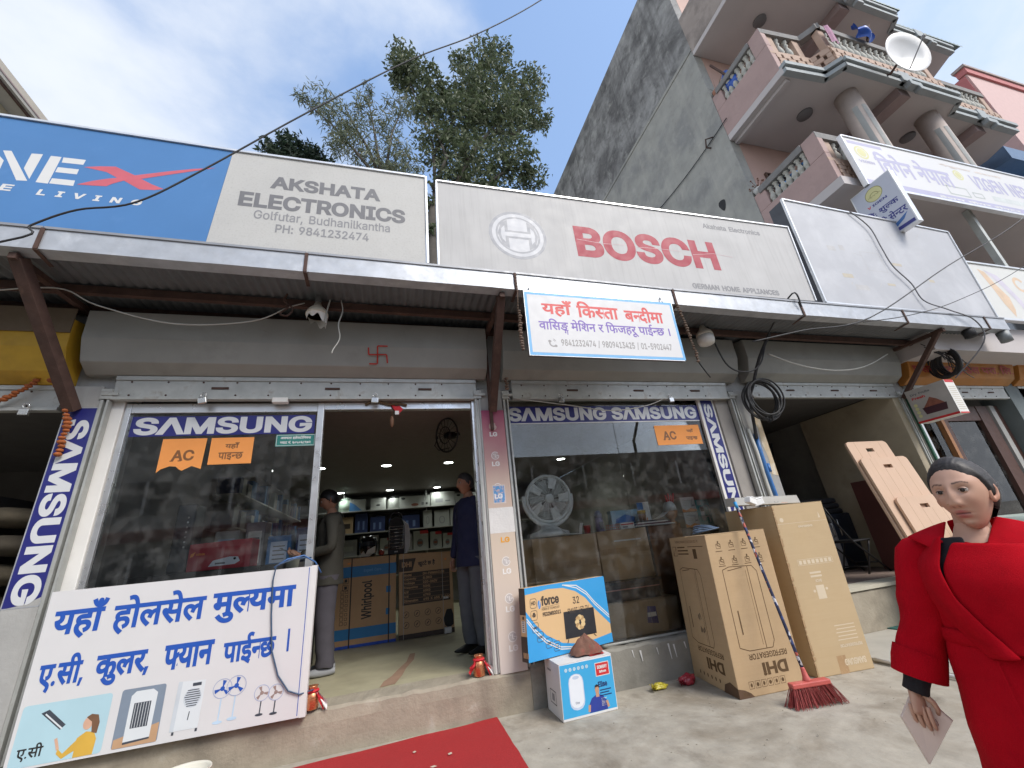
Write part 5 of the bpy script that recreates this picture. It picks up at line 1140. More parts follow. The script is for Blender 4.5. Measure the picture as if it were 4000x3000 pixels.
p.text('हेल्थ केयर सेन्टर', 1.9, .04, 4.4, .12, m_vg, .003); p.disc(.34, .88, .17, .17, m_gld, 1, 'logo'); p.ring(.34, .88, .11, .13, m_vg, 1.5, 'logo'); p.text('VIGEN', .14, .60, .54, .67, m_lil, .004)
p.text('िवगेन नेपाल', .62, .40, 2.68, 1.0, m_lil, .018); p.disc(3.02, .84, .14, .14, m_gld, 1, 'logo'); p.ring(3.02, .84, .085, .10, m_vg, 1.5, 'logo'); p.text('VIGEN NEPAL', 3.35, .52, 5.6, .92, m_lil, .014)
p.frame(2.35, .22, 2.95, .44, .035, m_bgr, 1, 'printed_picture'); p.frame(3.1, .26, 3.4, .38, .03, m_bgr, 1, 'printed_picture'); p.rect(3.7, .26, 5.0, .40, M('faded_pale', (.60, .63, .62), .5), 1, 'printed_picture')
p.text('नेचुरल थेरापी', 2.6, 1.02, 4.6, 1.10, M('faded_peach', (.66, .58, .52), .5), .003); p.done(vg)
vb = thing('projecting_sign', 'projecting white box sign with navy lettering and round yellow emblem', 'sign', (8.05, -.75, 5.5))
box('box_body', m_tin, vb, 8.0, 8.11, -1.07, -.41, 5.50, 6.62, bevel=.006)
p = Pl((7.998, -.41, 5.5), (0, -1, 0), (0, 0, 1), .0006); m_vf = M('lightbox_lilac', (.50, .53, .62), .5, var=.03); m_nv = M('sign_navy', (.035, .04, .22), .5)
p.rect(.02, .02, .64, 1.10, m_vf, 1, 'face'); p.disc(.33, .90, .13, .13, m_gld, 2, 'emblem'); p.ring(.33, .90, .125, .135, M('emblem_olive', (.25, .23, .08), .5), 2.6, 'emblem'); p.ring(.33, .87, .06, .07, M('emblem_olive', (.25, .23, .08)), 3, 'emblem', 0, 180, 14)
for k in range(4): p.ring(.255 + .05 * k, .86, .018, .024, M('emblem_olive', (.25, .23, .08)), 3.3, 'emblem', 0, 180, 8)
p.text('V', .16, .69, .215, .74, m_red, .003, 2); p.text('IGEN', .235, .69, .47, .735, m_nv, .002, 2)
p.text('िन: शु<ल्क', .08, .47, .58, .63, m_nv, .005, 2); p.text('थेरापी से<न्टर', .05, .27, .62, .43, m_nv, .005, 2); p.poly([(.2, .12), (.45, .2), (.6, .26), (.52, .17), (.34, .09)], M('sign_blue_wave', (.05, .15, .4), .5), 2); p.rect(.3, .03, .63, .09, m_nv, 2)
p.done(vb)
ls_ = thing('signboard', 'white signboard with faded orange shapes beyond the canopy end', 'signboard', (10.5, -.75, 3.95))
box('panel', M('leaf_sign_white', (.68, .68, .65), .5, var=.02), ls_, 9.0, 14.5, -.76, -.70, 3.95, 5.06); m = MB(); m.bar((9, -.74, 5.07), (14.5, -.74, 5.07), .08, .03); m.bar((9, -.74, 3.94), (14.5, -.74, 3.94), .08, .04); m.build('edge_trim', m_tin, ls_)
p = front(9.5, -.7605, 3.95); po_ = M('faded_orange', (.70, .52, .36), .5); py_ = M('faded_lemon', (.72, .72, .55), .5); pl_ = M('faded_mauve', (.62, .58, .66), .5)
p.poly([(.05, 1.0), (.2, .95), (.3, .7), (.45, .45), (.4, .2), (.3, .05), (.2, .3), (.15, .6)], po_, 1); p.poly([(.2, 1.0), (.5, .9), (.75, .4), (.7, .05), (.6, .4), (.4, .75)], pl_, 1.6); p.ring(1.0, .75, .1, .16, po_, 1, a0=30, a1=320); p.text('वन जडीबुटी', 1.3, .6, 2.6, .85, po_, .006); p.rect(.9, .2, 1.25, .45, py_, 1); p.poly([(1.0, .35), (1.15, .08), (1.25, .1), (1.1, .37)], po_, 1.6)
p.done(ls_)
m = MB(); pass
osb = shutter('orange painted roller shutter box with red lettering beyond the third shop', 7.8, 10.2, 7.74, 10.35, 2.86, M('orange_shutter_paint', (.42, .17, .03), .6, var=.15, vs=1.5, stain=((.30, .16, .05), 1.2, .5, .72, .7)))
p = front(7.75, -.2, 3.2); p.v = Vector((0, -.12, .99)).normalized(); p.n = p.u.cross(p.v); p.o = Vector((7.75, -.188, 3.3)); p.lift = .006; m_orl = M('brush_red', (.30, .03, .025), .6)
p.text('गत फसन नाटिङ', .35, .14, 2.25, .33, m_orl, .006); p.text('<फसन मट हाउस प्रा. िल.', .02, -.09, 2.5, .09, m_orl, .006); p.done(osb)
os2 = shutter('second orange shutter box at the right edge of the row', 10.6, 13.4, 10.5, 13.5, 2.86, M('orange_shutter_paint', (.42, .17, .03)))
p = front(10.6, -.19, 3.3); p.v = Vector((0, -.12, .99)).normalized(); p.n = p.u.cross(p.v); p.lift = .006; p.text('फसन हाउस', .1, .1, 1.4, .3, m_orl, .006); p.text('प्रा. िल. सेन्टर', .05, -.09, 1.5, .07, m_orl, .006); p.done(os2)
sl2 = MB(); sl2.hexa([(8.9, -.6, 3.3), (10.4, -.6, 3.42), (10.4, .9, 3.42), (8.9, .9, 3.3), (8.9, -.6, 3.415), (10.4, -.6, 3.418), (10.4, .9, 3.418), (8.9, .9, 3.415)])

# shop fronts below
box('pillar', M('green_grey_pillar', (.15, .18, .185), .7, var=.12, vs=3, stain=((.42, .42, .38), 12, .68, .74, .8)), pb_, 10.25, 10.95, .0, .4, .34, 3.4)
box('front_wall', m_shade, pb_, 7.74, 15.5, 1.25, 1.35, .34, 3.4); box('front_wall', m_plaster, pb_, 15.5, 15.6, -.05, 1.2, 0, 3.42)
dk = thing('shop_door', 'brown wooden shop door frame with glass beyond the third shop', 'door', (8.8, .2, .35)); m_br = M('door_brown', (.085, .042, .032), .5, var=.15, vs=5); m_wd = M('door_light_wood', (.33, .15, .06), .5, var=.12)
for a in ((7.8, 7.95), (8.62, 8.74), (9.62, 9.9), (10.1, 10.2)): box('frame', m_br, dk, a[0], a[1], .2, .3, .34, 2.8)
box('frame', m_br, dk, 7.951, 8.619, .21, .29, 2.62, 2.8); box('frame', m_br, dk, 8.741, 9.619, .21, .29, 2.55, 2.8); box('frame', m_wd, dk, 8.43, 8.5, .12, .19, .36, 2.6); box('frame', m_plaster, dk, 9.94, 10.06, .18, .3, .34, 2.8)
for a, b_ in ((7.96, 8.61), (8.75, 9.61)): MB().box(a, b_, .25, .256, .36, 2.54).build('pane', m_glass, dk)
box('frame', m_br, dk, 10.96, 11.1, .2, .3, .34, 2.9); box('frame', m_br, dk, 11.9, 12.05, .2, .3, .34, 2.9); MB().box(11.11, 11.89, .25, .256, .36, 2.88).build('pane', m_glass, dk)
wt = thing('notice_sheet', 'crumpled white paper stuck on the green grey pillar', 'notice', (10.6, 0, 2.1)); p = front(10.45, -.001, 1.95); p.poly([(0, .05), (.3, 0), (.34, .38), (.24, .42), (.02, .38)], M('paper_soiled', (.58, .55, .52), .8, var=.15, vs=14), 1, 'paper'); p.poly([(.05, -.35), (.16, -.38), (.18, -.14), (.08, -.12)], M('paper_blue', (.1, .22, .5), .7), 1, 'paper'); p.done(wt)
gb = thing('guide_rail', 'green and white shutter rail of the third shop right side', 'rail', (7.66, 0, .5)); box('channel', M('rail_green', (.02, .10, .06), .5), gb, 7.625, 7.66, -.03, -.001, .5, 2.86); box('channel', m_tin, gb, 7.662, 7.72, -.02, -.001, .5, 2.86); box('latch', m_white, gb, 7.60, 7.80, -.05, -.031, 1.72, 1.80); box('latch', m_white, gb, 7.64, 7.78, -.05, -.031, 1.58, 1.63)
hb3 = thing('hanging_carton', 'hanging white printed carton beside the third shop pillar', 'carton', (7.52, -.35, 2.4)); box('body', m_white, hb3, 7.46, 7.66, -.62, -.12, 2.42, 2.92, bevel=.004)
p = Pl((7.459, -.12, 2.42), (0, -1, 0), (0, 0, 1), .0005); p.rect(0, 0, .5, .5, M('carton_face_grey', (.42, .40, .38), .5), 1); p.rect(0, 0, .5, .03, m_red, 2); p.poly([(.14, .1), (.4, .1), (.42, .2), (.12, .2)], M('print_plum', (.06, .02, .03), .5), 2, 'printed_picture'); p.poly([(.14, .2), (.4, .2), (.33, .28), (.26, .33), (.2, .26)], M('print_fruit', (.25, .09, .06), .5, var=.3, vs=40), 2, 'printed_picture')
p.text('Dry Fruits', .05, .40, .3, .44, m_g1, .002); p.text('Fresh', .05, .345, .22, .38, m_red, .002)
for k in range(4): p.disc(.06, .1 + .09 * k * .6, .025, .025, m_gld, 2, 'printed_picture', 12)
p.done(hb3); p = front(7.47, -.621, 2.42); p.rect(0, .46, .18, .5, m_red, 1); p.rect(0, 0, .18, .02, m_red, 1)
for k in range(12): p.rect(.02, .06 + .03 * k, .16, .068 + .03 * k, M('print_line', (.55, .5, .4), .5), 1)
p.done(hb3)

# neighbouring pink and white block at the far right
nb = thing('terrace_block', 'pale pink and white block with blue edges at the right', 'building', (18, 1, 0)); m_pk = M('pale_pink_paint', (.60, .42, .40), .8, var=.05); m_pk2 = M('deep_pink_paint', (.48, .17, .17), .8, var=.08)
box('wall', m_pk, nb, 17.95, 30, .0, 9, 0, 14.25); box('wall', M('pale_panel', (.55, .60, .60), .7, var=.05), nb, 15.75, 17.949, .4, 9, 0, 9.6); box('wall', m_pk, nb, 15.8, 17.949, 3.0, 9, 9.6, 13.2)
box('parapet', m_pk2, nb, 17.9, 30, -.06, .2, 14.25, 14.5); box('parapet', M('parapet_cap', (.35, .30, .28), .8), nb, 17.85, 30, -.1, .24, 14.5, 14.6); box('side_panel', m_pk2, nb, 17.90, 17.948, .05, 3.0, 12.6, 14.2)
for z in (9.6, 8.3): box('edge_beam', M('blue_beam', (.09, .17, .30), .6, var=.06), nb, 15.7, 26, -.25, .38, z, z + .45 if z > 9 else z + .3)
box('edge_post', M('blue_beam', (.09, .17, .30)), nb, 17.6, 18.2, -.2, .39, 5.5, 9.6)

# beige building at the far left
lb_ = thing('beige_building', 'beige flat roofed building rising at the far left', 'building', (-9, 3, 0)); m_bg = M('beige_render', (.50, .44, .32), .8, var=.06)
box('wall', m_bg, lb_, -14, -6.86, 1.0, 12, 0, 9.59); box('roof_slab', M('slab_grey', (.40, .385, .35), .8, var=.06), lb_, -14.3, -6.5, .7, 12.3, 9.60, 9.68); box('fascia_board', M('fascia_cream', (.52, .475, .40), .7, var=.05), lb_, -14.3, -6.5, .7, 12.3, 9.683, 9.85); box('pipe', m_rust, lb_, -6.58, -6.55, .9, 12, 9.55, 9.599); box('edge_strip', m_beam, lb_, -6.515, -6.49, .69, 12.31, 9.672, 9.70)
# across the street: seen only in the glass
for nm, x0, x1, h, y0, mt, lab in (('shop_terrace', 2.5, 22, 5.9, -16.5, M('far_brown_wall', (.17, .15, .135), .8, var=.1), 'low dark terrace across the street reflected in the right window'), ('grey_house', -20, 1.0, 9.0, -15.5, M('far_grey_wall', (.52, .50, .46), .8, var=.1), 'grey house across the street reflected in the left window')):
    r = thing(nm, lab, 'building', ((x0 + x1) / 2, y0, 0)); box('wall', mt, r, x0, x1, y0 - 8, y0, -.1, h); box('fascia', M('far_red_band', (.22, .06, .05), .8), r, x0, x1, y0 + .001, y0 + .4, 3.0, 3.4)
    for k in range(int((x1 - x0) / 3)):
        for z in ((.2, 2.6), (4.0, 5.3)) + (((7, 8.6),) if h > 9 else ()):
            w_ = box('window', m_glz, r, x0 + .7 + 3 * k, x0 + 2.3 + 3 * k, y0 + .002, y0 + .03, z[0], z[1]); box('frame', m_white, w_, x0 + 1.45 + 3 * k, x0 + 1.55 + 3 * k, y0 + .031, y0 + .05, z[0], z[1])
sl_ = thing('street_lamp', 'dark street lamp across the road seen in the glass', 'lamp', (9.0, -9.5, 0)); m = MB(); m.tube([(9, -9.5, -.1), (9, -9.5, 4.8), (9.3, -9.4, 5.6), (10.0, -9.2, 6.2)], .06, 8); m.build('pole', m_dark, sl_); m = MB(); m.bar((9.9, -9.2, 6.15), (10.5, -9.1, 6.45), .22, .12); m.build('lamp_head', m_dark, sl_, bevel=.03)

# ================================================================== TREES BEHIND THE SHOPS
def leafmat(name, c1, c2, c3):
    m = bpy.data.materials.new(name); m.use_nodes = True; t = m.node_tree; b = t.nodes['Principled BSDF']; b.inputs['Roughness'].default_value = .5
    a = t.nodes.new('ShaderNodeVertexColor'); a.layer_name = 'leafcol'; t.links.new(a.outputs[0], b.inputs['Base Color'])
    tr = t.nodes.new('ShaderNodeBsdfTranslucent'); t.links.new(a.outputs[0], tr.inputs[0]); mx = t.nodes.new('ShaderNodeMixShader'); mx.inputs[0].default_value = .3
    t.links.new(b.outputs[0], mx.inputs[1]); t.links.new(tr.outputs[0], mx.inputs[2]); t.links.new(mx.outputs[0], t.nodes['Material Output'].inputs['Surface']); return m, (c1, c2, c3)
def crown(parent, blobs, y, dens, ls, mat, cols, seed, droop=.2, aspect=.42, dep=1.0):
    r_ = random.Random(seed); V = []; F = []; CC = []
    for bx_, bz, br_ in blobs:
        n_ = int(dens * br_ * br_)
        cl = [(r_.gauss(0, .52), r_.gauss(0, .52), r_.gauss(0, .52)) for _ in range(max(4, n_ // 14))]
        for k in range(n_):
            c0 = cl[r_.randrange(len(cl))]; q = Vector((c0[0] + r_.gauss(0, .16), c0[1] + r_.gauss(0, .16), c0[2] + r_.gauss(0, .16)))
            if q.length > 1.12: continue
            p = Vector((bx_ + q.x * br_, y + q.y * br_ * dep, bz + q.z * br_)); L_ = ls * r_.uniform(.65, 1.25)
            d = Vector((r_.uniform(-1, 1), r_.uniform(-1, 1), r_.uniform(-.9, .6) - droop)).normalized(); s = d.cross(Vector((r_.uniform(-1, 1), r_.uniform(-1, 1), r_.uniform(-1, 1)))).normalized() * (L_ * aspect * .5)
            b = len(V); n3 = d.cross(s).normalized() * L_ * .06
            V += [p, p + d * L_ * .45 + s + n3, p + d * L_, p + d * L_ * .45 - s + n3]; F.append((b, b + 1, b + 2, b + 3)); c = cols[0] if r_.random() < .5 else (cols[1] if r_.random() < .75 else cols[2]); v_ = r_.uniform(.75, 1.25); CC.append((c[0] * v_, c[1] * v_, c[2] * v_, 1))
    o = parent.location; me = bpy.data.meshes.new('crown'); me.from_pydata([v - o for v in V], [], F); me.materials.append(mat)
    at = me.color_attributes.new('leafcol', 'FLOAT_COLOR', 'CORNER')
    at.data.foreach_set('color', [c for q in CC for _ in range(4) for c in q])
    ob = bpy.data.objects.new('crown', me); COL.objects.link(ob); ob.parent = parent; return tag(ob, kind='stuff')
m_bark = M('bark', (.085, .075, .065), .9, var=.2, vs=4)
def limb(parent, name, pts, r0, r1):
    n_ = len(pts); m = MB(); m.tube(pts, [r0 + (r1 - r0) * k / (n_ - 1) for k in range(n_)], 7); return m.build(name, m_bark, parent)
tr = thing('broadleaf_tree', 'tall broadleaf tree rising behind the pale signboards', 'tree', (1.4, 9, 0))
limb(tr, 'trunk', [(1.5, 9, 0), (1.35, 9.0, 6), (1.375, 9, 12.3), (1.44, 9, 15), (2.48, 9, 16.4), (3.7, 9, 19.2), (5.5, 9, 22.1)], .30, .04)
for q in ([(1.41, 9, 13.6), (1.59, 9.1, 16.5), (1.54, 9, 18.7), (.54, 8.9, 22.5)], [(2.48, 9, 16.4), (3.87, 9, 16.64), (5.07, 9, 17.85), (6.4, 9, 18)], [(3.0, 9, 17.6), (3.2, 9.3, 20.5), (3.4, 9, 23.4), (4.3, 9, 25.3)], [(1.55, 9, 18), (2.4, 9, 20), (3.0, 9, 22.5)], [(4.4, 9, 20.3), (5.6, 9.2, 20.6), (6.8, 9, 21.7)], [(1.5, 8.9, 15.8), (2.1, 8.7, 17.6), (1.3, 8.8, 20.6)]): limb(tr, 'limb', q, .11, .025)
lm, lc = leafmat('leaf_broad', (.085, .115, .06), (.13, .16, .085), (.20, .22, .14))
MAIN = [(0.22, 24.16, .87), (1.15, 22.72, 1.0), (4.54, 25.28, 1.32), (6.54, 24.02, 1.22), (3.46, 23.46, 1.1), (6.82, 21.68, .81), (4.85, 20.96, 1.52), (2.91, 20.44, 1.28), (1.66, 18.74, 1.06), (3.39, 18.15, 1.37), (5.23, 18.22, 1.25), (6.31, 17.6, .74), (2.26, 16.64, .92), (1.24, 20.88, .85), (1.24, 15.12, .48), (1.41, 13.64, .42), (3.86, 16.48, .85), (.07, 22.95, .54), (3.03, 25.18, .55), (5.53, 26.87, .69), (4.2, 22.2, 1.2), (5.9, 22.6, 1.1), (2.3, 22.0, .9), (.55, 23.4, .9)]
crown(tr, MAIN, 9, 1150, .25, lm, lc, 3)
tf = thing('feathery_tree', 'thin feathery leaved tree between the dark bush and broadleaf tree', 'tree', (-.6, 8.6, 0))
limb(tf, 'trunk', [(-.5, 8.6, 0), (-.55, 8.6, 10), (-.6, 8.6, 15.5)], .2, .1)
for q in ([(-.6, 8.6, 15.4), (-1.73, 8.6, 17.1), (-2.68, 8.6, 18.4), (-3.9, 8.6, 19.6)], [(-.6, 8.6, 15.5), (-1.14, 8.6, 17.2), (-1.9, 8.6, 18.8), (-2.2, 8.6, 19.6)], [(-.5, 8.6, 15.5), (-.24, 8.6, 18.4), (.18, 8.6, 20)], [(-.6, 8.6, 15.5), (-.9, 8.6, 18), (-1.3, 8.6, 20.6)]): limb(tf, 'limb', q, .075, .02)
lf, lfc = leafmat('leaf_feather', (.14, .17, .11), (.17, .20, .13), (.22, .205, .11))
FEA = [(-3.16, 19.7, .69), (-3.86, 19.73, .33), (-2.3, 18.66, .9), (-1.43, 19.71, .53), (-1.55, 17.46, .9), (-.56, 18.96, .75), (-.02, 17.21, .84), (-.82, 16.44, .7), (.5, 16.42, .63), (-2.33, 17.27, .53), (-1.36, 20.92, .38), (.07, 20.14, .67), (-.2, 16.0, .6)]
crown(tf, FEA, 8.6, 1050, .30, lf, lfc, 5, .5, .17)
td = thing('dense_bush_tree', 'small dark dense tree just above the speckled board', 'tree', (-4.2, 10, 0)); limb(td, 'trunk', [(-4.2, 10, 0), (-4.2, 10, 17)], .14, .06)
ld_, ldc = leafmat('leaf_dark', (.022, .042, .026), (.035, .06, .036), (.06, .085, .055)); crown(td, [(-5.15, 18.09, .5), (-4.61, 18.54, .6), (-3.98, 18.21, .62), (-3.24, 17.91, .52), (-4.42, 17.65, .75), (-3.6, 17.4, .7), (-2.8, 17.4, .45)], 10, 1500, .24, ld_, ldc, 9)
# ================================================================== INSIDE THE SHOPS
m_lamp = M('downlight_glow', (.9, .9, .85), .5, var=0, emit=((.93, 1.0, .93), 9.0))
for k, (x, y) in enumerate(((-.144, 3.8), (1.006, 3.77), (-1.286, 3.8), (-1.25, 6.68), (-.107, 6.66), (1.05, 6.66), (2.25, 3.9), (3.4, 3.9), (2.3, 6.6))):
    r = thing('ceiling_light', ['round ceiling downlight, nearer row middle of doorway', 'round ceiling downlight, nearer row right of doorway', 'round ceiling downlight, nearer row behind silver post', 'round ceiling downlight, far row left above green tin', 'round ceiling downlight, far row above the rice cooker', 'round ceiling downlight, far row right over mixer boxes', 'round ceiling downlight above the white fan', 'round ceiling downlight near right window orange paper', 'round ceiling downlight in far row behind the fan'][k], 'light', (x, y, 2.99), 'ceiling downlights in the appliance shop')
    m = MB(); m.lathe([(0, 0), (.085, 0), (.085, -.004), (0, -.004)], (x, y, 2.994), 20); m.build('diffuser', m_lamp, r)
    m = MB(); m.torus((x, y, 2.993), .092, .008, (0, 0, 1), 24, 6); m.build('rim', m_wht, r)
    ld = bpy.data.lights.new('downlight', 'SPOT'); ld.energy = 6; ld.color = (.93, 1, .94); ld.spot_size = 2.4; ld.spot_blend = .6; ld.shadow_soft_size = .08
    lo_ = bpy.data.objects.new('downlight', ld); COL.objects.link(lo_); lo_.parent = r; lo_.location = (0, 0, -.03)
# counter cartons
m_cd = M('carton_brown_dim', (.50, .31, .165), .8, var=.06); m_bluep = M('carton_band_blue', (.03, .19, .42), .5, var=.05)
WH = [(-.79, 2.573, .302), (.035, 2.573, .302), (.035, 3.2, .302), (-.79, 3.2, .302), (-.79, 2.573, 1.41), (.035, 2.573, 1.40), (.035, 3.2, 1.40), (-.79, 3.2, 1.41)]
wh = carton('appliance_carton', 'brown carton with blue bands and sideways lettering inside doorway', 'carton', WH, m_cd)
p, W_, H_ = face(WH, 0, 1, 4); p.rect(0, .86, W_, 1.0, m_bluep, 1); p.rect(0, .10, W_, .23, m_bluep, 1); p.rect(0, 0, W_, .035, M('strap_blue', (.02, .08, .45), .5), 1.4)
p.text('Whirlpool', .36, .32, .53, .80, m_inkk, .005, 2, rot=3); p.text('Expert Care', .38, .905, .62, .955, M('pale_blue_ink', (.10, .30, .55), .5), .002, 2)
for x in (.21, .72): p.rect(x, 0, x + .016, H_, m_dark, 2.5, 'strap')
for k in range(8): p.frame(.09, .28 + .055 * k, .13, .32 + .055 * k, .005, m_inkk, 1, 'icon'); p.frame(.15, .28 + .055 * k, .18, .31 + .055 * k, .005, m_inkk, 1, 'icon')
for k in range(2): p.frame(.11, .70 + .09 * k, .18, .77 + .09 * k, .006, m_inkk, 1, 'icon'); p.rect(.13, .715 + .09 * k, .165, .755 + .09 * k, m_inkk, 1.3, 'icon')
p.rect(.69, .62, .75, .70, m_bluep, 1.3); p.rect(.69, .34, .74, .42, m_bluep, 1.3); p.rect(.16, 1.03, .20, 1.055, m_or, 1.2, 'price_tag'); p.done(wh)
WM = [(.075, 2.573, .302), (.85, 2.60, .302), (.85, 3.2, .302), (.075, 3.2, .302), (.075, 2.573, 1.405), (.85, 2.60, 1.37), (.85, 3.2, 1.37), (.075, 3.2, 1.405)]
wm = carton('appliance_carton', 'brown washing machine carton with black specification table inside doorway', 'carton', WM, M('carton_tan_dim', (.50, .32, .175), .8, var=.05))
p, W_, H_ = face(WM, 0, 1, 4); p.poly([(.0, .86), (.19, .86), (.24, 1.03), (0, 1.03)], m_dkp, 1); p.text('DHi', .04, .915, .18, .99, m_cd, .004, 2); p.rect(.05, .42, .73, .84, m_dkp, 1)
rows = [('Model', 'DH-FWM8A01GB'), ('Capacity', '8.0KG'), ('Voltage', '220-240V'), ('Frequency', '50Hz'), ('N.W', '63KG'), ('G.W', '67KG'), ('Dimension', '695 X 655 X 890')]
for k, (a, b_) in enumerate(rows):
    z = .79 - .056 * k; p.text(a, .07, z, .07 + .022 * len(a), z + .034, m_cd, .0015, 2); p.text(b_, .34, z, .34 + .026 * len(b_), z + .034, m_cd, .0015, 2); p.rect(.06, z - .012, .72, z - .009, m_cd, 1.5)
p.text('खुट्टे छ है', .27, .90, .52, .99, m_inkk, .003, 2); p.rect(0, 0, W_, .06, m_dkp, 1); p.rect(.66, .96, .69, .985, m_or, 1.5, 'price_tag'); p.rect(.63, .44, .70, .47, m_wht, 1.8, 'label')
for k in range(8): p.ring(.10 + .15 * (k % 4), .30 - .13 * (k // 4), .036, .042, m_dkp, 1, 'icon', n=14); p.line([(.085 + .15 * (k % 4), .285 - .13 * (k // 4)), (.115 + .15 * (k % 4), .315 - .13 * (k // 4))], .012, m_dkp, 1.5, 'icon')
p.poly([(.62, .18), (.67, .30), (.74, .30), (.765, .22), (.765, .10), (.70, .06), (.64, .10)], m_dark, 1.6, 'torn_hole')
for x in (.06, .62): p.rect(x, 0, x + .006, H_, M('strap_pale', (.45, .45, .42), .4), 2.5, 'strap')
p.done(wm)
box('machine_foot', m_wht, wm, .70, .80, 2.52, 2.59, .303, .38, bevel=.01)
# helmet, ornament, heater on the cartons
hm = thing('helmet', 'black motorcycle helmet with cream graphics on brown carton', 'helmet', (-.37, 2.85, 1.415)); m_hel = M('helmet_black', (.012, .012, .013), .15, var=.05); m_cr = M('helmet_cream', (.55, .52, .42), .35, var=.05)
m = MB()
m.grid(lambda u, v: (-.37 + .135 * math.cos(2 * PI * u) * math.sin(PI * (.08 + .72 * v)) ** .8, 2.85 + .165 * math.sin(2 * PI * u) * math.sin(PI * (.08 + .72 * v)) ** .8, 1.60 + .15 * math.cos(PI * (.02 + .80 * v)) - .03), 28, 14); m.lathe([(.0, 0), (.10, .0), (.115, .05)], (-.37, 2.85, 1.415), 24); m.build('shell', m_hel, hm)
m = MB(); m.grid(lambda u, v: (-.37 + .14 * math.cos(math.radians(200 + 140 * u)), 2.85 + .172 * math.sin(math.radians(200 + 140 * u)), 1.60 + .06 * (v - .5)), 16, 3); m.build('visor', m_glz, hm)
m = MB(); m.quad([(-.49, 2.685, 1.425), (-.43, 2.672, 1.50), (-.40, 2.67, 1.45), (-.37, 2.67, 1.51), (-.26, 2.69, 1.56), (-.27, 2.688, 1.47), (-.35, 2.67, 1.42)]); m.build('graphic', m_cr, hm)
rb = thing('red_ornament', 'small red round ornament beside the helmet', 'ornament', (-.175, 2.66, 1.41)); m = MB(); m.ball((-.175, 2.66, 1.455), .043, 14, 10); m.build('ball', M('ornament_red', (.30, .05, .03), .3), rb); box('stand', m_dark, rb, -.2, -.15, 2.63, 2.69, 1.402, 1.418)
ht_ = thing('room_heater', 'black halogen room heater with chrome bars and white back', 'heater', (.05, 2.85, 1.41))
m = MB(); m.prism([(-.115, 0), (.125, 0), (.125, .40), (.09, .50), (.0, .545), (-.09, .50), (-.115, .40)], lambda u, v, d: (.03 + u, d, 1.412 + v), 2.70, 2.80); m.build('casing', m_dark, ht_, bevel=.01)
m = MB(); m.prism([(-.09, .0), (.15, 0), (.19, .1), (.20, .25), (.17, .42), (.08, .5), (-.05, .45)], lambda u, v, d: (.05 + u, d, 1.412 + v), 2.801, 2.95); m.build('back_shell', M('heater_white', (.55, .55, .54), .4), ht_, bevel=.01)
for k in range(6): m = MB(); m.tube([(-.07, 2.69, 1.52 + .05 * k), (.135, 2.69, 1.52 + .05 * k)], .006, 6); m.build('bar', m_steel, ht_)
m = MB(); m.tube([(-.07, 2.69, 1.49), (-.07, 2.69, 1.81), (.135, 2.69, 1.81), (.135, 2.69, 1.49), (-.07, 2.69, 1.49)], .005, 6); m.build('grille_frame', m_steel, ht_)
p = front(0, 2.699, 1.43); p.text('DHi', .01, .01, .055, .03, m_wht, .001); p.done(ht_)
m = MB(); m.torus((.03, 2.76, 1.93), .09, .014, (0, 1, 0), 20, 6, 0, 0, PI); m.build('handle', m_dark, ht_)
# back shelves and goods
sh_ = thing('wall_shelf', 'long white wall shelves on the shop back wall', 'shelf', (0, 7.2, 1.3)); m_shf = M('shelf_white', (.5, .5, .48), .5, var=.04)
for z, x0, x1 in ((2.56, -2.3, 4.2), (2.05, -2.3, 4.2), (1.55, -2.3, 4.2), (1.05, -2.3, 4.2)): box('board', m_shf, sh_, x0, x1, 6.75, 7.45, z - .025, z)
for x in (-1.2, .78, 2.4): box('upright', m_shf, sh_, x, x + .03, 6.9, 7.48, .3, 2.98)
gd = [('M', 'pale green milk can tin on the top shelf', -1.13, .40, 'can'), ('C', 'blue and white carton on the top shelf beside green can', -.86, .36, 'bw'), ('C', 'white square carton with black pan picture on the top shelf', -.38, .36, 'w'), ('R', 'white rice cooker with dark lid on the top shelf', -.0, .32, 'rc'), ('C', 'long white mixer carton right of rice cooker, top shelf', .50, .74, 'mx'), ('C', 'larger plain white carton on the top shelf centre right', 1.2, .62, 'w2'), ('C', 'second long white mixer carton on the top shelf right', 1.86, .66, 'mx'), ('C', 'rightmost white mixer carton on the top shelf by the ceiling', 2.52, .6, 'mx')]
m_gw = M('goods_white', (.40, .41, .385), .55, var=.04); m_ggr = M('goods_pale_green', (.36, .45, .38), .4, var=.05); m_gbl = M('goods_blue', (.05, .17, .38), .5, var=.06); m_gdk = M('goods_dark_blue', (.02, .035, .12), .5, var=.1)
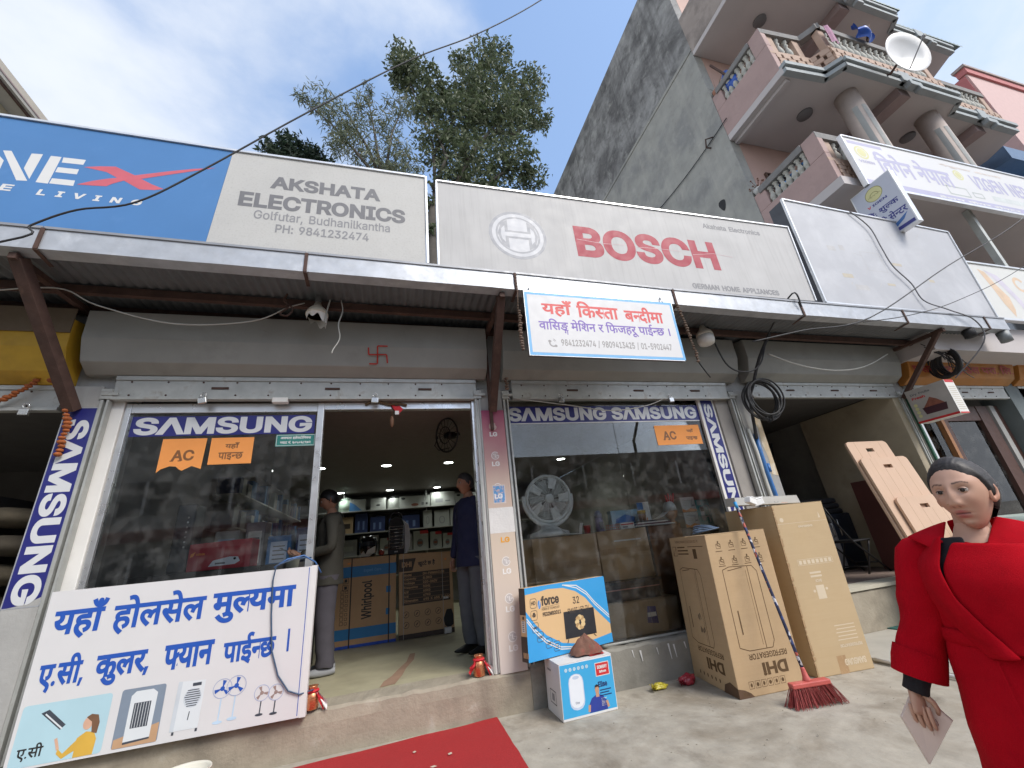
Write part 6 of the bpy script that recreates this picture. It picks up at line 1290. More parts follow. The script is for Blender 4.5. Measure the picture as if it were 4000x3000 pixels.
for k_, lab, x, w_, st_ in gd:
    if st_ in ('can', 'rc'):
        r = thing('milk_can' if st_ == 'can' else 'rice_cooker', lab, 'can' if st_ == 'can' else 'cooker', (x, 6.95, 2.56)); m = MB(); m.lathe([(0, 0), (.16, 0), (.18, .02), (.18, .24), (.14, .27), (.13, .30)] if st_ == 'can' else [(0, 0), (.15, 0), (.165, .03), (.165, .22), (.15, .25)], (x, 6.95, 2.562), 20); m.build('body', m_ggr if st_ == 'can' else m_gw, r)
        m = MB(); m.lathe([(.15, 0), (.14, .03), (.05, .06), (.02, .085), (0, .085)], (x, 6.95, 2.562 + (.28 if st_ == 'can' else .25)), 16); m.build('lid', m_ggr if st_ == 'can' else m_dark, r); continue
    h = .27 if st_ != 'w2' else .33; B8 = [(x - w_ / 2, 6.78, 2.561), (x + w_ / 2, 6.78, 2.561), (x + w_ / 2, 7.2, 2.561), (x - w_ / 2, 7.2, 2.561)]; B8 += [(a, b_, c + h) for a, b_, c in B8]
    r = carton('goods_carton', lab, 'carton', B8, m_gw, 'goods on the back shelves', seam=False); p, W_, H_ = face(B8, 0, 1, 4)
    if st_ == 'bw': p.poly([(0, 0), (W_ * .8, 0), (W_ * .35, H_ * .55), (0, H_ * .8)], m_gbl, 1)
    if st_ == 'w': p.disc(W_ * .5, H_ * .38, .05, .02, m_dark, 1, 'printed_picture'); p.rect(W_ * .3, H_ * .65, W_ * .7, H_ * .7, m_g2, 1)
    if st_ == 'mx':
        p.disc(W_ * .12, H_ * .8, .05, .028, m_dark, 1, 'logo'); p.disc(W_ * .5, H_ * .2, .09, .035, M('goods_brown_food', (.22, .08, .05), .6), 1, 'printed_picture'); p.rect(W_ * .72, H_ * .12, W_ * .8, H_ * .4, m_g1, 1); p.rect(W_ * .86, H_ * .15, W_ * .93, H_ * .35, m_dark, 1); p.frame(W_ * .78, H_ * .55, W_ * .86, H_ * .85, .012, m_g2, 1)
    if st_ == 'w2': p.rect(W_ * .2, H_ * .2, W_ * .5, H_ * .5, m_g2, 1); p.rect(W_ * .6, H_ * .25, W_ * .8, H_ * .35, m_g1, 1)
    p.done(r)
rg = random.Random(12); used_ = set(); NM = {0: ('white', m_gw), 1: ('blue', m_gbl), 2: ('dark blue', m_gdk), 3: ('red topped white', m_gw), 4: ('grey', M('goods_grey', (.28, .28, .28), .5)), 5: ('tan', m_card)}
shelfname = {2.05: 'second', 1.55: 'third', 1.05: 'lowest'}; cnt = {}
for z in (2.05, 1.55):
    x = -1.25
    while x < 1.9:
        w_ = rg.uniform(.2, .42); h = rg.uniform(.26, .44); kk = (2 if (-1.1 < x < -.1 and z == 2.05) else (rg.choice((0, 3, 3, 0)) if x > .2 else rg.choice((0, 1, 2, 3, 4, 5)))); col, mt = NM[kk]
        B8 = [(x, 6.80, z + .001), (x + w_, 6.80, z + .001), (x + w_, 7.3, z + .001), (x, 7.3, z + .001)]; B8 += [(a, b_, c + h) for a, b_, c in B8]
        cnt[(z, col)] = cnt.get((z, col), 0) + 1; o_ = ('first', 'second', 'third', 'fourth', 'fifth', 'sixth', 'seventh', 'eighth', 'ninth', 'tenth', 'eleventh', 'twelfth')[cnt[(z, col)] - 1]
        r = carton('goods_carton', '%s goods carton, %s of its colour from left on the %s back shelf' % (col, o_, shelfname[z]), 'carton', B8, mt, 'goods on the back shelves', seam=False); p, W_, H_ = face(B8, 0, 1, 4)
        if kk == 3: p.rect(W_ * .45, H_ * .82, W_, H_, m_red, 1); p.disc(W_ * .45, H_ * .35, W_ * .22, H_ * .22, m_g1, 1, 'printed_picture', 12); p.rect(W_ * .3, H_ * .28, W_ * .6, H_ * .42, M('goods_brown_food', (.22, .08, .05)), 1.5)
        elif kk == 0: p.disc(W_ * .5, H_ * .4, W_ * .2, H_ * .25, m_g2, 1, 'printed_picture', 10); p.disc(W_ * .5, H_ * .4, W_ * .14, H_ * .19, m_gw, 1.5, 'printed_picture', 10)
        elif kk == 2:
            for q in range(2): p.rect(W_ * (.2 + .4 * q), H_ * .15, W_ * (.35 + .4 * q), H_ * .6, M('goods_bottle', (.15, .22, .42), .5), 1)
        else: p.rect(W_ * .2, H_ * .3, W_ * .8, H_ * .6, m_gw if kk != 5 else m_dkp, 1)
        p.done(r); x += w_ + rg.uniform(.02, .10)
# left window display
m_ctr = M('counter_dark', (.05, .045, .04), .5)
box('top', m_ctr, thing('counter', 'dark display counter behind the left window', 'counter', (-1.6, .8, .3)), -2.28, -.9, .45, 1.9, .31, 1.39)
RB = [(-1.83, .55, 1.392), (-1.33, .60, 1.392), (-1.33, .85, 1.392), (-1.83, .80, 1.392), (-1.83, .55, 1.63), (-1.33, .60, 1.65), (-1.33, .85, 1.65), (-1.83, .80, 1.63)]
rb_ = carton('iron_carton', 'bright red carton with white appliance picture in left window', 'carton', RB, M('carton_red', (.40, .02, .035), .5, var=.05), seam=False); p, W_, H_ = face(RB, 0, 1, 4)
p.poly([(.17, .03), (.38, .035), (.42, .06), (.40, .10), (.33, .105), (.2, .08)], m_hl, 1, 'printed_picture'); p.rect(.22, .045, .30, .06, m_g1, 1.6); p.disc(.375, .085, .012, .012, m_dark, 1.8, 'printed_picture', 10); p.poly([(.02, .15), (.055, .17), (.04, .13), (.015, .12)], m_or, 1); p.text('USHA', .06, .135, .13, .155, m_or, .001); p.done(rb_)
tw = thing('tower_speaker', 'tall dark tower with a row of buttons in left window', 'speaker', (-1.9, .75, 1.392)); box('body', M('tower_grey', (.05, .055, .06), .4), tw, -2.03, -1.87, .65, .9, 1.392, 2.02, bevel=.02)
for k in range(7): m = MB(); m.ball((-1.92, .648, 1.62 + .045 * k), .009, 8, 6); m.build('button', m_wht, tw)
cu = thing('plastic_cup', 'cream plastic tub behind the glass by the silver post', 'tub', (-.9, .3, 1.392)); m = MB(); m.lathe([(0, 0), (.05, 0), (.062, .085), (.066, .09), (.058, .09), (.045, .01), (0, .01)], (-.905, .35, 1.33), 18); m.build('body', M('tub_cream', (.55, .53, .42), .5), cu)
box('shelf', m_shf, thing('window_shelf', 'narrow shelf carrying tub behind the left window', 'shelf', (-.9, .3, 1.3)), -1.3, -.76, .2, .44, 1.29, 1.328)
for k, (x, y, z, w_, h, c, lab) in enumerate(((-1.95, 1.45, 1.392, .24, .42, m_gw, 'tall white carton standing behind the red carton'), (-1.66, 1.5, 1.392, .2, .50, m_g2, 'grey carton behind the red carton in left window'), (-1.42, 1.5, 1.392, .25, .33, m_gbl, 'blue carton behind the red carton in left window'), (-1.12, 1.5, 1.392, .18, .4, m_gdk, 'dark navy carton behind the red carton right end'))):
    B8 = [(x, y, z), (x + w_, y, z), (x + w_, y + .25, z), (x, y + .25, z)]; B8 += [(a, b_, c_ + h) for a, b_, c_ in B8]; r = carton('goods_carton', lab, 'carton', B8, c, seam=False); p, W_, H_ = face(B8, 0, 1, 4); p.rect(W_ * .15, H_ * .1, W_ * .85, H_ * .8, m_lt if k == 1 else m_hs, 1)
    for q in range(4): p.rect(W_ * .25, H_ * (.2 + .14 * q), W_ * .75, H_ * (.24 + .14 * q), m_g1, 1.6)
    p.done(r)
ss = thing('side_rack', 'dark wall rack of packets on the shop left wall', 'rack', (-2.3, 4, 1)); 
for z in (1.5, 1.95, 2.4): box('board', m_shf, ss, -2.39, -2.05, 2.4, 6.6, z - .02, z)
rr = random.Random(31); 
for z, o_ in ((1.5, 'lowest'), (1.95, 'middle'), (2.4, 'top')):
    m = MB(); y = 2.45
    while y < 6.5: d_ = rr.uniform(.08, .22); m.box(-2.37, -2.10 + rr.uniform(-.06, .03), y, y + d_, z + .001, z + rr.uniform(.2, .36), rr.randrange(4)); y += d_ + .03
    tag(m.build('packets', [m_gw, m_gdk, m_gbl, M('goods_grey', (.28, .28, .28))], ss), kind='stuff')
# right window display
def simple_carton(name, lab, x0, x1, y0, y1, z0, z1, mt, rot=0, **k):
    B8 = [(x0, y0, z0), (x1, y0, z0), (x1, y1, z0), (x0, y1, z0)]; c = Vector(((x0 + x1) / 2, (y0 + y1) / 2, 0)); R_ = Matrix.Rotation(rot, 3, 'Z'); B8 = [tuple(c + R_ @ (Vector(q) - c)) for q in B8]; B8 += [(a, b_, z1) for a, b_, c_ in B8]; return carton(name, lab, 'carton', B8, mt, **k), B8
WC = M('window_cardboard', (.46, .31, .17), .8, var=.06, grain=((.40, .27, .15), (2, 2, 50), .3))
c1, B8 = simple_carton('cardboard_carton', 'plain taped carton under the white fan', 1.45, 2.225, .40, .9, .862, 1.375, WC); p, W_, H_ = face(B8, 0, 1, 4); p.rect(0, .19, W_, .25, m_tape, 1, 'tape'); p.done(c1)
c1, B8 = simple_carton('cardboard_carton', 'plain taped carton right of the one under fan', 2.237, 2.885, .40, .9, .862, 1.385, WC); p, W_, H_ = face(B8, 0, 1, 4); p.rect(0, .27, W_, .33, m_tape, 1, 'tape'); p.rect(.2, .40, .55, .415, m_lt, 1, 'tape'); p.done(c1)
c1, B8 = simple_carton('cardboard_carton', 'low brown carton at the bottom of the right window', 1.3, 2.96, .20, .75, .352, .66, m_card3); p, W_, H_ = face(B8, 0, 1, 4); p.poly([(1.25, .10), (1.38, .08), (1.38, .24), (1.28, .25)], m_navy, 1, 'label'); p.rect(1.27, .15, 1.37, .19, m_lt, 1.5, 'label'); p.done(c1)
bt_ = thing('black_appliance', 'flat black appliance with thin red line between the cartons', 'appliance', (2.3, .5, .66)); box('body', m_dark, bt_, 1.5, 2.83, .28, .9, .662, .83, bevel=.006); box('top_plate', M('dark_teal_plate', (.02, .03, .04), .3), bt_, 1.45, 2.86, .26, .92, .831, .858); box('trim_line', M('rose_line', (.45, .2, .17), .4), bt_, 1.5, 2.83, .272, .279, .775, .785)
wc_ = thing('wooden_cabinet', 'brown wooden cabinet behind the right window glass', 'cabinet', (3.2, .6, .33)); box('body', M('cabinet_wood', (.21, .095, .04), .45, var=.12, vs=3, grain=((.14, .06, .025), (14, 14, 1.2), .5)), wc_, 2.98, 3.46, .52, 1.0, .335, 1.40, bevel=.004); box('edge', m_ctr, wc_, 2.955, 2.979, .5, 1.0, .335, 1.41); box('body', m_ctr, wc_, 3.461, 4.05, .58, 1.0, .335, 1.335)
# fan
fn_ = thing('box_fan', 'white round table fan standing on cartons in right window', 'fan', (1.72, .58, 1.376)); m_fan = M('fan_white', (.70, .71, .68), .4, var=.03)
FC = Vector((1.765, .55, 1.815)); ax_f = Vector((-.1, -1, -.06)).normalized(); RF = .262
m = MB(); m.torus(FC, RF, .02, ax_f, 40, 8); m.torus(FC - ax_f * .06, RF - .005, .018, ax_f, 40, 8); m.build('rim', m_fan, fn_)
A3 = ax_f.to_track_quat('Z', 'Y').to_matrix()
m = MB()
for rr_ in [.05 + .0165 * k for k in range(13)]:
    for s in range(5):
        if .06 < rr_ < .095 and False: continue
        m.torus(FC + ax_f * (.03 - .028 * (rr_ / RF) ** 2), rr_, .0034, ax_f, 9, 4, 0, 2 * PI * s / 5 + .16, 2 * PI * (s + 1) / 5 - .16)
for k in range(20):
    a = 2 * PI * k / 20
    m.tube([FC + A3 @ Vector((r_ * math.cos(a + .25 * r_ / RF), r_ * math.sin(a + .25 * r_ / RF), .034 - .028 * (r_ / RF) ** 2)) for r_ in (.05, .15, .26)], .0042, 4)
tag(m.build('grille', m_fan, fn_), kind='stuff')
m = MB()
for s in range(5):
    a0 = 2 * PI * s / 5; pts = []
    for q in range(7): pts.append(FC + A3 @ Vector((.25 * math.cos(a0 + (q / 6 - .5) * .42), .25 * math.sin(a0 + (q / 6 - .5) * .42), .008)))
    for q in range(7): pts.append(FC + A3 @ Vector((.115 * math.cos(a0 + (.5 - q / 6) * .7), .115 * math.sin(a0 + (.5 - q / 6) * .7), .03)))
    m.quad(pts)
m.build('grille_plate', m_fan, fn_)
m = MB(); m.lathe([(.055, 0), (.055, .012), (.045, .02), (0, .022)], FC + ax_f * .028, 20, axis=ax_f); m.build('hub_cap', m_fan, fn_)
m = MB()
for s in range(5):
    a0 = 2 * PI * s / 5 + .4; m.quad([FC + A3 @ Vector((r_ * math.cos(a0 + t_), r_ * math.sin(a0 + t_), z_)) for r_, t_, z_ in ((.05, 0, -.02), (.22, -.1, -.045), (.235, .5, -.015), (.05, .9, -.05))])
m.build('blade', M('fan_blade', (.55, .57, .55), .4), fn_)
m = MB(); m.tube([FC + A3 @ Vector((.305 * math.cos(a), .305 * math.sin(a), -.03)) for a in [math.radians(d) for d in range(180 - 0, 361, 12)]] if (A3 @ Vector((0, -1, 0))).z < 0 else [FC + A3 @ Vector((.305 * math.cos(a), .305 * math.sin(a), -.03)) for a in [math.radians(d) for d in range(0, 181, 12)]], (.028, .018), 8) if False else None
for k in range(1):
    pts = []
    for d in range(-8, 189, 7):
        a = math.radians(d); pts.append(FC + Vector((-.302 * math.cos(a), .0, -.302 * math.sin(a))) + Vector((0, .03, 0)))
    m = MB(); m.tube(pts, [(.02, .026)] * len(pts), 8); m.build('yoke', m_fan, fn_, bevel=0)
m = MB(); m.lathe([(.0, 0), (.225, 0), (.23, .01), (.225, .05), (.14, .07), (.10, .09), (.09, .13)], (1.735, .58, 1.388), 28); m.build('base', m_fan, fn_)
m = MB(); m.tube([(1.64, .42, 1.475), (1.62, .40, 1.50), (1.66, .40, 1.51), (1.73, .38, 1.50), (1.80, .36, 1.45), (1.86, .345, 1.395), (2.05, .38, 1.388)], .006, 6); m.build('power_cord', m_wht, fn_)
# small goods on top of cartons and cabinet
def bottle(): 
    r = thing('water_bottle', 'lilac drinking bottle standing on the cartons in right window', 'bottle', (2.37, .56, 1.387)); m = MB(); m.lathe([(0, 0), (.05, 0), (.052, .01), (.05, .13), (.045, .15), (.045, .16)], (2.37, .56, 1.387), 18); m.build('body', M('lilac_plastic', (.30, .27, .40), .3), r); m = MB(); m.lathe([(.048, .16), (.05, .2), (.036, .22), (.03, .24), (0, .245)], (2.37, .56, 1.387), 18); m.build('cap', M('lilac_grey', (.33, .34, .42), .4), r); box('label', m_g1, r, 2.345, 2.395, .503, .508, 1.41, 1.50)
bottle()
r = thing('red_cup', 'small red plastic cup on the cartons by the fan', 'cup', (2.2, .52, 1.38)); m = MB(); m.lathe([(0, 0), (.035, 0), (.042, .09), (.044, .092), (.036, .09), (.03, .01), (0, .01)], (2.185, .52, 1.38), 16); m.build('body', M('cup_red', (.45, .04, .035), .4), r)
r = thing('loose_leaflet', 'curled white leaflet beside the small red cup', 'paper', (2.1, .5, 1.38)); m = MB(); m.grid(lambda u, v: (2.07 + .05 * u + .03 * v * v, .5 + .03 * u, 1.385 + .12 * v), 4, 8); m.build('sheet', m_lt, r)
r = thing('wire_basket', 'red wire tray with white carton lying on it', 'tray', (2.6, .6, 1.387)); m = MB()
for k in range(8): m.tube([(2.43 + .025 * k, .5, 1.395), (2.43 + .025 * k, .5, 1.45)], .003, 4)
for z in (1.395, 1.42, 1.45): m.tube([(2.42, .5, z), (2.62, .5, z)], .003, 4)
m.build('wires', M('tray_red', (.4, .04, .04), .5), r)
r, B8 = simple_carton('small_carton', 'small white flat carton in front of the blue one', 2.60, 2.79, .48, .6, 1.387, 1.46, m_lt); p, W_, H_ = face(B8, 0, 1, 4); p.rect(.01, .05, .18, .062, m_red, 1); p.rect(.03, .02, .1, .035, m_g2, 1); p.done(r)
r, B8 = simple_carton('small_carton', 'pale blue carton behind the red wire tray', 2.62, 3.0, .70, .8, 1.40, 1.62, M('pale_blue_carton', (.30, .48, .60), .5)); p, W_, H_ = face(B8, 0, 1, 4); p.poly([(.03, .03), (.3, .05), (.34, .13), (.2, .17), (.06, .12)], M('print_blue_blob', (.04, .18, .5), .5), 1, 'printed_picture'); p.done(r)
r, B8 = simple_carton('small_carton', 'white and blue upright carton beside the yellow lidded jar', 3.02, 3.2, .72, .82, 1.41, 1.70, m_lt); p, W_, H_ = face(B8, 0, 1, 4); p.rect(0, .2, W_ * .5, H_, m_gbl, 1); p.rect(W_ * .6, .03, W_ * .7, .1, m_or, 1); p.done(r)
r = thing('spice_jar', 'small jar with yellow lid among the right window goods', 'jar', (2.98, .6, 1.41)); m = MB(); m.lathe([(0, 0), (.045, 0), (.05, .06), (.045, .08)], (2.98, .58, 1.47), 14); m.build('body', M('jar_brown', (.25, .13, .06), .3), r); m = MB(); m.lathe([(.05, .08), (.052, .12), (0, .122)], (2.98, .58, 1.47), 14); m.build('lid', M('lid_yellow', (.6, .38, .03), .4), r)
r = thing('book_stack', 'stack of books and papers on the wooden cabinet', 'books', (3.15, .65, 1.405))
for k in range(4): MB().box(2.80 + .03 * k, 3.36 - .04 * k, .48 + .01 * k, .78, 1.404 + .016 * k, 1.404 + .016 * k + .014).build('book', [m_lt, M('book_maroon', (.12, .02, .03), .5), m_lt, m_dark][k], r)
m = MB(); m.grid(lambda u, v: (3.1 + .25 * u, .5 + .15 * v, 1.47 + .10 * u * u), 6, 2); m.build('open_page', m_lt, r)
r = thing('egg_cup_ornament', 'egg shaped white and wood pen holder with red pens', 'ornament', (3.38, .6, 1.405)); m = MB(); m.lathe([(0, 0), (.06, 0), (.035, .02), (.03, .04), (.075, .09), (.088, .15)], (3.40, .58, 1.405), 18); m.build('cup', M('turned_wood', (.42, .22, .1), .4), r); m = MB(); m.lathe([(.088, .151), (.08, .21), (.05, .26), (0, .275)], (3.40, .58, 1.405), 18); m.build('egg', m_fan, r); m = MB()
for k in range(4): m.tube([(3.37 + .025 * k, .56, 1.62), (3.36 + .04 * k, .55, 1.75 + .02 * (k % 2))], .010, 6)
m.build('pen', m_red, r)
for z, lb in ((1.337, 'lower white carton with orange wave in right window'), (1.525, 'upper white carton with orange wave in right window')):
    r, B8 = simple_carton('tap_carton', lb, 3.60, 3.815, .60, .8, z, z + .185, m_lt, seam=False); p, W_, H_ = face(B8, 0, 1, 4); p.poly([(0, 0), (W_, 0), (W_, .025), (W_ * .6, .045), (W_ * .3, .02), (0, .045)], m_or, 1)
    for q in range(4): p.rect(.02, .08 + .02 * q, .12, .086 + .02 * q, M('print_line', (.55, .5, .4)), 1)
    p.line([(.15, .06), (.17, .15)], .005, m_g1, 1); p.rect(.16, .07, .2, .085, m_g1, 1); p.done(r)
r, B8 = simple_carton('tap_carton', 'turquoise carton with white tap picture in right window', 3.825, 4.03, .60, .8, 1.337, 1.665, M('turquoise_carton', (.03, .37, .40), .5, var=.04), seam=False); p, W_, H_ = face(B8, 0, 1, 4)
p.rrect(.04, .06, .10, .24, .02, m_hl, 1, 'printed_picture'); p.rect(.05, .18, .10, .24, m_g1, 1.5); p.line([(.07, .10), (.16, .12), (.16, .04)], .02, m_hl, 1.5); p.ring(.14, .21, .04, .048, m_hl, 1, 'printed_picture', 0, 180, 12); p.line([(.185, .21), (.185, .09)], .008, m_hl, 1); p.rect(.02, .26, .08, .32, m_wht, 1); p.done(r)
# wall fan, hanging charm, wall clock etc.
wf = thing('wall_fan', 'black wall fan hanging at the doorway top right', 'fan', (.84, 1.3, 2.85)); m = MB(); FCw = Vector((.66, 1.1, 2.78)); axw = Vector((-.8, -.5, -.1)).normalized(); m.torus(FCw, .22, .012, axw, 32, 6); m.torus(FCw + axw * .03, .11, .006, axw, 24, 6); A4 = axw.to_track_quat('Z', 'Y').to_matrix()
for k in range(16): m.tube([FCw + axw * .03, FCw + A4 @ Vector((.22 * math.cos(k * PI / 8), .22 * math.sin(k * PI / 8), 0))], .004, 4)
m.build('cage', m_black, wf); m = MB(); m.lathe([(.05, 0), (.05, .1), (0, .12)], FCw - axw * .12, 14, axis=axw); m.bar(FCw - axw * .1, (.85, 1.3, 2.85), .04, .04); m.build('motor', m_black, wf); m = MB(); m.tube([(.70, 1.15, 2.62), (.55, 1.1, 2.58), (.50, 1.1, 2.64), (.55, 1.1, 2.78)], .007, 6); m.build('cord', m_black, wf)
hc = thing('hanging_charm', 'small dark hanging charm under red cloth at door head', 'charm', (-.03, .1, 2.6)); m = MB(); m.tube([(-.03, .06, 2.79), (-.03, .06, 2.70)], .003, 4); m.lathe([(0, -.06), (.012, -.05), (.02, -.02), (.022, .03), (.012, .06), (0, .07)], (-.03, .06, 2.64), 10); m.build('body', M('charm_brown', (.13, .06, .03), .6, var=.3, vs=60), hc)
m = MB(); m.grid(lambda u, v: (-.06 + .12 * u + .02 * math.sin(6 * v), .055, 2.80 + .05 * (1 - u) - .10 * v * u + .01 * math.sin(9 * u)), 8, 6); m.build('red_cloth', m_rc, hc); m = MB(); m.grid(lambda u, v: (.0 + .04 * u, .052, 2.72 + .04 * v), 3, 3); m.build('white_tag', m_wht, hc)
m = MB(); m.tube([(-.30, .05, 2.83), (-.24, .045, 2.86), (-.16, .045, 2.86), (-.06, .05, 2.83), (.05, .05, 2.84), (.12, .05, 2.82)], .013, 8); m.build('twig_bundle', M('twig', (.13, .09, .05), .9), hc)
vt = thing('ceiling_vent', 'small brown framed slot high in the shop ceiling', 'vent', (-.5, .9, 2.98)); box('frame', M('vent_brown', (.25, .15, .07), .6), vt, -.62, -.22, .55, .66, 2.965, 2.998); box('opening', m_dark, vt, -.60, -.24, .57, .64, 2.955, 2.964)

# third shop (furniture)
box('poster', M('dim_board', (.16, .14, .12), .8, var=.2, vs=3), thing('wall_panel', 'dim board panels on the third shop back wall', 'panel', (5.8, 3.1, 1.4)), 5.1, 6.7, 3.14, 3.19, 1.35, 2.2)
tvs = thing('wall_television', 'big dark screen tilted on the third shop wall', 'television', (6.2, 2.6, 2.0)); m = MB(); m.hexa([(5.75, 2.3, 1.75), (7.05, 2.2, 1.95), (7.05, 2.26, 1.95), (5.75, 2.36, 1.75), (5.72, 2.1, 2.5), (7.02, 2.0, 2.72), (7.02, 2.06, 2.72), (5.72, 2.16, 2.5)]); m.build('screen', m_dark, tvs, bevel=.01); box('wall_bracket', m_dark, tvs, 6.2, 6.6, 2.3, 3.18, 2.1, 2.2)
sp_ = thing('dark_loudspeaker', 'dark box shape in third shop beside the torn poster', 'speaker', (5.4, 2.4, 1.5)); box('body', m_dark, sp_, 5.15, 5.6, 2.0, 2.5, 1.72, 2.5, bevel=.01); box('bracket', m_dark, sp_, 5.3, 5.4, 2.5, 3.18, 2.0, 2.1)
cb = thing('cabinet', 'low white and navy cabinet in the third shop', 'cabinet', (7.0, 1.5, .49)); box('carcass', M('cab_navy', (.025, .035, .06), .5), cb, 6.3, 7.36, 1.35, 1.9, .50, 1.33); box('door', M('cab_white', (.42, .42, .43), .4), cb, 6.48, 6.92, 1.32, 1.349, .52, 1.32, bevel=.004); box('door', M('cab_navy', (.025, .035, .06)), cb, 6.93, 7.35, 1.32, 1.349, .52, 1.32, bevel=.004)
for x in (6.85, 6.99): m = MB(); m.tube([(x, 1.32, .98), (x, 1.29, .99), (x, 1.29, 1.24), (x, 1.32, 1.25)], .008, 6); m.build('handle', m_steel, cb)
hp = thing('folded_bedding', 'dark heap of folded cloth on the low cabinet', 'bedding', (6.6, 1.6, 1.34)); 
for k in range(3): MB().box(6.32 + .02 * k, 7.3 - .03 * k, 1.36, 1.88, 1.335 + .085 * k, 1.415 + .085 * k).build('fold', M('bedding_dark', (.03, .03, .035), .9, var=.3, vs=8), hp, bevel=.03, jitter=.012)
ch = thing('folding_chair', 'black metal folding chair in the third shop', 'chair', (6.5, .85, .49)); m_ch = M('chair_black', (.018, .018, .02), .4, var=.1)
for y in (.68, 1.05):
    m = MB(); m.tube([(6.05, y, 1.42), (6.16, y, 1.22), (6.36, y, .93), (6.86, y, .49)], .013, 8); m.build('leg', m_ch, ch); m = MB(); m.tube([(6.70, y + .02, .93), (6.66, y + .02, .85), (6.46, y + .02, .49)], .013, 8); m.build('leg', m_ch, ch)
m = MB(); m.hexa([(6.34, .68, .91), (6.72, .68, .92), (6.72, 1.05, .92), (6.34, 1.05, .91), (6.34, .68, .945), (6.72, .68, .945), (6.72, 1.05, .945), (6.34, 1.05, .945)]); m.build('seat', m_ch, ch, bevel=.012)
m = MB(); m.hexa([(6.05, .66, 1.20), (6.09, .66, 1.20), (6.09, 1.07, 1.20), (6.05, 1.07, 1.20), (5.98, .66, 1.46), (6.02, .66, 1.46), (6.02, 1.07, 1.46), (5.98, 1.07, 1.46)]); m.build('backrest', m_ch, ch, bevel=.012)
m = MB(); m.tube([(6.72, .68, .62), (6.72, 1.05, .62)], .010, 6); m.tube([(6.50, .7, .58), (6.50, 1.07, .58)], .010, 6); m.build('stretcher', m_ch, ch)
m_ply = M('pale_plywood', (.60, .42, .30), .55, var=.05, vs=2, grain=((.52, .35, .25), (30, 30, 1.5), .35)); m_pln = M('board_line', (.30, .18, .11), .7)
def lean_board(label, x0, x1, zt, off, x_sk):
    r = thing('folding_table', label, 'table', ((x0 + x1) / 2, -.45, .035)); a = Vector((x0, -.44 - off, .04)); b_ = Vector((x1, -.44 - off, .04)); k = (zt - .04); up = Vector((x_sk, .29 / 1.6 * 1.0 * k / 1.0 * .92, k)); n = (b_ - a).cross(up).normalized() * .028
    top = [a + up, b_ + up]; sl_w = Vector((.13, 0, 0)); 
    # outline with rounded top corners, handle slot cut as four pieces
    e = up.normalized(); L_ = up.length; W_ = (b_ - a).length; u = (b_ - a).normalized()
    def q(s, t_): return a + u * s + e * t_
    hx0, hx1, hy0, hy1 = W_ * .40, W_ * .58, L_ - .15, L_ - .10
    m = MB()
    for P4 in ([(0, 0), (W_, 0), (W_, hy0), (0, hy0)], [(0, hy0), (hx0, hy0), (hx0, hy1), (0, hy1)], [(hx1, hy0), (W_, hy0), (W_, hy1), (hx1, hy1)], [(0, hy1), (W_, hy1), (W_, L_ - .05), (W_ - .012, L_ - .02), (W_ - .05, L_), (.05, L_), (.012, L_ - .02), (0, L_ - .05)]):
        m.prism(P4, lambda s, t_, d: q(s, t_) + n * d, 0.0, 1.0)
    m.build('table_top', m_ply, r, weld=True); p = Pl(a - n * .0, u, e, .0005)
    if p.n.y > 0: p.n = -p.n
    ext = n if n.y < 0 else Vector((0, 0, 0)); p.o = a + ext
    for k_ in range(1, 5):
        s = W_ * k_ / 5
        if hx0 - .02 < s < hx1 + .02: p.line([(s, 0), (s, hy0 - .01)], .004, m_pln, 1, 'board_joint')
        else: p.line([(s, 0), (s, L_ - .01)], .004, m_pln, 1, 'board_joint')
    p.line([(W_ * .2, L_ * .55), (W_ * .6, L_ * .55)], .004, m_pln, 1.4, 'board_joint'); p.done(r)
    m = MB()
    for s in (.1, W_ - .1): m.tube([q(s, .1) - n * (.6 if n.y < 0 else -1.6), q(s, L_ - .3) - n * (.6 if n.y < 0 else -1.6)], .012, 6)
    m.build('folded_leg', m_ch, r)
lean_board('pale wooden table board with slot, tallest and rearmost of three', 5.86, 6.62, 2.19, .0, .0)
lean_board('pale wooden table board with slot, middle one of three leaning', 5.88, 6.74, 1.95, .045, .0)
lean_board('pale wooden table board with slot, shortest and foremost of three', 6.0, 6.86, 1.42, .09, .0)
box('panel', M('dark_red_door', (.10, .035, .03), .5, var=.1), thing('wooden_chest', 'dark red wooden chest by the third shop pillar', 'chest', (7.2, .6, .49)), 6.92, 7.36, .35, .8, .5, 1.75, bevel=.006)
mt_ = MB(); mt_.box(5.45, 6.6, -.55, .0, .036, .046); tag(mt_.build('door_mat', M('green_rug', (.02, .10, .085), .95, var=.2, vs=60), None, org=(6, -.3, .04)), 'dark green mat on the apron below the third shop', 'mat')
pp = MB(); pp.tube([(4.275, -.70, .03), (4.27, -1.0, .028), (4.25, -1.35, .024), (4.24, -1.9, .012)], .014, 8); tag(pp.build('pipe', m_wht, None, org=(4.26, -1, 0)), 'thin white pipe lying along the raised concrete edge', 'pipe')
ba = thing('washbasin', 'pale green glass topped case behind the woman', 'case', (6.8, -1.0, 0)); m = MB(); m.lathe([(.30, .035), (.32, .9), (.40, .98), (.42, 1.08), (.40, 1.09), (.30, 1.0), (0, .95)], (7.0, -.8, 0), 24); m.build('bowl', M('pale_green_glass', (.45, .52, .47), .2), ba)

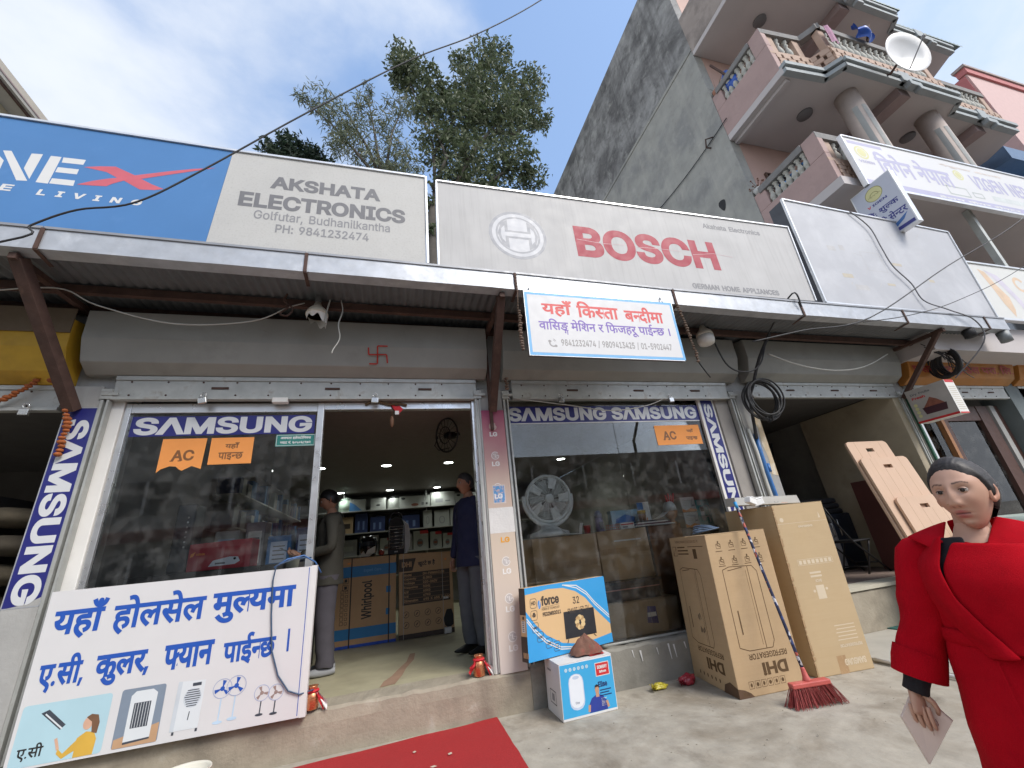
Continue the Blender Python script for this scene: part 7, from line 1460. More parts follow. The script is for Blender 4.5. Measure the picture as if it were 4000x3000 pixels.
# left neighbour shop
for k, (z, x) in enumerate(((2.02, -3.0), (1.78, -2.95), (1.55, -3.02), (1.33, -3.1), (1.08, -3.15))):
    sk = MB(); sk.grid(lambda u, v: (x - .55 + (.62 + .05 * math.sin(6 * v)) * u * (1 - .25 * abs(v - .5)), .75 + .28 * math.sin(2 * PI * v) * math.sin(PI * min(u + .06, .97)) ** .5, z - .05 * u + .095 * math.cos(2 * PI * v) * math.sin(PI * min(u + .06, .97)) ** .6), 18, 14)
    tag(sk.build('dry_bundle', M('dry_bundle_%d' % (k % 2), ((.075, .062, .042), (.055, .046, .033))[k % 2], .95, var=.3, vs=14), None, org=(x, .75, z - .12)), ('topmost', 'second from top', 'middle', 'fourth from top', 'lowest')[k] + ' dusty pointed bundle stacked in the dark left shop', 'bundle', 'bundles stacked in the dark left shop')
box('post', m_dark, thing('bundle_rack', 'dark rack holding bundles in the left shop', 'rack', (-3.3, .8, .25)), -3.7, -3.45, .5, 1.1, .25, 2.2)

# ================================================================== LAMPS, WIRES, GARLANDS
def bulb(label, x, y, zt, broken=False):
    r = thing('lamp_bulb', label, 'bulb', (x, y, zt), 'bulbs hanging under the canopy'); m = MB(); m.tube([(x, y, zf(x) + .04), (x, y, zt)], .008, 6); m.lathe([(.022, 0), (.026, -.03), (.03, -.09), (.024, -.11)], (x, y, zt + .01), 14); m.build('holder', M('holder_grey', (.12, .12, .12), .6), r)
    m = MB(); m.lathe([(.028, -.09), (.04, -.13), (.085, -.18), (.10, -.215), (.102, -.235)], (x, y, zt), 22); m.build('collar', M('bulb_collar', (.60, .55, .46), .4, var=.08), r)
    m = MB()
    if broken: m.grid(lambda u, v: (x + .098 * (1 - .12 * v) * math.cos(2 * PI * u), y + .098 * (1 - .12 * v) * math.sin(2 * PI * u), zt - .235 - v * (.035 + .075 * max(0, math.cos(2 * PI * u - .3)) + .02 * math.sin(12 * PI * u))), 32, 4)
    else: m.lathe([(.10, -.235), (.103, -.30), (.09, -.345), (.06, -.36), (0, -.365)], (x, y, zt), 22)
    m.build('diffuser', M('bulb_milk', (.70, .69, .66), .35, var=.03), r); 
    if broken: m = MB(); m.lathe([(0, 0), (.09, 0), (.095, .01)], (x, y, zt - .235), 18); m.build('led_plate', M('led_plate', (.5, .46, .38), .5), r)
bulb('broken led bulb hanging under the canopy left of doorway', -.735, -.45, 3.80, True); bulb('whole milky led bulb hanging right of the hanging sign', 3.76, -.45, 3.78)
def wire(label, pts, r_=.008, mt=None, cat='cable', name='cable', sm=6):
    P = [Vector(q) for q in pts]; Q = []
    for i in range(len(P) - 1):
        a = P[max(i - 1, 0)]; b_ = P[i]; c = P[i + 1]; d = P[min(i + 2, len(P) - 1)]
        for k in range(sm): t_ = k / sm; Q.append(.5 * ((2 * b_) + (c - a) * t_ + (2 * a - 5 * b_ + 4 * c - d) * t_ ** 2 + (3 * b_ - a - 3 * c + d) * t_ ** 3))
    Q.append(P[-1]); m = MB(); m.tube(Q, r_, 6); return tag(m.build(name, mt or m_wire, None, org=P[0]), label, cat)
wire('thick black cable rising across the blue sign into the sky', [(-4.2, -1.2, 2.9), (-2.605, -1.2, 3.566), (-2.485, -1.2, 3.73), (-2.267, -1.2, 3.908), (-1.935, -1.2, 4.04), (-1.547, -1.2, 4.475), (-.84, -1.2, 5.373), (.126, -1.2, 6.528), (.982, -1.2, 7.38), (2.009, -1.2, 8.62), (3.4, -1.2, 10.6)], .0075)
wire('black cable rising to the right past the blank light box', [(3.6, -1.2, 3.05), (4.232, -1.3, 3.162), (5.358, -1.3, 3.392), (7.402, -1.3, 4.348), (10.345, -1.3, 5.686), (16, -1.3, 8.6)], .008)
wire('thin wire crossing the canopy fascia at the right', [(5.2, -1.3, 3.32), (6.102, -1.3, 3.474), (7.24, -1.3, 3.785), (9.311, -1.3, 4.551), (14, -1.3, 6.6)], .005)
wire('wavy grey wire hanging down the blank light box', [(6.95, -.83, 5.75), (7.2, -.84, 5.45), (7.22, -.84, 5.05), (7.25, -.84, 4.7), (7.45, -.84, 4.4), (7.52, -.84, 4.1), (7.75, -.93, 3.9), (8.15, -.96, 3.72), (8.2, -.9, 3.4), (8.0, -.5, 3.0)], .009, M('wire_grey', (.16, .16, .17), .6))
wire('pale cable sagging under the canopy at the left', [(-3.4, -.5, 3.55), (-2.75, -.5, 3.68), (-2.45, -.45, 3.56), (-1.9, -.4, 3.44), (-1.3, -.4, 3.50), (-1.0, -.42, 3.66), (-.86, -.42, 3.72)], .006, m_wirew)
wire('white torn string hanging right of the broken bulb', [(-.52, -.5, 3.72), (-.50, -.5, 3.6), (-.53, -.5, 3.45), (-.51, -.5, 3.3), (-.56, -.5, 3.18), (-.57, -.5, 3.14)], .006, m_wirew, 'string', 'string'); wire('short knotted white string beside the broken bulb', [(-.62, -.5, 3.72), (-.64, -.5, 3.6), (-.65, -.5, 3.5), (-.64, -.5, 3.45)], .007, m_wirew, 'string', 'string')
wire('small looped wire left of the broken bulb', [(-1.0, -.5, 3.76), (-1.02, -.5, 3.68), (-.94, -.5, 3.6), (-.98, -.5, 3.52), (-1.04, -.5, 3.54), (-.98, -.5, 3.62), (-1.02, -.5, 3.72)], .009, m_rust)
wire('dark wire dangling below the whole bulb', [(3.7, -.3, 3.5), (3.68, -.3, 3.3), (3.74, -.3, 3.15), (3.80, -.3, 3.04)], .008)
wire('black cable looping from bulb to the coil', [(3.9, -.4, 3.72), (4.0, -.4, 3.2), (4.25, -.4, 3.08), (4.55, -.4, 3.2), (4.75, -.5, 3.6), (4.85, -.92, 3.95), (4.9, -.93, 3.75)], .010)
wire('pale cable swinging over the right shutter', [(4.75, -.4, 3.35), (5.2, -.4, 3.2), (5.8, -.4, 3.13), (6.4, -.4, 3.2), (7.0, -.4, 3.42)], .009, m_wirew)
wire('thin black wire draped on the right window strip', [(1.3, -.02, 2.87), (1.9, .0, 2.80), (2.5, .0, 2.72), (3.0, .0, 2.78), (3.3, .0, 2.88)], .006, m_wirew)
wire('bundle of cables running down by the right shutter post', [(4.78, -.5, 3.62), (4.62, -.35, 3.3), (4.55, -.2, 3.0), (4.50, -.12, 2.8), (4.47, -.05, 2.3)], .022)
cl = thing('cable_coil', 'big coil of black cable hanging by the right shutter', 'coil', (4.62, -.2, 2.78)); m = MB()
for k in range(9): m.torus((4.62 + .03 * math.sin(k * 2.1), -.16 - .012 * k, 2.78 + .02 * math.cos(k * 1.7)), .25 + .02 * math.sin(k * 1.3), .011, (.12 * math.sin(k), 1, .12 * math.cos(k)), 36, 6)
m.build('loops', m_wire, cl); m = MB(); m.torus((4.62, -.2, 2.53), .05, .012, (1, 0, 0), 14, 6); m.build('tie', m_wire, cl)
cl = thing('cable_coil', 'smaller black cable coil under the canopy right end', 'coil', (8.15, -.5, 3.3)); m = MB()
for k in range(8): m.torus((8.1 + .01 * k, -.5 + .02 * k, 3.28), .19 + .01 * math.sin(k * 2), .016, (.8, -.5 + .05 * k, .1 * math.sin(k)), 28, 6)
m.build('loops', m_wire, cl); r8 = random.Random(6)
m = MB()
for k in range(9): m.tube([(7.7 + r8.uniform(-.1, .3), -.5, 3.5 + r8.uniform(-.1, .1)), (7.9 + r8.uniform(-.2, .2), -.55, 3.35 + r8.uniform(-.15, .15)), (8.2 + r8.uniform(-.2, .3), -.5, 3.25 + r8.uniform(-.2, .2)), (8.4 + r8.uniform(-.2, .4), -.4, 3.3 + r8.uniform(-.25, .2))], .006, 5)
tag(m.build('wire_tangle', m_wire, None, org=(8, -.5, 3.3)), 'tangle of loose dark wires around the smaller coil', 'wires', kind='stuff')
for x, h in ((8.15, .12), (8.95, .16)): r = thing('pipe_lamp', ('short black cylinder lamp under canopy end', 'larger grey cylinder lamp at the canopy corner')[x > 8.5], 'lamp', (x, -.85, 3.6)); m = MB(); m.lathe([(.0, 0), (.07, 0), (.075, h), (0, h)], (x, -.83, zf(x) - h - .01), 16); m.build('body', m_dark if x < 8.5 else M('lamp_grey', (.22, .24, .25), .5), r)
m = MB(); m.tube([(4.415, -.02, 2.44), (4.43, -.025, 2.15), (4.425, -.025, 1.7), (4.44, -.025, 1.0), (4.44, -.025, .36)], .022, 10); tag(m.build('drain_pipe', M('pipe_pale', (.60, .60, .55), .5), None, org=(4.43, 0, .36)), 'pale pipe running down the pillar right of window', 'pipe')
m = MB(); m.tube([(4.505, -.02, 2.37), (4.485, -.03, 2.15), (4.46, -.05, 1.9), (4.475, -.05, 1.6), (4.49, -.05, .38)], .026, 10); m.tube([(4.54, -.02, 1.98), (4.52, -.04, 1.88)], .022, 8); tag(m.build('water_pipe', M('pipe_blue', (.04, .16, .42), .4, var=.1), None, org=(4.48, 0, .36)), 'blue water pipe clamped beside the pale pipe', 'pipe')
tp = thing('torn_poster', 'torn beige poster on the pillar before the third shop', 'poster', (4.66, 0, 2.0)); p = front(4.56, -.002, 1.85); p.poly([(.02, .0), (.115, -.02), (.12, .9), (.05, .92), (.0, .75), (.045, .6), (.02, .4), (.05, .2)], M('poster_beige', (.52, .42, .28), .85, var=.15, vs=9, stain=((.62, .58, .5), 7, .5, .65, .8)), 1, 'paper'); p.done(tp)
# garlands
m_mg = M('dried_marigold', (.34, .10, .03), .9, var=.35, vs=30); m_dg = M('dried_garland', (.17, .12, .09), .9, var=.3, vs=30)
def garland(label, pts, r_, mt, step, seed):
    P = [Vector(q) for q in pts]; rr_ = random.Random(seed); m = MB(); d = 0
    for a, b_ in zip(P, P[1:]):
        L_ = (b_ - a).length; n_ = max(1, int(L_ / step))
        for k in range(n_):
            q = a.lerp(b_, (k + .5) / n_); s = r_ * rr_.uniform(.75, 1.2); m.ball(q + Vector((rr_.uniform(-.3, .3), rr_.uniform(-.3, .3), 0)) * r_, (s, s, s * .62), 8, 5)
    m.tube(P, .004, 4); return tag(m.build('garland', mt, None, org=P[0]), label, 'garland')
garland('dried orange garland swagged across the dark left shop', [(-3.6, -.06, 2.78), (-3.3, -.06, 2.80), (-3.139, -.06, 2.84), (-3.0, -.06, 2.96), (-2.92, -.06, 3.06)], .026, m_mg, .028, 1)
garland('dried orange garland hanging over the leftmost pillar strip', [(-2.86, -.07, 3.03), (-2.75, -.07, 2.93), (-2.69, -.06, 2.80), (-2.66, -.05, 2.66), (-2.665, -.04, 2.5), (-2.66, -.03, 2.36)], .027, m_mg, .030, 2)
garland('thin dried garland hanging left of the hanging sign', [(1.17, -.93, 3.88), (1.165, -.93, 3.62), (1.15, -.93, 3.45)] , .009, m_dg, .03, 3); garland('knobbly dried garland below the left sign hook', [(1.165, -.93, 3.45), (1.15, -.93, 3.2), (1.15, -.93, 3.0)], .020, m_dg, .026, 4)
garland('dried garland hanging right of the hanging sign', [(3.03, -.93, 3.66), (3.06, -.93, 3.45), (3.08, -.93, 3.2), (3.10, -.93, 2.93)], .018, m_dg, .028, 5)
garland('small withered garland before the middle shutter left end', [(1.17, -.2, 3.05), (1.175, -.2, 2.9)], .022, m_dg, .03, 6)
sk_ = MB(); sk_.box(-.80 - .35, -.80 - .21, -.02, .05, 2.835, 2.885); tag(sk_.build('switch_box', m_white, None, org=(-1.1, 0, 2.84), bevel=.006), 'small white box fixed under the left shutter bar', 'box')
# ================================================================== PEOPLE
def skin_mesh(name, joints, edges, mats, parent, root, sub=2, matfn=None):
    """one continuous body: joints {name: (co, r or (rx, ry))} grown with the Skin modifier"""
    o_ = parent.location; names = list(joints); idx = {n: i for i, n in enumerate(names)}
    me = bpy.data.meshes.new(name); me.from_pydata([Vector(joints[n][0]) for n in names], [(idx[a], idx[b]) for a, b in edges], [])
    ob = bpy.data.objects.new(name, me); COL.objects.link(ob); ob.modifiers.new('s', 'SKIN'); sv = me.skin_vertices[0].data
    for n, i in idx.items():
        r = joints[n][1]; sv[i].radius = r if isinstance(r, tuple) else (r, r); sv[i].use_root = (n == root)
    ob.modifiers['s'].use_smooth_shade = True
    s = ob.modifiers.new('d', 'SUBSURF'); s.levels = sub; s.render_levels = sub
    ev = bpy.data.meshes.new_from_object(ob.evaluated_get(bpy.context.evaluated_depsgraph_get()))
    bpy.data.objects.remove(ob); ev.name = name
    ev.materials.clear()
    for m in mats: ev.materials.append(m)
    for p in ev.polygons:
        p.use_smooth = True
        if matfn: p.material_index = matfn(p.center)
    ev.transform(Matrix.Translation(-o_)); o = bpy.data.objects.new(name, ev); COL.objects.link(o); o.parent = parent; return o

def smooth(a, b, x): t = max(0, min(1, (x - a) / (b - a))); return t * t * (3 - 2 * t)
def gs(x, s): return math.exp(-(x / s) ** 2)
def head_parts(parent, c, fwd, height, skin, lipc, browc, hairm, hairline, bun=False, female=True, up=(0, 0, 1), nu=80, nv=64):
    """sculpted head; local x right hand side of viewer-facing face, y forward, z up; unit = real 0.23 m head"""
    wd = .90 if female else 1.0; k = height / .23; f = Vector(fwd).normalized(); u = Vector(up); u = (u - f * u.dot(f)).normalized(); r = f.cross(u); c = Vector(c)
    def W(p): return c + (r * p[0] * wd + f * p[1] * (.92 if female else 1) + u * p[2]) * k
    def surf(a, b):
        # a azimuth 0..2pi (0 = +x), b polar 0..pi from bottom
        x = math.cos(a) * math.sin(b); y = math.sin(a) * math.sin(b); z = -math.cos(b)
        X, Y, Z = .074 * x, .094 * y, .115 * z
        front_ = smooth(.0, .35, y)
        # skull fuller at back and top, jaw narrower
        if y < 0: Y *= 1.06
        jaw = smooth(.01, -.11, Z); X *= 1 - .30 * jaw * (1 if y > -.2 else .8); Y *= 1 - (.10 * jaw if y > 0 else .38 * jaw)
        X *= 1 + .05 * gs(Z - .04, .05)
        if front_ > 0:
            Y = Y * (1 - .10 * front_ * gs(X, .05)) + .0
            d = 0.0; ax_ = abs(X)
            d += .019 * gs(X, .0125 + .006 * smooth(.02, -.035, Z)) * smooth(.035, -.032, Z) * (1 if Z > -.036 else gs(Z + .036, .009))
            d += .006 * gs(X, .012) * gs(Z - .012, .03)
            d += .008 * gs(ax_ - .0145, .008) * gs(Z + .034, .010)
            d -= .0115 * gs(ax_ - .032, .018) * gs(Z - .008, .0125)
            d += .0045 * gs(ax_ - .030, .024) * gs(Z - .030, .010)
            d += .0065 * gs(ax_ - .045, .022) * gs(Z + .026, .020)
            d += .0058 * gs(X, .021) * gs(Z + .0575, .0055) + .0075 * gs(X, .019) * gs(Z + .0705, .0065) - .0042 * gs(X, .022) * gs(Z + .0640, .0022)
            d -= .0035 * gs(X, .02) * gs(Z + .0835, .007)
            d += .010 * gs(X, .022) * gs(Z + .099, .014)
            d -= .002 * gs(X, .004) * gs(Z + .048, .007)
            Y += d * front_
        return X, Y, Z
    V = []; CC = []; mk = M(skin[0], skin[1], .48, var=.0, attr='skincol', spec=.4) if skin[0] not in MATS else MATS[skin[0]]
    bs = skin[1]
    for j in range(nv + 1):
        b = PI * j / nv
        for i in range(nu):
            a = 2 * PI * i / nu; X, Y, Z = surf(a, b); V.append(W((X, Y, Z))); col = Vector(bs)
            n_ = .5 + .5 * noise.noise(Vector((X, Y, Z)) * 42); col = col * (.95 + .1 * n_)
            if Y > .03:
                ax_ = abs(X); lip = gs(X, .0235) ** 1.5 * (1.0 if -.0785 < Z < -.0525 else 0) * smooth(.026, .02, ax_ + (abs(Z + .065) > .008) * .004); col = col.lerp(Vector(lipc), .85 * lip)
                if -.0655 < Z < -.0622 and ax_ < .021: col = col.lerp(Vector((.06, .015, .015)), .7)
                bz = .0285 + .20 * (min(ax_, .036) - .014) - (.42 * max(0, ax_ - .038)); br_ = smooth(.0036, .0016, abs(Z - bz) + .0006 * (ax_ - .014) / .038) * (1 if .014 < ax_ < .052 else 0); col = col.lerp(Vector(browc), .80 * br_)
                col = col.lerp(Vector((bs[0] * 1.02, bs[1] * .80, bs[2] * .78)), .35 * gs(ax_ - .042, .02) * gs(Z + .028, .02))
                col = col.lerp(Vector((.10, .04, .03)), .75 * gs(ax_ - .0085, .0035) * gs(Z + .0435, .0028))
                col = col * (1 - .18 * gs(ax_ - .032, .018) * gs(Z - .004, .014))
            CC.append((*col, 1))
    F = [(j * nu + i, j * nu + (i + 1) % nu, (j + 1) * nu + (i + 1) % nu, (j + 1) * nu + i) for j in range(nv) for i in range(nu)]
    # ears joined into the same mesh
    for s in (-1, 1):
        b0 = len(V); nn1, nn2 = 14, 8
        for q in range(nn1):
            for w_ in range(nn2):
                a = 2 * PI * q / nn1; b = 2 * PI * w_ / nn2; rr = .020 + .008 * math.cos(b); V.append(W((s * (.074 + .006 * math.sin(b) + .010 * smooth(.2, -1, math.sin(a + 1.57))), -.008 + rr * .62 * math.cos(a) - .006 * math.sin(a), -.006 + rr * 1.15 * math.sin(a)))); CC.append((bs[0] * .95, bs[1] * .82, bs[2] * .78, 1))
        F += [(b0 + q * nn2 + w_, b0 + ((q + 1) % nn1) * nn2 + w_, b0 + ((q + 1) % nn1) * nn2 + (w_ + 1) % nn2, b0 + q * nn2 + (w_ + 1) % nn2) for q in range(nn1) for w_ in range(nn2)]
    def mkmesh(name, V, F, mat, colors=None, par=parent):
        me = bpy.data.meshes.new(name); me.from_pydata([v - parent.location for v in V], [], F); me.materials.append(mat)
        if colors: at = me.color_attributes.new('skincol', 'FLOAT_COLOR', 'POINT'); at.data.foreach_set('color', [x for q in colors for x in q])
        for p in me.polygons: p.use_smooth = True
        bm = bmesh.new(); bm.from_mesh(me); bmesh.ops.recalc_face_normals(bm, faces=bm.faces); bm.to_mesh(me); bm.free()
        o = bpy.data.objects.new(name, me); COL.objects.link(o); o.parent = par; return o
    hd = mkmesh('head', V, F, mk, CC)
    # eyes: eyeball, iris, lids
    for s in (-1, 1):
        ey = .0658 if female else .0705; e = Vector((s * .032, ey, .0065)); m = MB(); m.ball(W(e), (.0125 * k,) * 3, 16, 10); m.build('eye', M('eye_white', (.42, .37, .34), .15, var=0), hd)
        ir = Vector((s * .032 - .0012, ey + (.0126 if female else .0118), .0060)); m = MB(); m.lathe([(0, .0012 * k), (.0058 * k, .0004 * k), (.0063 * k, -.0004 * k)], W(ir), 14, axis=f); m.build('iris', M('iris_dark', (.018, .010, .007), .08, var=0), hd)
        m = MB()
        def lid(u_, v_, top=True):
            a = math.radians(-62 + 124 * u_); el = math.radians((22 - 0) if top else -24); el0 = el * (math.cos(a * 1.15) ** .7); e2 = el0 + (math.radians(40) * v_ if top else -math.radians(40) * v_); rr = .0137
            return W(e + Vector((rr * math.sin(a) * math.cos(e2), rr * math.cos(a) * math.cos(e2), rr * math.sin(e2))))
        m.grid(lambda u_, v_: lid(u_, v_, True), 12, 4); m.grid(lambda u_, v_: lid(u_, v_, False), 12, 4); m.build('eyelid', M('lid_' + skin[0], tuple(q * .82 for q in bs), .5, var=.0), hd)
        m = MB(); m.tube([lid(u_ / 10, -.02, True) + f * .0008 * k for u_ in range(11)], .0012 * k, 5); m.build('lash_line', m_inkk, hd)
    # hair: shell a little outside the skull, ends at a soft hairline, with combed ridges
    HV = []; HF = []; nu2, nv2 = 120, 60; keep = {}
    for j in range(nv2 + 1):
        b = PI * j / nv2
        for i in range(nu2):
            a = 2 * PI * i / nu2; X, Y, Z = surf(a, b)
            jag = .004 * noise.noise(Vector((X * 120, Z * 120, 3)))
            hl = hairline(X, Y) + jag
            on = Z > hl - .012
            t_ = smooth(hl - .002, hl + .02, Z); ridge = .0011 * noise.noise(Vector((math.atan2(X, Z + .06) * 26, Y * 14, 2))) + .0006 * noise.noise(Vector((math.atan2(X, Z + .06) * 70, Y * 20, 5)))
            o_ = (-.004 * (1 - smooth(hl - .006, hl + .004, Z)) + .0012 + .0075 * t_ + ridge * t_ + (.014 * smooth(.0, -.07, Y) * t_ if female else 0)); l = math.sqrt(X * X + Y * Y + Z * Z) or 1
            HV.append(W((X * (1 + o_ / l), Y * (1 + o_ / l), Z * (1 + o_ / l)))); keep[(i, j)] = on
    for j in range(nv2):
        for i in range(nu2):
            i2 = (i + 1) % nu2
            if keep[(i, j)] and keep[(i2, j)] and keep[(i, j + 1)] and keep[(i2, j + 1)]: HF.append((j * nu2 + i, j * nu2 + i2, (j + 1) * nu2 + i2, (j + 1) * nu2 + i))
    hair = mkmesh('hair', HV, HF, hairm, None, hd)
    if bun:
        m = MB(); bc = Vector((0, -.112, .012)); m.grid(lambda u_, v_: W(bc + Vector((.042 * math.cos(2 * PI * u_) * math.sin(PI * v_), -.032 * math.cos(PI * v_), .040 * math.sin(2 * PI * u_) * math.sin(PI * v_))) * (1 + .06 * math.sin(22 * u_ + 9 * v_))), 30, 16); m.build('hair_bun', hairm, hd)
    # loose strands
    m = MB(); rs = random.Random(2)
    for q in range(46 if female else 0):
        a = rs.uniform(.15, PI - .15); b = math.radians(rs.uniform(120, 172)); X, Y, Z = surf(a, b)
        if Z < hairline(X, Y) - .004: continue
        pts = []
        for s_ in range(5): pts.append(W((X * (1.08 + .012 * s_), Y * 1.08 - .014 * s_, Z * 1.065 - .0008 * s_ * s_ + rs.uniform(-.001, .001))))
        m.tube(pts, .0006 * k, 3, cap=False)
    if m.v: tag(m.build('loose_strands', hairm, hd), kind='stuff')
    return hd, W

def hand(parent, wrist, direc, palm_n, s, mat, curl, thumb_side=1, name='hand'):
    """palm and five separate fingers; direc towards the fingertips, palm_n out of the palm"""
    d = Vector(direc).normalized(); n = Vector(palm_n); n = (n - d * n.dot(d)).normalized(); t_ = d.cross(n) * thumb_side; w = Vector(wrist)
    r = None; m = MB()
    def P(x, y, z): return w + (t_ * x + d * y + n * z) * s
    m.tube([P(0, -.02, 0), P(0, .01, 0), P(.002, .04, .0006), P(.002, .075, .003), P(0, .095, .0006)], [(.019 * s, .024 * s), (.020 * s, .027 * s), (.016 * s, .038 * s), (.014 * s, .041 * s), (.010 * s, .036 * s)] if True else .02, 14)
    for i, (x, L_, rr) in enumerate(((.030, .068, .0086), (.010, .076, .0090), (-.011, .070, .0086), (-.030, .055, .0076))):
        p = P(x, .082, 0); pts = [P(x, .06, 0), p]; ang = .15; seg = (L_ * .45, L_ * .32, L_ * .25)
        for q in range(3):
            ang += curl[q] * (1 + .06 * i); p = p + (d * math.cos(ang) + n * math.sin(ang)) * seg[q] * s; pts.append(p)
        Q = []
        for a, b_ in zip(pts, pts[1:]): Q += [a, a.lerp(b_, .5)]
        Q.append(pts[-1]); m.tube(Q, [rr * s * f_ for f_ in (1, 1, 1.06, 1, 1.03, .95, .97, .88, .62)], 9)
    pts = [P(.030, .015, .004), P(.050, .040, .014), P(.056, .066, .028), P(.050, .088, .038)]; m.tube(pts, [.013 * s, .0115 * s, .010 * s, .0065 * s], 9)
    return m.build(name, mat, parent)

# --------------------------------------------------------------- woman in the red coat
m_coat = M('red_wool', (.47, .003, .012), .95, var=.10, vs=9, bump=.5, bs=330, spec=.12, stain=((.36, .002, .01), 14, .5, .75, .5))
m_coatd = m_coat
m_blk = M('black_knit', (.014, .013, .018), .9, var=.15, bump=.3, bs=300)
m_hairw = M('dark_hair', (.020, .017, .017), .5, var=.3, vs=60, grain=((.06, .054, .052), (30, 30, 260), .7), spec=.35)
SK = (.58, .35, .255)
WO = Vector((2.002, -3.101, -.1)); wo = thing('person', 'person in a belted red wool coat walking by, holding a flat pale packet', 'person', WO)
yawF = Vector((-.93, -.36, 0)).normalized(); sideR = Vector((-yawF.y, yawF.x, 0)) * -1      # her right hand side
if sideR.y < 0: sideR = -sideR
def B(f, s, z): return WO + yawF * f + sideR * s + Vector((0, 0, z + .1))
m_skin_w = M('skin_woman', SK, .5, var=.04, vs=9, spec=.4)
# body (continuous): torso, neck, arms, legs
J = {'pelvis': (B(0, 0, .70), (.13, .10)), 'waist': (B(0, 0, .86), (.115, .085)), 'chest': (B(.005, 0, 1.02), (.125, .09)), 'upper': (B(-.01, 0, 1.11), (.09, .07)), 'neck': (B(-.005, 0, 1.16), (.046, .046)), 'neck2': (B(-.01, -.01, 1.225), (.042, .042)),
     'shR': (B(-.01, .145, 1.095), (.05, .05)), 'elR': (B(.0, .228, .90), (.036, .036)), 'wrR': (B(.045, .290, .74), (.024, .024)), 'shL': (B(-.01, -.145, 1.095), (.05, .05)), 'elL': (B(-.03, -.21, .90), (.036, .036)), 'wrL': (B(-.02, -.22, .70), (.024, .024)),
     'hipR': (B(0, .075, .64), (.085, .085)), 'knR': (B(.08, .075, .40), (.055, .055)), 'anR': (B(.06, .075, .07), (.035, .035)), 'toR': (B(.16, .075, .03), (.03, .025)), 'hipL': (B(0, -.075, .64), (.085, .085)), 'knL': (B(-.04, -.075, .40), (.055, .055)), 'anL': (B(-.14, -.075, .09), (.035, .035)), 'toL': (B(-.06, -.075, .03), (.03, .025))}
E_ = [('pelvis', 'waist'), ('waist', 'chest'), ('chest', 'upper'), ('upper', 'neck'), ('neck', 'neck2'), ('upper', 'shR'), ('shR', 'elR'), ('elR', 'wrR'), ('upper', 'shL'), ('shL', 'elL'), ('elL', 'wrL'), ('pelvis', 'hipR'), ('hipR', 'knR'), ('knR', 'anR'), ('anR', 'toR'), ('pelvis', 'hipL'), ('hipL', 'knL'), ('knL', 'anL'), ('anL', 'toL')]
nz_ = B(0, 0, 1.105).z
skin_mesh('body', J, E_, [m_blk, m_skin_w], wo, 'pelvis', 2, lambda c: 1 if c.z > nz_ + .0 and (c - B(0, 0, 0)).to_2d().length < .075 else 0)
# coat: lofted torso and skirt
def loft(m, secs, n=56, wr=.008, seed=0, cover=(0, 1)):
    ns = len(secs); sub = 5; rows = (ns - 1) * sub
    def fn(u, v):
        k = v * (ns - 1); i = min(int(k), ns - 2); t_ = k - i
        g = [secs[i][q] * (1 - smooth(0, 1, t_)) + secs[i + 1][q] * smooth(0, 1, t_) for q in range(5)]
        a = 2 * PI * (cover[0] + (cover[1] - cover[0]) * u); cs, sn = math.cos(a), math.sin(a); e = .82
        f_ = g[3] * math.copysign(abs(cs) ** e, cs); s_ = g[2] * math.copysign(abs(sn) ** e, sn)
        p = B(g[0] + f_, g[1] + s_, g[4]); w = noise.noise(p * 7 + Vector((seed, 0, 0))) * wr + noise.noise(Vector((p.x * 16, p.y * 16, p.z * 5 + seed))) * wr * .6
        o = (yawF * cs + sideR * sn); return p + o * w
    m.grid(fn, n, rows)
m = MB()
# secs: (f, s, half width, half depth, z)
loft(m, [(.02, 0, .265, .23, .14), (.015, 0, .245, .205, .36), (.01, 0, .225, .18, .58), (.0, 0, .200, .148, .76), (.0, 0, .182, .126, .85), (.005, 0, .185, .136, .95), (.01, 0, .186, .140, 1.02), (.0, 0, .178, .115, 1.08), (-.012, 0, .142, .085, 1.125), (-.02, 0, .085, .062, 1.152)], 64, .011, 3); m.build('coat', m_coat, wo, weld=True)
# sleeves
def sleeve(name, pts, rad, seed):
    m = MB(); P = [Vector(q) for q in pts]; Q = []; R_ = []
    for i in range(len(P) - 1):
        for k in range(6): t_ = k / 6; Q.append(P[i].lerp(P[i + 1], t_)); R_.append(rad[i] + (rad[i + 1] - rad[i]) * t_)
    Q.append(P[-1]); R_.append(rad[-1]); m.tube(Q, [(r_, r_ * 1.12) for r_ in R_], 22, cap=False)
    m.v = [tuple(Vector(v) + noise.noise_vector(Vector(v) * 11 + Vector((seed, 0, 0))) * .011) for v in m.v]; return m.build(name, m_coat, wo)
sleeve('sleeve', [B(-.02, .115, 1.118), B(-.01, .170, 1.088), B(.0, .196, 1.0), B(.012, .228, .90), B(.03, .262, .82), B(.045, .290, .745)], [.056, .070, .070, .066, .063, .062], 1)
sleeve('sleeve', [B(-.02, -.115, 1.115), B(-.012, -.165, 1.085), B(-.02, -.21, 1.0), B(-.03, -.235, .90), B(.0, -.235, .83), B(.02, -.235, .765)], [.058, .070, .070, .066, .062, .062], 2)
m = MB(); m.tube([B(.036, .277, .785), B(.045, .290, .75), B(.052, .303, .708)], [(.069, .076), (.071, .078), (.070, .077)], 22, cap=False); m.build('cuff', m_coat, wo)
m = MB(); m.tube([B(.045, .280, .78), B(.05, .300, .725), B(.055, .318, .685), B(.06, .328, .66)], [.044, .040, .036, .037], 16); m.build('knit_cuff', m_blk, wo)
m = MB(); m.tube([B(.0, -.235, .80), B(.02, -.235, .72), B(.03, -.235, .64)], [.046, .038, .034], 14); m.build('knit_cuff', m_blk, wo)
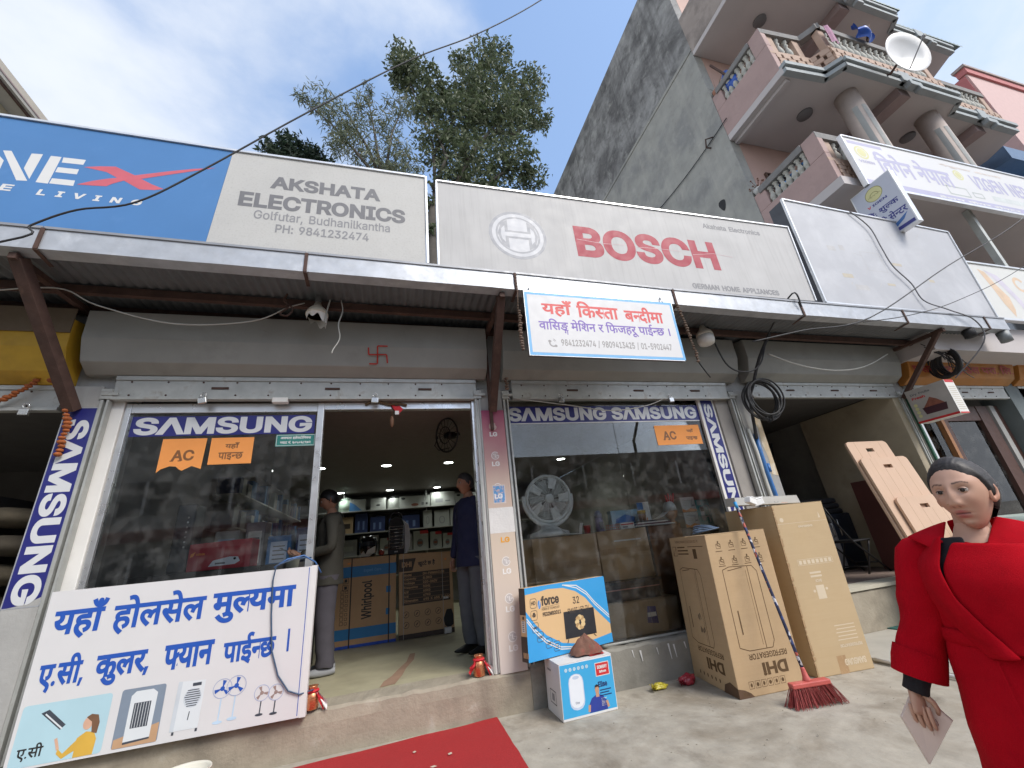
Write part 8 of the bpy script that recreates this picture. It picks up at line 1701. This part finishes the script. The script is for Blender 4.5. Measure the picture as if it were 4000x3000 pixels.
# wrap: right-over edge running from the left collar down to the belt on her left; rolled lapels
def sheet(name, fn, nu, nv, th=.006, mat=None):
    m = MB(); m.grid(fn, nu, nv); o = m.build(name, mat or m_coat, wo, weld=True); md = o.modifiers.new('t', 'SOLIDIFY'); md.thickness = th; md.offset = 0
    sb_ = o.modifiers.new('s', 'SUBSURF'); sb_.levels = 1; sb_.render_levels = 1; return o
def torso(s, z, lift=.0):   # point on the front of the coat at side s and height z
    zz = [(.76, .200, .148), (.85, .182, .126), (.95, .185, .136), (1.02, .186, .140), (1.08, .178, .118), (1.125, .142, .092), (1.18, .12, .075)]
    for (a, w0, d0), (b_, w1, d1) in zip(zz, zz[1:]):
        if z <= b_: break
    t_ = max(0, min(1, (z - a) / (b_ - a))); w = w0 + (w1 - w0) * t_; d = d0 + (d1 - d0) * t_; q = max(-.98, min(.98, s / w)); return B(.006 + d * (1 - abs(q) ** 2.3) ** .5 + lift, s, z)
# inner left front panel (reaches over to the neck), outer rolled lapel (her right side), crossing to the belt
def pw(x, tab):
    for (x0, y0), (x1, y1) in zip(tab, tab[1:]):
        if x <= x1: return y0 + (y1 - y0) * max(0, (x - x0) / (x1 - x0))
    return tab[-1][1]
LE = [(.80, -.02), (.82, .005), (.90, .052), (.98, .090), (1.07, .100), (1.17, .066), (1.2, .06)]      # edge of the outer lapel, side by height
sheet('knit_top', lambda u, v: torso(.125 - .11 * u, 1.04 + .125 * v, .004), 8, 8, .004, m_blk)
sheet('coat_front', lambda u, v: torso(-.16 + (pw(1.15 - .33 * v, [(.80, .04), (.88, .10), (1.067, .098), (1.15, .048)]) + .16) * u, 1.15 - .33 * v - .022 * (1 - u) * (1 - v), .016 + .004 * u), 14, 14)
def lap(u, v):
    z = 1.175 - .36 * u; s_ = pw(z, LE); w_ = .085 * (1 - .35 * u) * smooth(-.05, .25, u) + .02
    return torso(s_ + w_ * v, z - .012 * v, .036 + .014 * math.sin(PI * min(1, v * 1.3)) - .026 * v)
sheet('lapel', lap, 22, 8)
# wide collar wings: quads from neck edge to the free edge
def wing4(P, bulge):
    def fn(u, v):
        a = Vector(P[0]).lerp(Vector(P[1]), u); b = Vector(P[3]).lerp(Vector(P[2]), u); q = a.lerp(b, v) ; q += Vector((bulge, 0, bulge * .5)) * math.sin(PI * v) * (.4 + .6 * math.sin(PI * u)); return B(*q)
    return fn
sheet('collar', wing4([(-.045, .058, 1.215), (.085, .070, 1.150), (.100, .105, 1.132), (.035, .176, 1.172)], .012), 14, 8, .007)
sheet('collar', wing4([(-.045, -.070, 1.218), (.085, -.030, 1.130), (.080, -.135, 1.100), (-.01, -.190, 1.165)], .016), 14, 8, .007)
sheet('collar', lambda u, v: B(-.05 - .022 * math.sin(PI * u) + .0 * v - .02 * v, .060 - .13 * u, 1.217 - .07 * v + .006 * math.sin(PI * u)), 10, 4, .007)
# belt with a knot and a hanging end
def ring_(z, lift, n=40): 
    return [B(.0 + (.126 + lift) * math.cos(2 * PI * k / n), (.183 + lift) * math.sin(2 * PI * k / n), z + .006 * math.sin(4 * PI * k / n)) for k in range(n + 1)]
m = MB(); m.tube(ring_(.845, .012), [(.010, .026)] * 41, 8); m.build('belt', m_coat, wo)
m = MB(); kb = torso(-.075, .845, .03); m.ball(kb, (.03, .03, .032), 14, 10); m.build('belt_knot', m_coat, wo, jitter=.004)
m = MB(); m.grid(lambda u, v: torso(-.085 - .03 * u - .022 + .044 * v, .83 - .21 * u if .83 - .21 * u > .76 else .76, .032 + .04 * u) + Vector((0, 0, min(0, (.83 - .21 * u) - .76))), 10, 3); o = m.build('belt_end', m_coat, wo); o.modifiers.new('t', 'SOLIDIFY').thickness = .006
m = MB(); m.grid(lambda u, v: torso(.06 - .01 * u + .004 * v, .80 - .04 * u, .012) + Vector((0, 0, -.16 * u)) + yawF * (.05 * u), 8, 2); m.build('pocket_welt', m_coat, wo)
HC = B(.02, -.028, 1.306); fw_ = Vector((-.975, -.14, .03)).normalized()
def hl_w(X, Y): return (.078 - 8.0 * X * X) if Y > .03 else (.078 - 8.0 * X * X - (.03 - Y) * 1.7 if Y > -.03 else -.085)
hd, Wf = head_parts(wo, HC, fw_, .248, ('skin_face_woman', SK), (.46, .13, .13), (.04, .028, .024), m_hairw, hl_w, bun=True, nu=170, nv=140)
m = MB(); m.ball(Wf((.0145 + .006, .089, -.034)), .0022, 8, 6); m.build('nose_stud', M('gold', (.7, .5, .25), .2, .9, var=0), hd)
m = MB(); m.tube([B(-.02, 0, 1.12), B(-.018, -.005, 1.17), B(-.012, -.012, 1.215), B(-.01, -.02, 1.27)], [(.062, .066), (.046, .048), (.044, .046), (.046, .05)], 20); m.build('neck', m_skin_w, wo)
# hand and packet
hand(wo, B(.066, .330, .668), (sideR * .05 + Vector((0, 0, -1)) + yawF * .12), -yawF, .80, m_skin_w, (.12, .22, .15), 1)
hand(wo, B(.03, -.235, .62), (yawF * .2 + Vector((0, 0, -1))), sideR, .86, m_skin_w, (.35, .5, .35), -1)
pk = thing('paper_packet', 'flat pale pink packet of boards held low in the hand', 'packet', B(.135, .262, .50)); m_pk_ = M('pale_pink_board', (.74, .60, .52), .6, var=.05, vs=6); m_pke = M('board_edge_cream', (.60, .55, .40), .7, var=.1, vs=40)
PC = [(.332, .668), (.396, .574), (.368, .440), (.262, .578)]     # top, near edge, bottom, far edge as (side, height)
for k in range(2):
    f0 = .052 - .011 * k; fs = (.0, .022, .012, -.012); m = MB(); fr_ = [B(f0 + fs[i], s_, z_) for i, (s_, z_) in enumerate(PC)]; bk_2 = [q - yawF * .0085 + sideR * .007 for q in fr_]
    m.hexa(bk_2 + fr_); m.build('board', m_pk_, pk, bevel=.0012)
m = MB(); m.tube([B(.070, .318, .55), B(.071, .322, .536)], [(.006, .0006), (.008, .0006)], 8); m.tube([B(.071, .30, .585), B(.071, .298, .568)], [(.005, .0006), (.006, .0006)], 8); m.build('oval_mark', M('mark_brown', (.34, .2, .15), .7), pk)

# --------------------------------------------------------------- men in the doorway
m_oliv = M('olive_jacket', (.045, .043, .034), .85, var=.1, vs=6, bump=.2, bs=60); m_trs = M('charcoal_trousers', (.075, .07, .085), .85, var=.1, vs=6); m_nvj = M('navy_jacket', (.012, .016, .055), .85, var=.1, vs=6, bump=.2, bs=60); m_jean = M('grey_trousers', (.10, .11, .13), .85, var=.12, vs=8)
m_hairm = M('black_hair', (.012, .011, .011), .45, var=.3, vs=40)
def man(label, foot, fwd, H, jacket, trs, shoe, skin, arms, headturn, hairm, dark=False):
    o = Vector(foot); r = thing('person', label, 'person', o); f = Vector(fwd).normalized(); s = Vector((f.y, -f.x, 0)); k = H / 1.75
    def C(a, b, z): return o + (f * a + s * b + Vector((0, 0, z))) * k          # forward, right, up
    J = {'pelvis': (C(0, 0, .93), (.135 * k, .11 * k)), 'waist': (C(0, 0, 1.08), (.14 * k, .11 * k)), 'chest': (C(.01, 0, 1.28), (.16 * k, .12 * k)), 'upper': (C(-.01, 0, 1.42), (.11 * k, .085 * k)), 'neck': (C(.0, 0, 1.49), (.055 * k, .055 * k)), 'neck2': (C(.02, 0, 1.56), (.052 * k, .052 * k)),
         'hipR': (C(0, .09, .86), .095 * k), 'knR': (C(.03, .10, .48), .067 * k), 'anR': (C(-.02, .10, .09), .05 * k), 'hipL': (C(0, -.09, .86), .095 * k), 'knL': (C(.03, -.10, .48), .067 * k), 'anL': (C(-.02, -.10, .09), .05 * k)}
    E = [('pelvis', 'waist'), ('waist', 'chest'), ('chest', 'upper'), ('upper', 'neck'), ('neck', 'neck2'), ('pelvis', 'hipR'), ('hipR', 'knR'), ('knR', 'anR'), ('pelvis', 'hipL'), ('hipL', 'knL'), ('knL', 'anL')]
    for sd, (e_, w_) in zip(('R', 'L'), arms):
        sg_ = 1 if sd == 'R' else -1; J['sh' + sd] = (C(-.01, sg_ * .19, 1.40), .075 * k); J['el' + sd] = (C(*e_), .055 * k); J['wr' + sd] = (C(*w_), .042 * k); E += [('upper', 'sh' + sd), ('sh' + sd, 'el' + sd), ('el' + sd, 'wr' + sd)]
    zj = C(0, 0, .80).z; zn = C(0, 0, 1.475).z
    skin_mesh('body', J, E, [jacket, trs, skin], r, 'pelvis', 2, lambda c: 2 if c.z > zn and (c - C(0, 0, 1.5)).to_2d().length < .09 * k else (0 if c.z > zj else 1))
    # jacket shell and collar, trousers drape
    m = MB(); ns = 14
    def jk(u, v):
        a = 2 * PI * u; z = .78 + .66 * v; w_ = .195 - .02 * math.sin(PI * v) + .012 * (1 - v) - (.07 * max(0, v - .82) / .18); d_ = .15 - .015 * math.sin(PI * v) - (.05 * max(0, v - .82) / .18); p = C(d_ * math.cos(a), w_ * math.sin(a), z); return p + noise.noise_vector(p * 8) * .012
    m.grid(jk, 36, ns); m.build('jacket', jacket, r, weld=True)
    m = MB(); m.torus(C(.0, 0, 1.465), .068 * k, .022 * k, (f * .25 + Vector((0, 0, 1))), 20, 8); m.build('collar', jacket, r)
    for sg_ in (1, -1):
        m = MB()
        def leg(u, v, sg_=sg_): a = 2 * PI * u; z = .87 - .80 * v; w_ = .105 - .028 * v; p = C(.02 * math.sin(PI * v) - .02 * v + w_ * math.cos(a), sg_ * .10 + w_ * .95 * math.sin(a), z); return p + noise.noise_vector(Vector((p.x * 9, p.y * 9, p.z * 14))) * (.008 + .014 * smooth(.7, 1, v))
        m.grid(leg, 22, 22); m.build('trouser_leg', trs, r, weld=True)
        m = MB(); sgn = sg_
        def sf(u, v): a = 2 * PI * u; L_ = -.09 + .30 * v; w_ = .048 * math.sin(PI * min(max(v * .92 + .06, .0), .98)) ** .42; h_ = .075 - .035 * smooth(.35, .9, v); return C(L_ - .02, sgn * .105 + w_ * math.cos(a) * (1 - .0 * v), max(.004, .034 + (h_ * .62) * math.sin(a) * math.sin(PI * min(max(v * .94 + .04, .02), .98)) ** .35))
        m.grid(sf, 18, 16); m.build('shoe', shoe, r, weld=True)
    hd, Wf = head_parts(r, C(.045, 0, 1.63), Vector(headturn), .232 * k, ('skin_face_' + ('a' if dark else 'b'), (.36, .19, .12) if dark else (.38, .20, .13)), (.28, .10, .09), (.015, .012, .01), hairm, lambda X, Y: (.058 - 6 * X * X) if Y > .03 else (.058 - 6 * X * X - (.03 - Y) * 1.4 if Y > -.04 else -.06), female=False, nu=48, nv=40)
    return r, C
m_skm = M('skin_man', (.38, .20, .13), .55, var=.06, vs=10)
ra, Ca = man('person in an olive jacket looking at a phone behind the silver post', (-.70, 1.24, .30), (-.9, -.1, 0), 1.88, m_oliv, m_trs, M('grey_clog', (.30, .31, .33), .6, var=.05), m_skm, (((.02, .27, 1.12), (.30, .13, 1.10)), ((-.02, -.27, 1.12), (.27, -.12, 1.08))), (-.93, -.1, -.32), m_hairm)
hand(ra, Ca(.31, .12, 1.10), (Vector((-.9, -.2, .25))), Vector((.1, .0, 1)), 1.0, m_skm, (.4, .6, .4), 1)
hand(ra, Ca(.28, -.12, 1.08), (Vector((-.9, .2, .15))), Vector((.1, 0, 1)), 1.0, m_skm, (.3, .5, .4), -1)
ph = thing('mobile_phone', 'grey mobile phone held by the person behind the post', 'phone', Ca(.42, .05, 1.15)); q = Ca(.42, .05, 1.14); m = MB(); m.T = Matrix.Translation(q) @ Matrix.Rotation(.5, 4, 'Y'); m.box(-.075, .075, -.037, .037, .0, .009); m.build('body', M('phone_grey', (.15, .17, .19), .3), ph, bevel=.003); m = MB(); m.T = Matrix.Translation(q) @ Matrix.Rotation(.5, 4, 'Y'); m.quad([(-.07, -.033, .0102), (.07, -.033, .0102), (.07, .033, .0102), (-.07, .033, .0102)]); m.build('screen', m_glz, ph)
rb2, Cb = man('person in a navy jacket standing at the right door jamb', (.89, 1.02, .30), (-.85, -.5, 0), 1.95, m_nvj, m_jean, M('black_shoe', (.012, .012, .012), .4), m_skm, (((-.02, .26, 1.12), (.04, .27, .86)), ((-.02, -.26, 1.12), (.04, -.27, .86))), (-.95, -.3, 0), M('short_grey_hair', (.045, .043, .045), .6, var=.3, vs=40), True)
hand(rb2, Cb(.045, .27, .85), Vector((-.1, -.1, -1)), Vector((.5, -.8, 0)), 1.0, m_skm, (.35, .5, .35), 1); hand(rb2, Cb(.045, -.27, .85), Vector((-.1, -.1, -1)), Vector((-.5, .8, 0)), 1.0, m_skm, (.35, .5, .35), -1)
